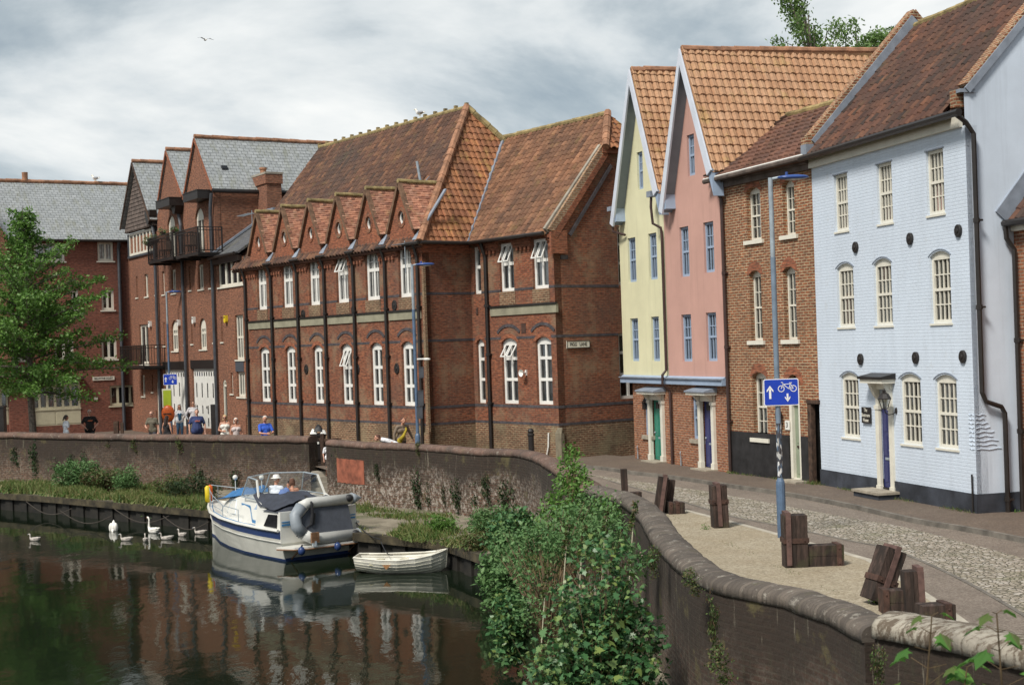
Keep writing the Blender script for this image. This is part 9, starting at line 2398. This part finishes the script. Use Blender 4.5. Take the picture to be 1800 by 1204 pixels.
# tall pale seed spikes
for i, (px, py) in enumerate(((1068, 898), (1028, 925), (1000, 922), (1118, 880), (963, 1000))):
 a, b = P(px - 14, py + 75, 22.8), P(px, py, 22.8); rt_ = empty('seed_stalk', (a.x, a.y, a.z - 0.6), 0, ('tall pale seed stalk in the middle of the bushes', 'pale seed stalk left of the tallest one', 'pale seed stalk farthest behind the bramble', 'thin seed stalk rising above the wall coping', 'pale seed stalk low over the water side of the bushes')[i], 'weed')
 o_ = rt_.location; mb = MB(); mb.tube([a - o_ - V((0, 0, 0.6)), (a.lerp(b, 0.5) - o_) + V((0.02, 0, 0)), b - o_], [0.010, 0.008, 0.004], 5); mb.build('stalk', M['cream_dark'], rt_)
 q = [np.array(a.lerp(b, t_) - o_) + rng.normal(size=(5, 3)) * 0.022 for t_ in np.linspace(0.35, 1, 26)]; leafmesh('seed_head', rt_, M['leaf_weed'], np.concatenate(q), 0.07, T_RH, 0.2)
# saplings close to the lens
def sapling(label, px0, top, Y, n_, seed):
 random.seed(seed)
 t = P(*top, Y); base = V((t.x - 0.15, Y + 0.1, -1.6)); root = empty('sycamore_sapling', base, 0, label, 'sapling')
 mb = MB(); path = [base.lerp(t, k / 8) + V((0.05 * math.sin(k * 1.3 + seed), 0.03 * math.cos(k), 0)) for k in range(9)]; path[-1] = t
 mb.tube([p - base for p in path], [0.022 - 0.0022 * k for k in range(9)], 7)
 pts, sz, nr = [], [], []
 L0 = []
 for k in range(n_):
  z = t.z - k * 0.115; f = (z - base.z) / (t.z - base.z)
  i = min(7, int(f * 8)); p = path[i].lerp(path[i + 1], f * 8 - i)
  for sx in (0, PI):
   a = k * PI / 2 + sx + random.uniform(-.3, .3) + 0.5; d = V((math.cos(a), math.sin(a), 0.35)); ln = (0.05 + 0.030 * k) if k < 5 else 0.20
   e = p + d * ln; mb.tube([p - base, e - base], 0.0028, 4)
   lf = e + V((d.x, d.y, 0)) * (0.03 + 0.006 * k)
   pts.append(lf - base); sz.append((0.12 + 0.030 * min(k, 5)) * random.uniform(0.8, 1.15)); nr.append((d.x * 0.7, d.y * 0.7, 0.45))
 mb.build('stem', M['stem'], root)
 # folded leaves: two halves drooping from the midrib
 mbl = MB()
 for p, s_, nn_ in zip(pts, sz, nr):
  d = V((nn_[0], nn_[1], 0)).normalized(); sd_ = V((-d.y, d.x, 0)); dn = V((0, 0, -1))
  half = [(x, y) for x, y in T_SYC[:8]]
  for sg_ in (1, -1):
   vs = []
   for x, y in half:
    yy = y + 0.42
    vs.append(p + s_ * (sd_ * x * sg_ * 0.85 + d * (yy * 0.80) + dn * (abs(x) * 0.42 + yy * yy * 0.55)) )
   nq = len(vs); mbl.add(vs, [tuple(range(nq)) if sg_ > 0 else tuple(range(nq))[::-1]])
 mbl.build('leaves', M['leaf_near'], root)
sapling('out-of-focus sycamore sapling in front of the pale wall end', 0, (1638, 1082), 9.2, 9, 3)
sapling('second out-of-focus sapling at the right frame edge before the pale wall', 0, (1752, 1078), 8.6, 9, 5)
sapling('low sapling tip between the two larger saplings at the bottom edge', 0, (1700, 1172), 9.0, 5, 8)
random.seed(11)
# plants rooted in the wall faces, one by one
wp_src = []
for k in range(3):
 c_ = np.concatenate([clumps((0, 0, 0), (0.20, 0.10, 0.28), 14, 22, 0.06)[0], clumps((0.05, -0.04, -0.30), (0.12, 0.07, 0.2), 8, 20, 0.05)[0]])
 wp_src.append(c_)
def wallplant(px, py, Y, s, label, k, mat='leaf_dark'):
 p = P(px, py, Y); root = empty('wall_plant', p, random.uniform(-0.4, 0.4), label, 'plant', 'plants rooted in the river wall')
 o = leafmesh('foliage', root, M[mat], wp_src[k % 3], rng.uniform(0.04, 0.09, len(wp_src[k % 3])), T_RH, 0.3)
 root.scale = s
 mb = MB(); mb.tube([(0, 0.1, 0), (0, 0, -0.05), (0.03, -0.03, -0.2)], 0.012, 4); mb.build('stem', M['stem'], root)
 return root
def wallY(px, zref=0.0):
 """Distance of the river wall's water face under a pixel column."""
 best = None
 pts = [V((p.x, p.y)) for p in leftc] if px < 555 else [V((p.x, p.y)) for p in cs]
 a, _ = ray(px, 800)
 for p, q in zip(pts[:-1], pts[1:]):
  f0, f1 = p.x - a * p.y, q.x - a * q.y
  if f0 * f1 <= 0: t_ = f0 / (f0 - f1) if f0 != f1 else 0; return lerp(p.y, q.y, t_) - 0.30
 return 50
WPS = [(30, 800, (1.5, 1, 1.2), 'dark ivy clump high on the left wall at the frame edge'), (64, 800, (1.5, 1, 2.2), 'longest dark ivy curtain hanging down the left wall'), (100, 812, (1.5, 1, 1.0), 'round dark clump on the wall just left of the hanging bushes'), (128, 812, (1.3, 1, 1.1), 'second round dark clump on the wall above the green bank'), (152, 806, (1.1, 1, 1.2), 'small dark clump on the wall above the pale flowering weeds'),
  (190, 775, (0.9, 1, 0.7), 'brownish tuft just below the coping, left half of the wall'), (238, 780, (1.0, 1, 0.8), 'brownish tuft below the coping left of the lamp'), (318, 778, (1.0, 1, 0.8), 'green tuft below the coping under the people'), (340, 825, (0.9, 1, 1.2), 'flowering tuft halfway down the wall before the boat bow'), (355, 840, (1.0, 1, 1.3), 'leafy clump low on the wall behind the boat bow'),
  (415, 838, (1.2, 1, 1.1), 'leafy clump on the wall behind the cruiser windscreen'), (593, 815, (0.7, 1, 2.6), 'tall creeper hanging at the steps end of the curving wall'), (664, 825, (0.6, 1, 0.8), 'small sprig right of the red plaster patch'), (737, 855, (1.3, 1, 2.0), 'tall dark fern clump on the wall behind the rowing boat'), (752, 862, (0.6, 1, 1.3), 'narrow dark clump beside the tall fern clump'),
  (782, 866, (0.5, 1, 0.9), 'small dark sprig low on the wall'), (808, 868, (1.4, 1, 1.5), 'broad dark fern clump midway along the curving wall'), (836, 862, (0.9, 1, 1.4), 'dark clump right of the broad fern clump'), (855, 855, (0.8, 1, 1.2), 'higher dark clump before the wall turns'), (890, 868, (1.2, 1, 1.3), 'dark clump where the wall starts to turn'), (905, 885, (1.6, 1, 2.2), 'large dark fern clump in the angle of the wall'),
  (736, 785, (0.5, 1, 0.6), 'tiny moss tuft on the coping near the lamp')]
for k, (px, py, s_, lab) in enumerate(WPS): wallplant(px, py, wallY(px), s_, lab, k, 'leaf_weed' if k in (5, 6, 7, 8, 21) else 'leaf_dark')
nearp = [(1215, 1016, 18.0, (0.55, 1, 0.45), 'little green sprig under the coping of the near wall'), (1150, 980, 20.4, (0.4, 1, 0.6), 'leafy sprig under the coping beside the buddleia'), (1250, 1075, 17.0, (0.35, 1, 0.9), 'dry trailing weed on the near wall face'), (1265, 1160, 16.6, (0.7, 1, 0.6), 'grey-green weed low on the near wall'), (1545, 1160, 14.0, (0.35, 1, 0.5), 'small moss tuft at the joint of the dark and pale walls')]
for k, (px, py, Y, s_, lab) in enumerate(nearp): wallplant(px, py, Y, s_, lab, k, 'leaf_weed')
# hanging bushes over the green bank
def bank_bush(px, py, Y, r, n_, mat, label, tm=T_LANCE, sz=(0.06, 0.13)):
 c = P(px, py, Y); base = V((c.x, c.y, LZ)); shrub('bank_bush', label, base, [(tuple(c), r, int(n_ * 1.7), 24), (tuple(c - V((0, 0, r[2] * 0.6))), r, n_, 18)], mat, tm, (sz[0] * 1.25, sz[1] * 1.3), sig=0.10, stems=True)
bank_bush(135, 830, 55.5, (0.95, 0.4, 0.40), 60, 'leaf_bud', 'grey-green bush spilling over the grassy ledge on the left', sz=(0.08, 0.16))
bank_bush(185, 842, 54.0, (0.9, 0.4, 0.30), 50, 'leaf_weed', 'reddish-green weed bush at the wall foot beside the grey-green bush', sz=(0.08, 0.15))
bank_bush(222, 840, 53.0, (0.45, 0.4, 0.36), 30, 'leaf_bud', 'small grey-green bush at the right end of the bank bushes')
bank_bush(340, 858, 50.0, (0.9, 0.4, 0.42), 44, 'leaf_dark', 'low dark bush at the wall foot near the boat bow')
bank_bush(300, 850, 51.0, (0.6, 0.3, 0.3), 26, 'leaf_weed', 'weedy bush at the wall foot left of the boat bow')
bank_bush(275, 905, 49.2, (0.32, 0.3, 0.42), 30, 'leaf_tree', 'bright weed hanging over the timber edging above the swans')
bank_bush(870, 915, 38.0, (0.7, 0.5, 0.30), 44, 'leaf_bud', 'grey-green weeds at the wall foot on the right of the ledge')
bank_bush(905, 935, 34.0, (0.7, 0.6, 0.45), 60, 'leaf_syc', 'dark shrub where the ledge meets the foreground bushes', T_RH)
bank_bush(775, 925, 38.8, (0.35, 0.3, 0.25), 22, 'leaf_tree', 'bright weed tuft on the concrete ledge above the rowing boat')
bank_bush(845, 950, 35.6, (0.5, 0.4, 0.18), 26, 'leaf_weed', 'straw-coloured weeds at the edge of the ledge')
bank_bush(880, 1010, 31.0, (0.40, 0.6, 0.5), 50, 'leaf_bud', 'bush overhanging the water left of the bramble', T_RH)
bank_bush(897, 1090, 25.0, (0.22, 0.4, 0.5), 36, 'leaf_syc', 'dark bush hanging to the water left of the sycamore', T_RH)
# grass on the ledge: one object
def grass(name, regions, mat):
 P_, S_ = [], []
 for (poly_, n_, s0_, s1_) in regions:
  a, b, c, d = (np.array(q) for q in poly_)
  u, v = rng.random((n_, 1)), rng.random((n_, 1))
  p = (a * (1 - u) + b * u) * (1 - v) + (d * (1 - u) + c * u) * v
  m_ = np.array([noise.noise(V((q[0] * 0.9, q[1] * 0.9, 5))) for q in p]); keep = m_ > -0.12 + rng.normal(size=n_) * 0.12
  p = p[keep]; h_ = rng.uniform(s0_, s1_, len(p)) * (1 + 0.8 * m_[keep]); P_.append(p + np.stack([np.zeros(len(p)), np.zeros(len(p)), h_ * 0.4], 1)); S_.append(h_)
 P_ = np.concatenate(P_); S_ = np.concatenate(S_); n = len(P_)
 nz = np.stack([rng.normal(size=n) * 0.5, -np.ones(n), rng.normal(size=n) * 0.3], 1)
 # blades: thin upright slivers
 tm = [(0.07, -0.5), (0.0, 0.5), (-0.07, -0.5)]
 r_ = rng.normal(size=(n, 3)) * 0.5; t = np.tile([0, -0.15, 0.9], (n, 1)) + r_; t /= np.linalg.norm(t, axis=1)[:, None]
 s = np.cross(nz, t); s /= np.linalg.norm(s, axis=1)[:, None]
 T = np.array(tm); v = P_[:, None, :] + S_[:, None, None] * (s[:, None, :] * T[None, :, 0:1] + t[:, None, :] * T[None, :, 1:2])
 me = bpy.data.meshes.new(name); K = 3
 me.vertices.add(n * K); me.vertices.foreach_set('co', v.reshape(-1).astype(np.float32)); me.loops.add(n * K); me.loops.foreach_set('vertex_index', np.arange(n * K, dtype=np.int32))
 me.polygons.add(n); me.polygons.foreach_set('loop_start', np.arange(0, n * K, K, dtype=np.int32)); me.update(calc_edges=True); me.materials.append(mat)
 o = bpy.data.objects.new(name, me); COL.objects.link(o); tag(o, kind='stuff'); return o
def lq(i, j, a, b):
 """Quad of the ledge between edge points i..j, from a to b of the way to the wall."""
 return [tuple(ledge[i].lerp(V((ledge[i].x * 0 + 0, 0, 0)), 0)), ]
def band_px(x0, x1, y0f, y0b, y1f, y1b): return [tuple(G(x0, y0f, LZ)), tuple(G(x1, y1f, LZ)), tuple(G(x1, y1b, LZ)), tuple(G(x0, y0b, LZ))]
fr_ = []
for i in range(10):
 p, q = ledge[i], ledge[i + 1]
 if i in (6, 7): continue
 n_ = int((q - p).length * (420 if i < 6 else 300)); d_ = V((0, -0.12, -0.02))
 fr_.append(([tuple(p + d_), tuple(q + d_), tuple(q + V((0, 0.5, 0))), tuple(p + V((0, 0.5, 0)))], n_, 0.14, 0.42 if i < 6 else 0.3))
grass('grass', [(band_px(-60, 120, 862, 849, 872, 852), 9000, 0.12, 0.32), (band_px(120, 250, 872, 852, 884, 858), 8000, 0.14, 0.36), (band_px(250, 370, 885, 858, 895, 868), 7000, 0.12, 0.34), (band_px(620, 800, 905, 893, 925, 908), 1800, 0.08, 0.25), (band_px(700, 880, 948, 925, 975, 935), 3500, 0.08, 0.28), (band_px(640, 780, 934, 928, 958, 948), 700, 0.06, 0.2), (band_px(840, 1000, 965, 915, 1040, 915), 7000, 0.10, 0.35), ([tuple(FB.world(-0.2, -0.22, 0.11)), tuple(FB.world(FB.len, -0.22, 0.11)), tuple(FB.world(FB.len, -0.05, 0.11)), tuple(FB.world(-0.2, -0.05, 0.11))], 500, 0.03, 0.10), ([tuple(FH.world(0, -0.2, 0.11)), tuple(FH.world(FH.len, -0.25, 0.11)), tuple(FH.world(FH.len, -0.04, 0.11)), tuple(FH.world(0, -0.04, 0.11))], 500, 0.03, 0.12), ([tuple(G(1130, 890)), tuple(G(1500, 1062)), tuple(G(1510, 1058)), tuple(G(1140, 886))], 260, 0.02, 0.06)] + fr_, M['grass'])
# weeds on the street
WE = [(1487, 877, 0.05, 'weed'), ]
for i, (px, py, s_, lab) in enumerate(((1584, 879, 0.9, 'small green weed at the foot of the blue house step'), (1418, 995, 0.8, 'small green weed between the tall block and the low baulk'), (1237, 931, 0.7, 'thin grass tuft by the crossed-strap timber'), (1540, 1064, 1.0, 'green weed at the foot of the leaning thick timber'), (1788, 908, 0.8, 'weed in the dark corner beside the low brick house'))):
 p = G(px, py, 0.0); q, _ = clumps((0, 0, 0.08 * s_), (0.10, 0.06, 0.08), 8, 12, 0.03); root = empty('weed', p, 0, lab, 'weed'); leafmesh('foliage', root, M['leaf_tree'], q, 0.035, T_RH, 0.4)
# flower baskets and furniture on the high balconies
def hb(px, py, label, r=0.2, mat='leaf_syc', kind='hanging_basket', off=-0.9):
 s_, z_ = FWa.hit(px, py, off); root = empty(kind, FWa.world(s_, off, z_), FWa.rz, label, 'plant')
 q, _ = clumps((0, 0, 0), (r, r, r), 16, 16, 0.05); leafmesh('foliage', root, M[mat], q, 0.07, T_RH, 0.3)
 mb = MB(); mb.lathe([(0.001, -r * 0.9), (r * 0.7, -r * 0.6), (r * 0.9, 0)], (0, 0, 0), 10); mb.build('pot', M['rust'], root); return root
hb(286, 408, 'round topiary ball left of the balcony french door', 0.20, off=-0.25); hb(306.5, 404, 'round topiary ball right of the balcony french door', 0.20, off=-0.25)
hb(262, 425, 'trailing green planter at the far end of the left high balcony', 0.30); hb(270, 421, 'trailing green planter beside the balcony corner post', 0.30)
def chair(px, py, label, cat='chair', z=0):
 s_, z_ = FWa.hit(px, py, -0.6); root = empty('balcony_chair', FWa.world(s_, -0.6, z), FWa.rz + 0.3, label, cat)
 mb = MB(); mb.box(-0.24, 0.24, -0.24, 0.24, 0.42, 0.46); mb.build('seat', M['wood_old'], root)
 mb = MB(); mb.box(-0.24, 0.24, 0.2, 0.24, 0.46, 0.92); mb.build('backrest', M['wood_old'], root)
 for sx in (-0.2, 0.2):
  for sy in (-0.2, 0.2): mb = MB(); mb.box(sx - 0.02, sx + 0.02, sy - 0.02, sy + 0.02, 0, 0.42); mb.build('leg', M['wood_old'], root)
chair(290, 436, 'dark chair on the left high balcony', z=zb - 0.0); chair(334, 430, 'wicker chair on the right high balcony', z=zb2)
# ------------------------------------------------------------------ 17. far-apart pieces of one kind become parts of their own
def split_far(o, gap=0.10):
 me = o.data; n = len(me.vertices); par = list(range(n))
 def find(a):
  while par[a] != a: par[a] = par[par[a]]; a = par[a]
  return a
 for e in me.edges: par[find(e.vertices[0])] = find(e.vertices[1])
 isl = {}
 for i, v in enumerate(me.vertices): isl.setdefault(find(i), []).append(i)
 B = []
 for k, ix in isl.items():
  c = [me.vertices[i].co for i in ix]; B.append([k, [min(q[j] for q in c) for j in range(3)], [max(q[j] for q in c) for j in range(3)]])
 grp = list(range(len(B)))
 def f2(a):
  while grp[a] != a: grp[a] = grp[grp[a]]; a = grp[a]
  return a
 for i in range(len(B)):
  for j in range(i):
   if all(B[i][1][q] - gap < B[j][2][q] and B[j][1][q] - gap < B[i][2][q] for q in range(3)): grp[f2(i)] = f2(j)
 cl = {}
 for i in range(len(B)): cl.setdefault(f2(i), set()).add(B[i][0])
 if len(cl) < 2: return
 uv = me.uv_layers.active
 for ci, ks in enumerate(cl.values()):
  mb = MB(); mp_ = {}
  for p in me.polygons:
   if find(p.vertices[0]) not in ks: continue
   ids = []
   for v in p.vertices:
    if v not in mp_: mp_[v] = len(mb.v); mb.v.append(tuple(me.vertices[v].co))
    ids.append(mp_[v])
   if uv: mb.uv[len(mb.f)] = [tuple(uv.data[li].uv) for li in p.loop_indices]
   mb.f.append(tuple(ids))
  q = mb.build(o.name.split('.')[0], list(me.materials), o.parent); q.matrix_basis = o.matrix_basis
 bpy.data.objects.remove(o)
SPLIT = {'stone_panel', 'window_apron', 'gutter', 'brick_arch', 'hood_line', 'window_arch', 'drip_course', 'air_brick', 'lintel', 'plinth', 'window_post', 'fascia', 'lead_flashing', 'deck_lamp', 'iron_strap', 'doorcase_', 'corner_pier', 'kneeler', 'boxed_eave', 'barge_board', 'eaves_board', 'roof_back', 'slate_roof', 'verge_board', 'rail', 'brick_coping', 'arrow', 'label_patch', 'transom_stripe', 'clamp', 'screen_post', 'soffit', 'lead_cheek', 'chimney_', 'rear_wall', 'raking_course'}
for o in [o for o in bpy.data.objects if o.type == 'MESH' and o.name.split('.')[0] in SPLIT]: split_far(o)
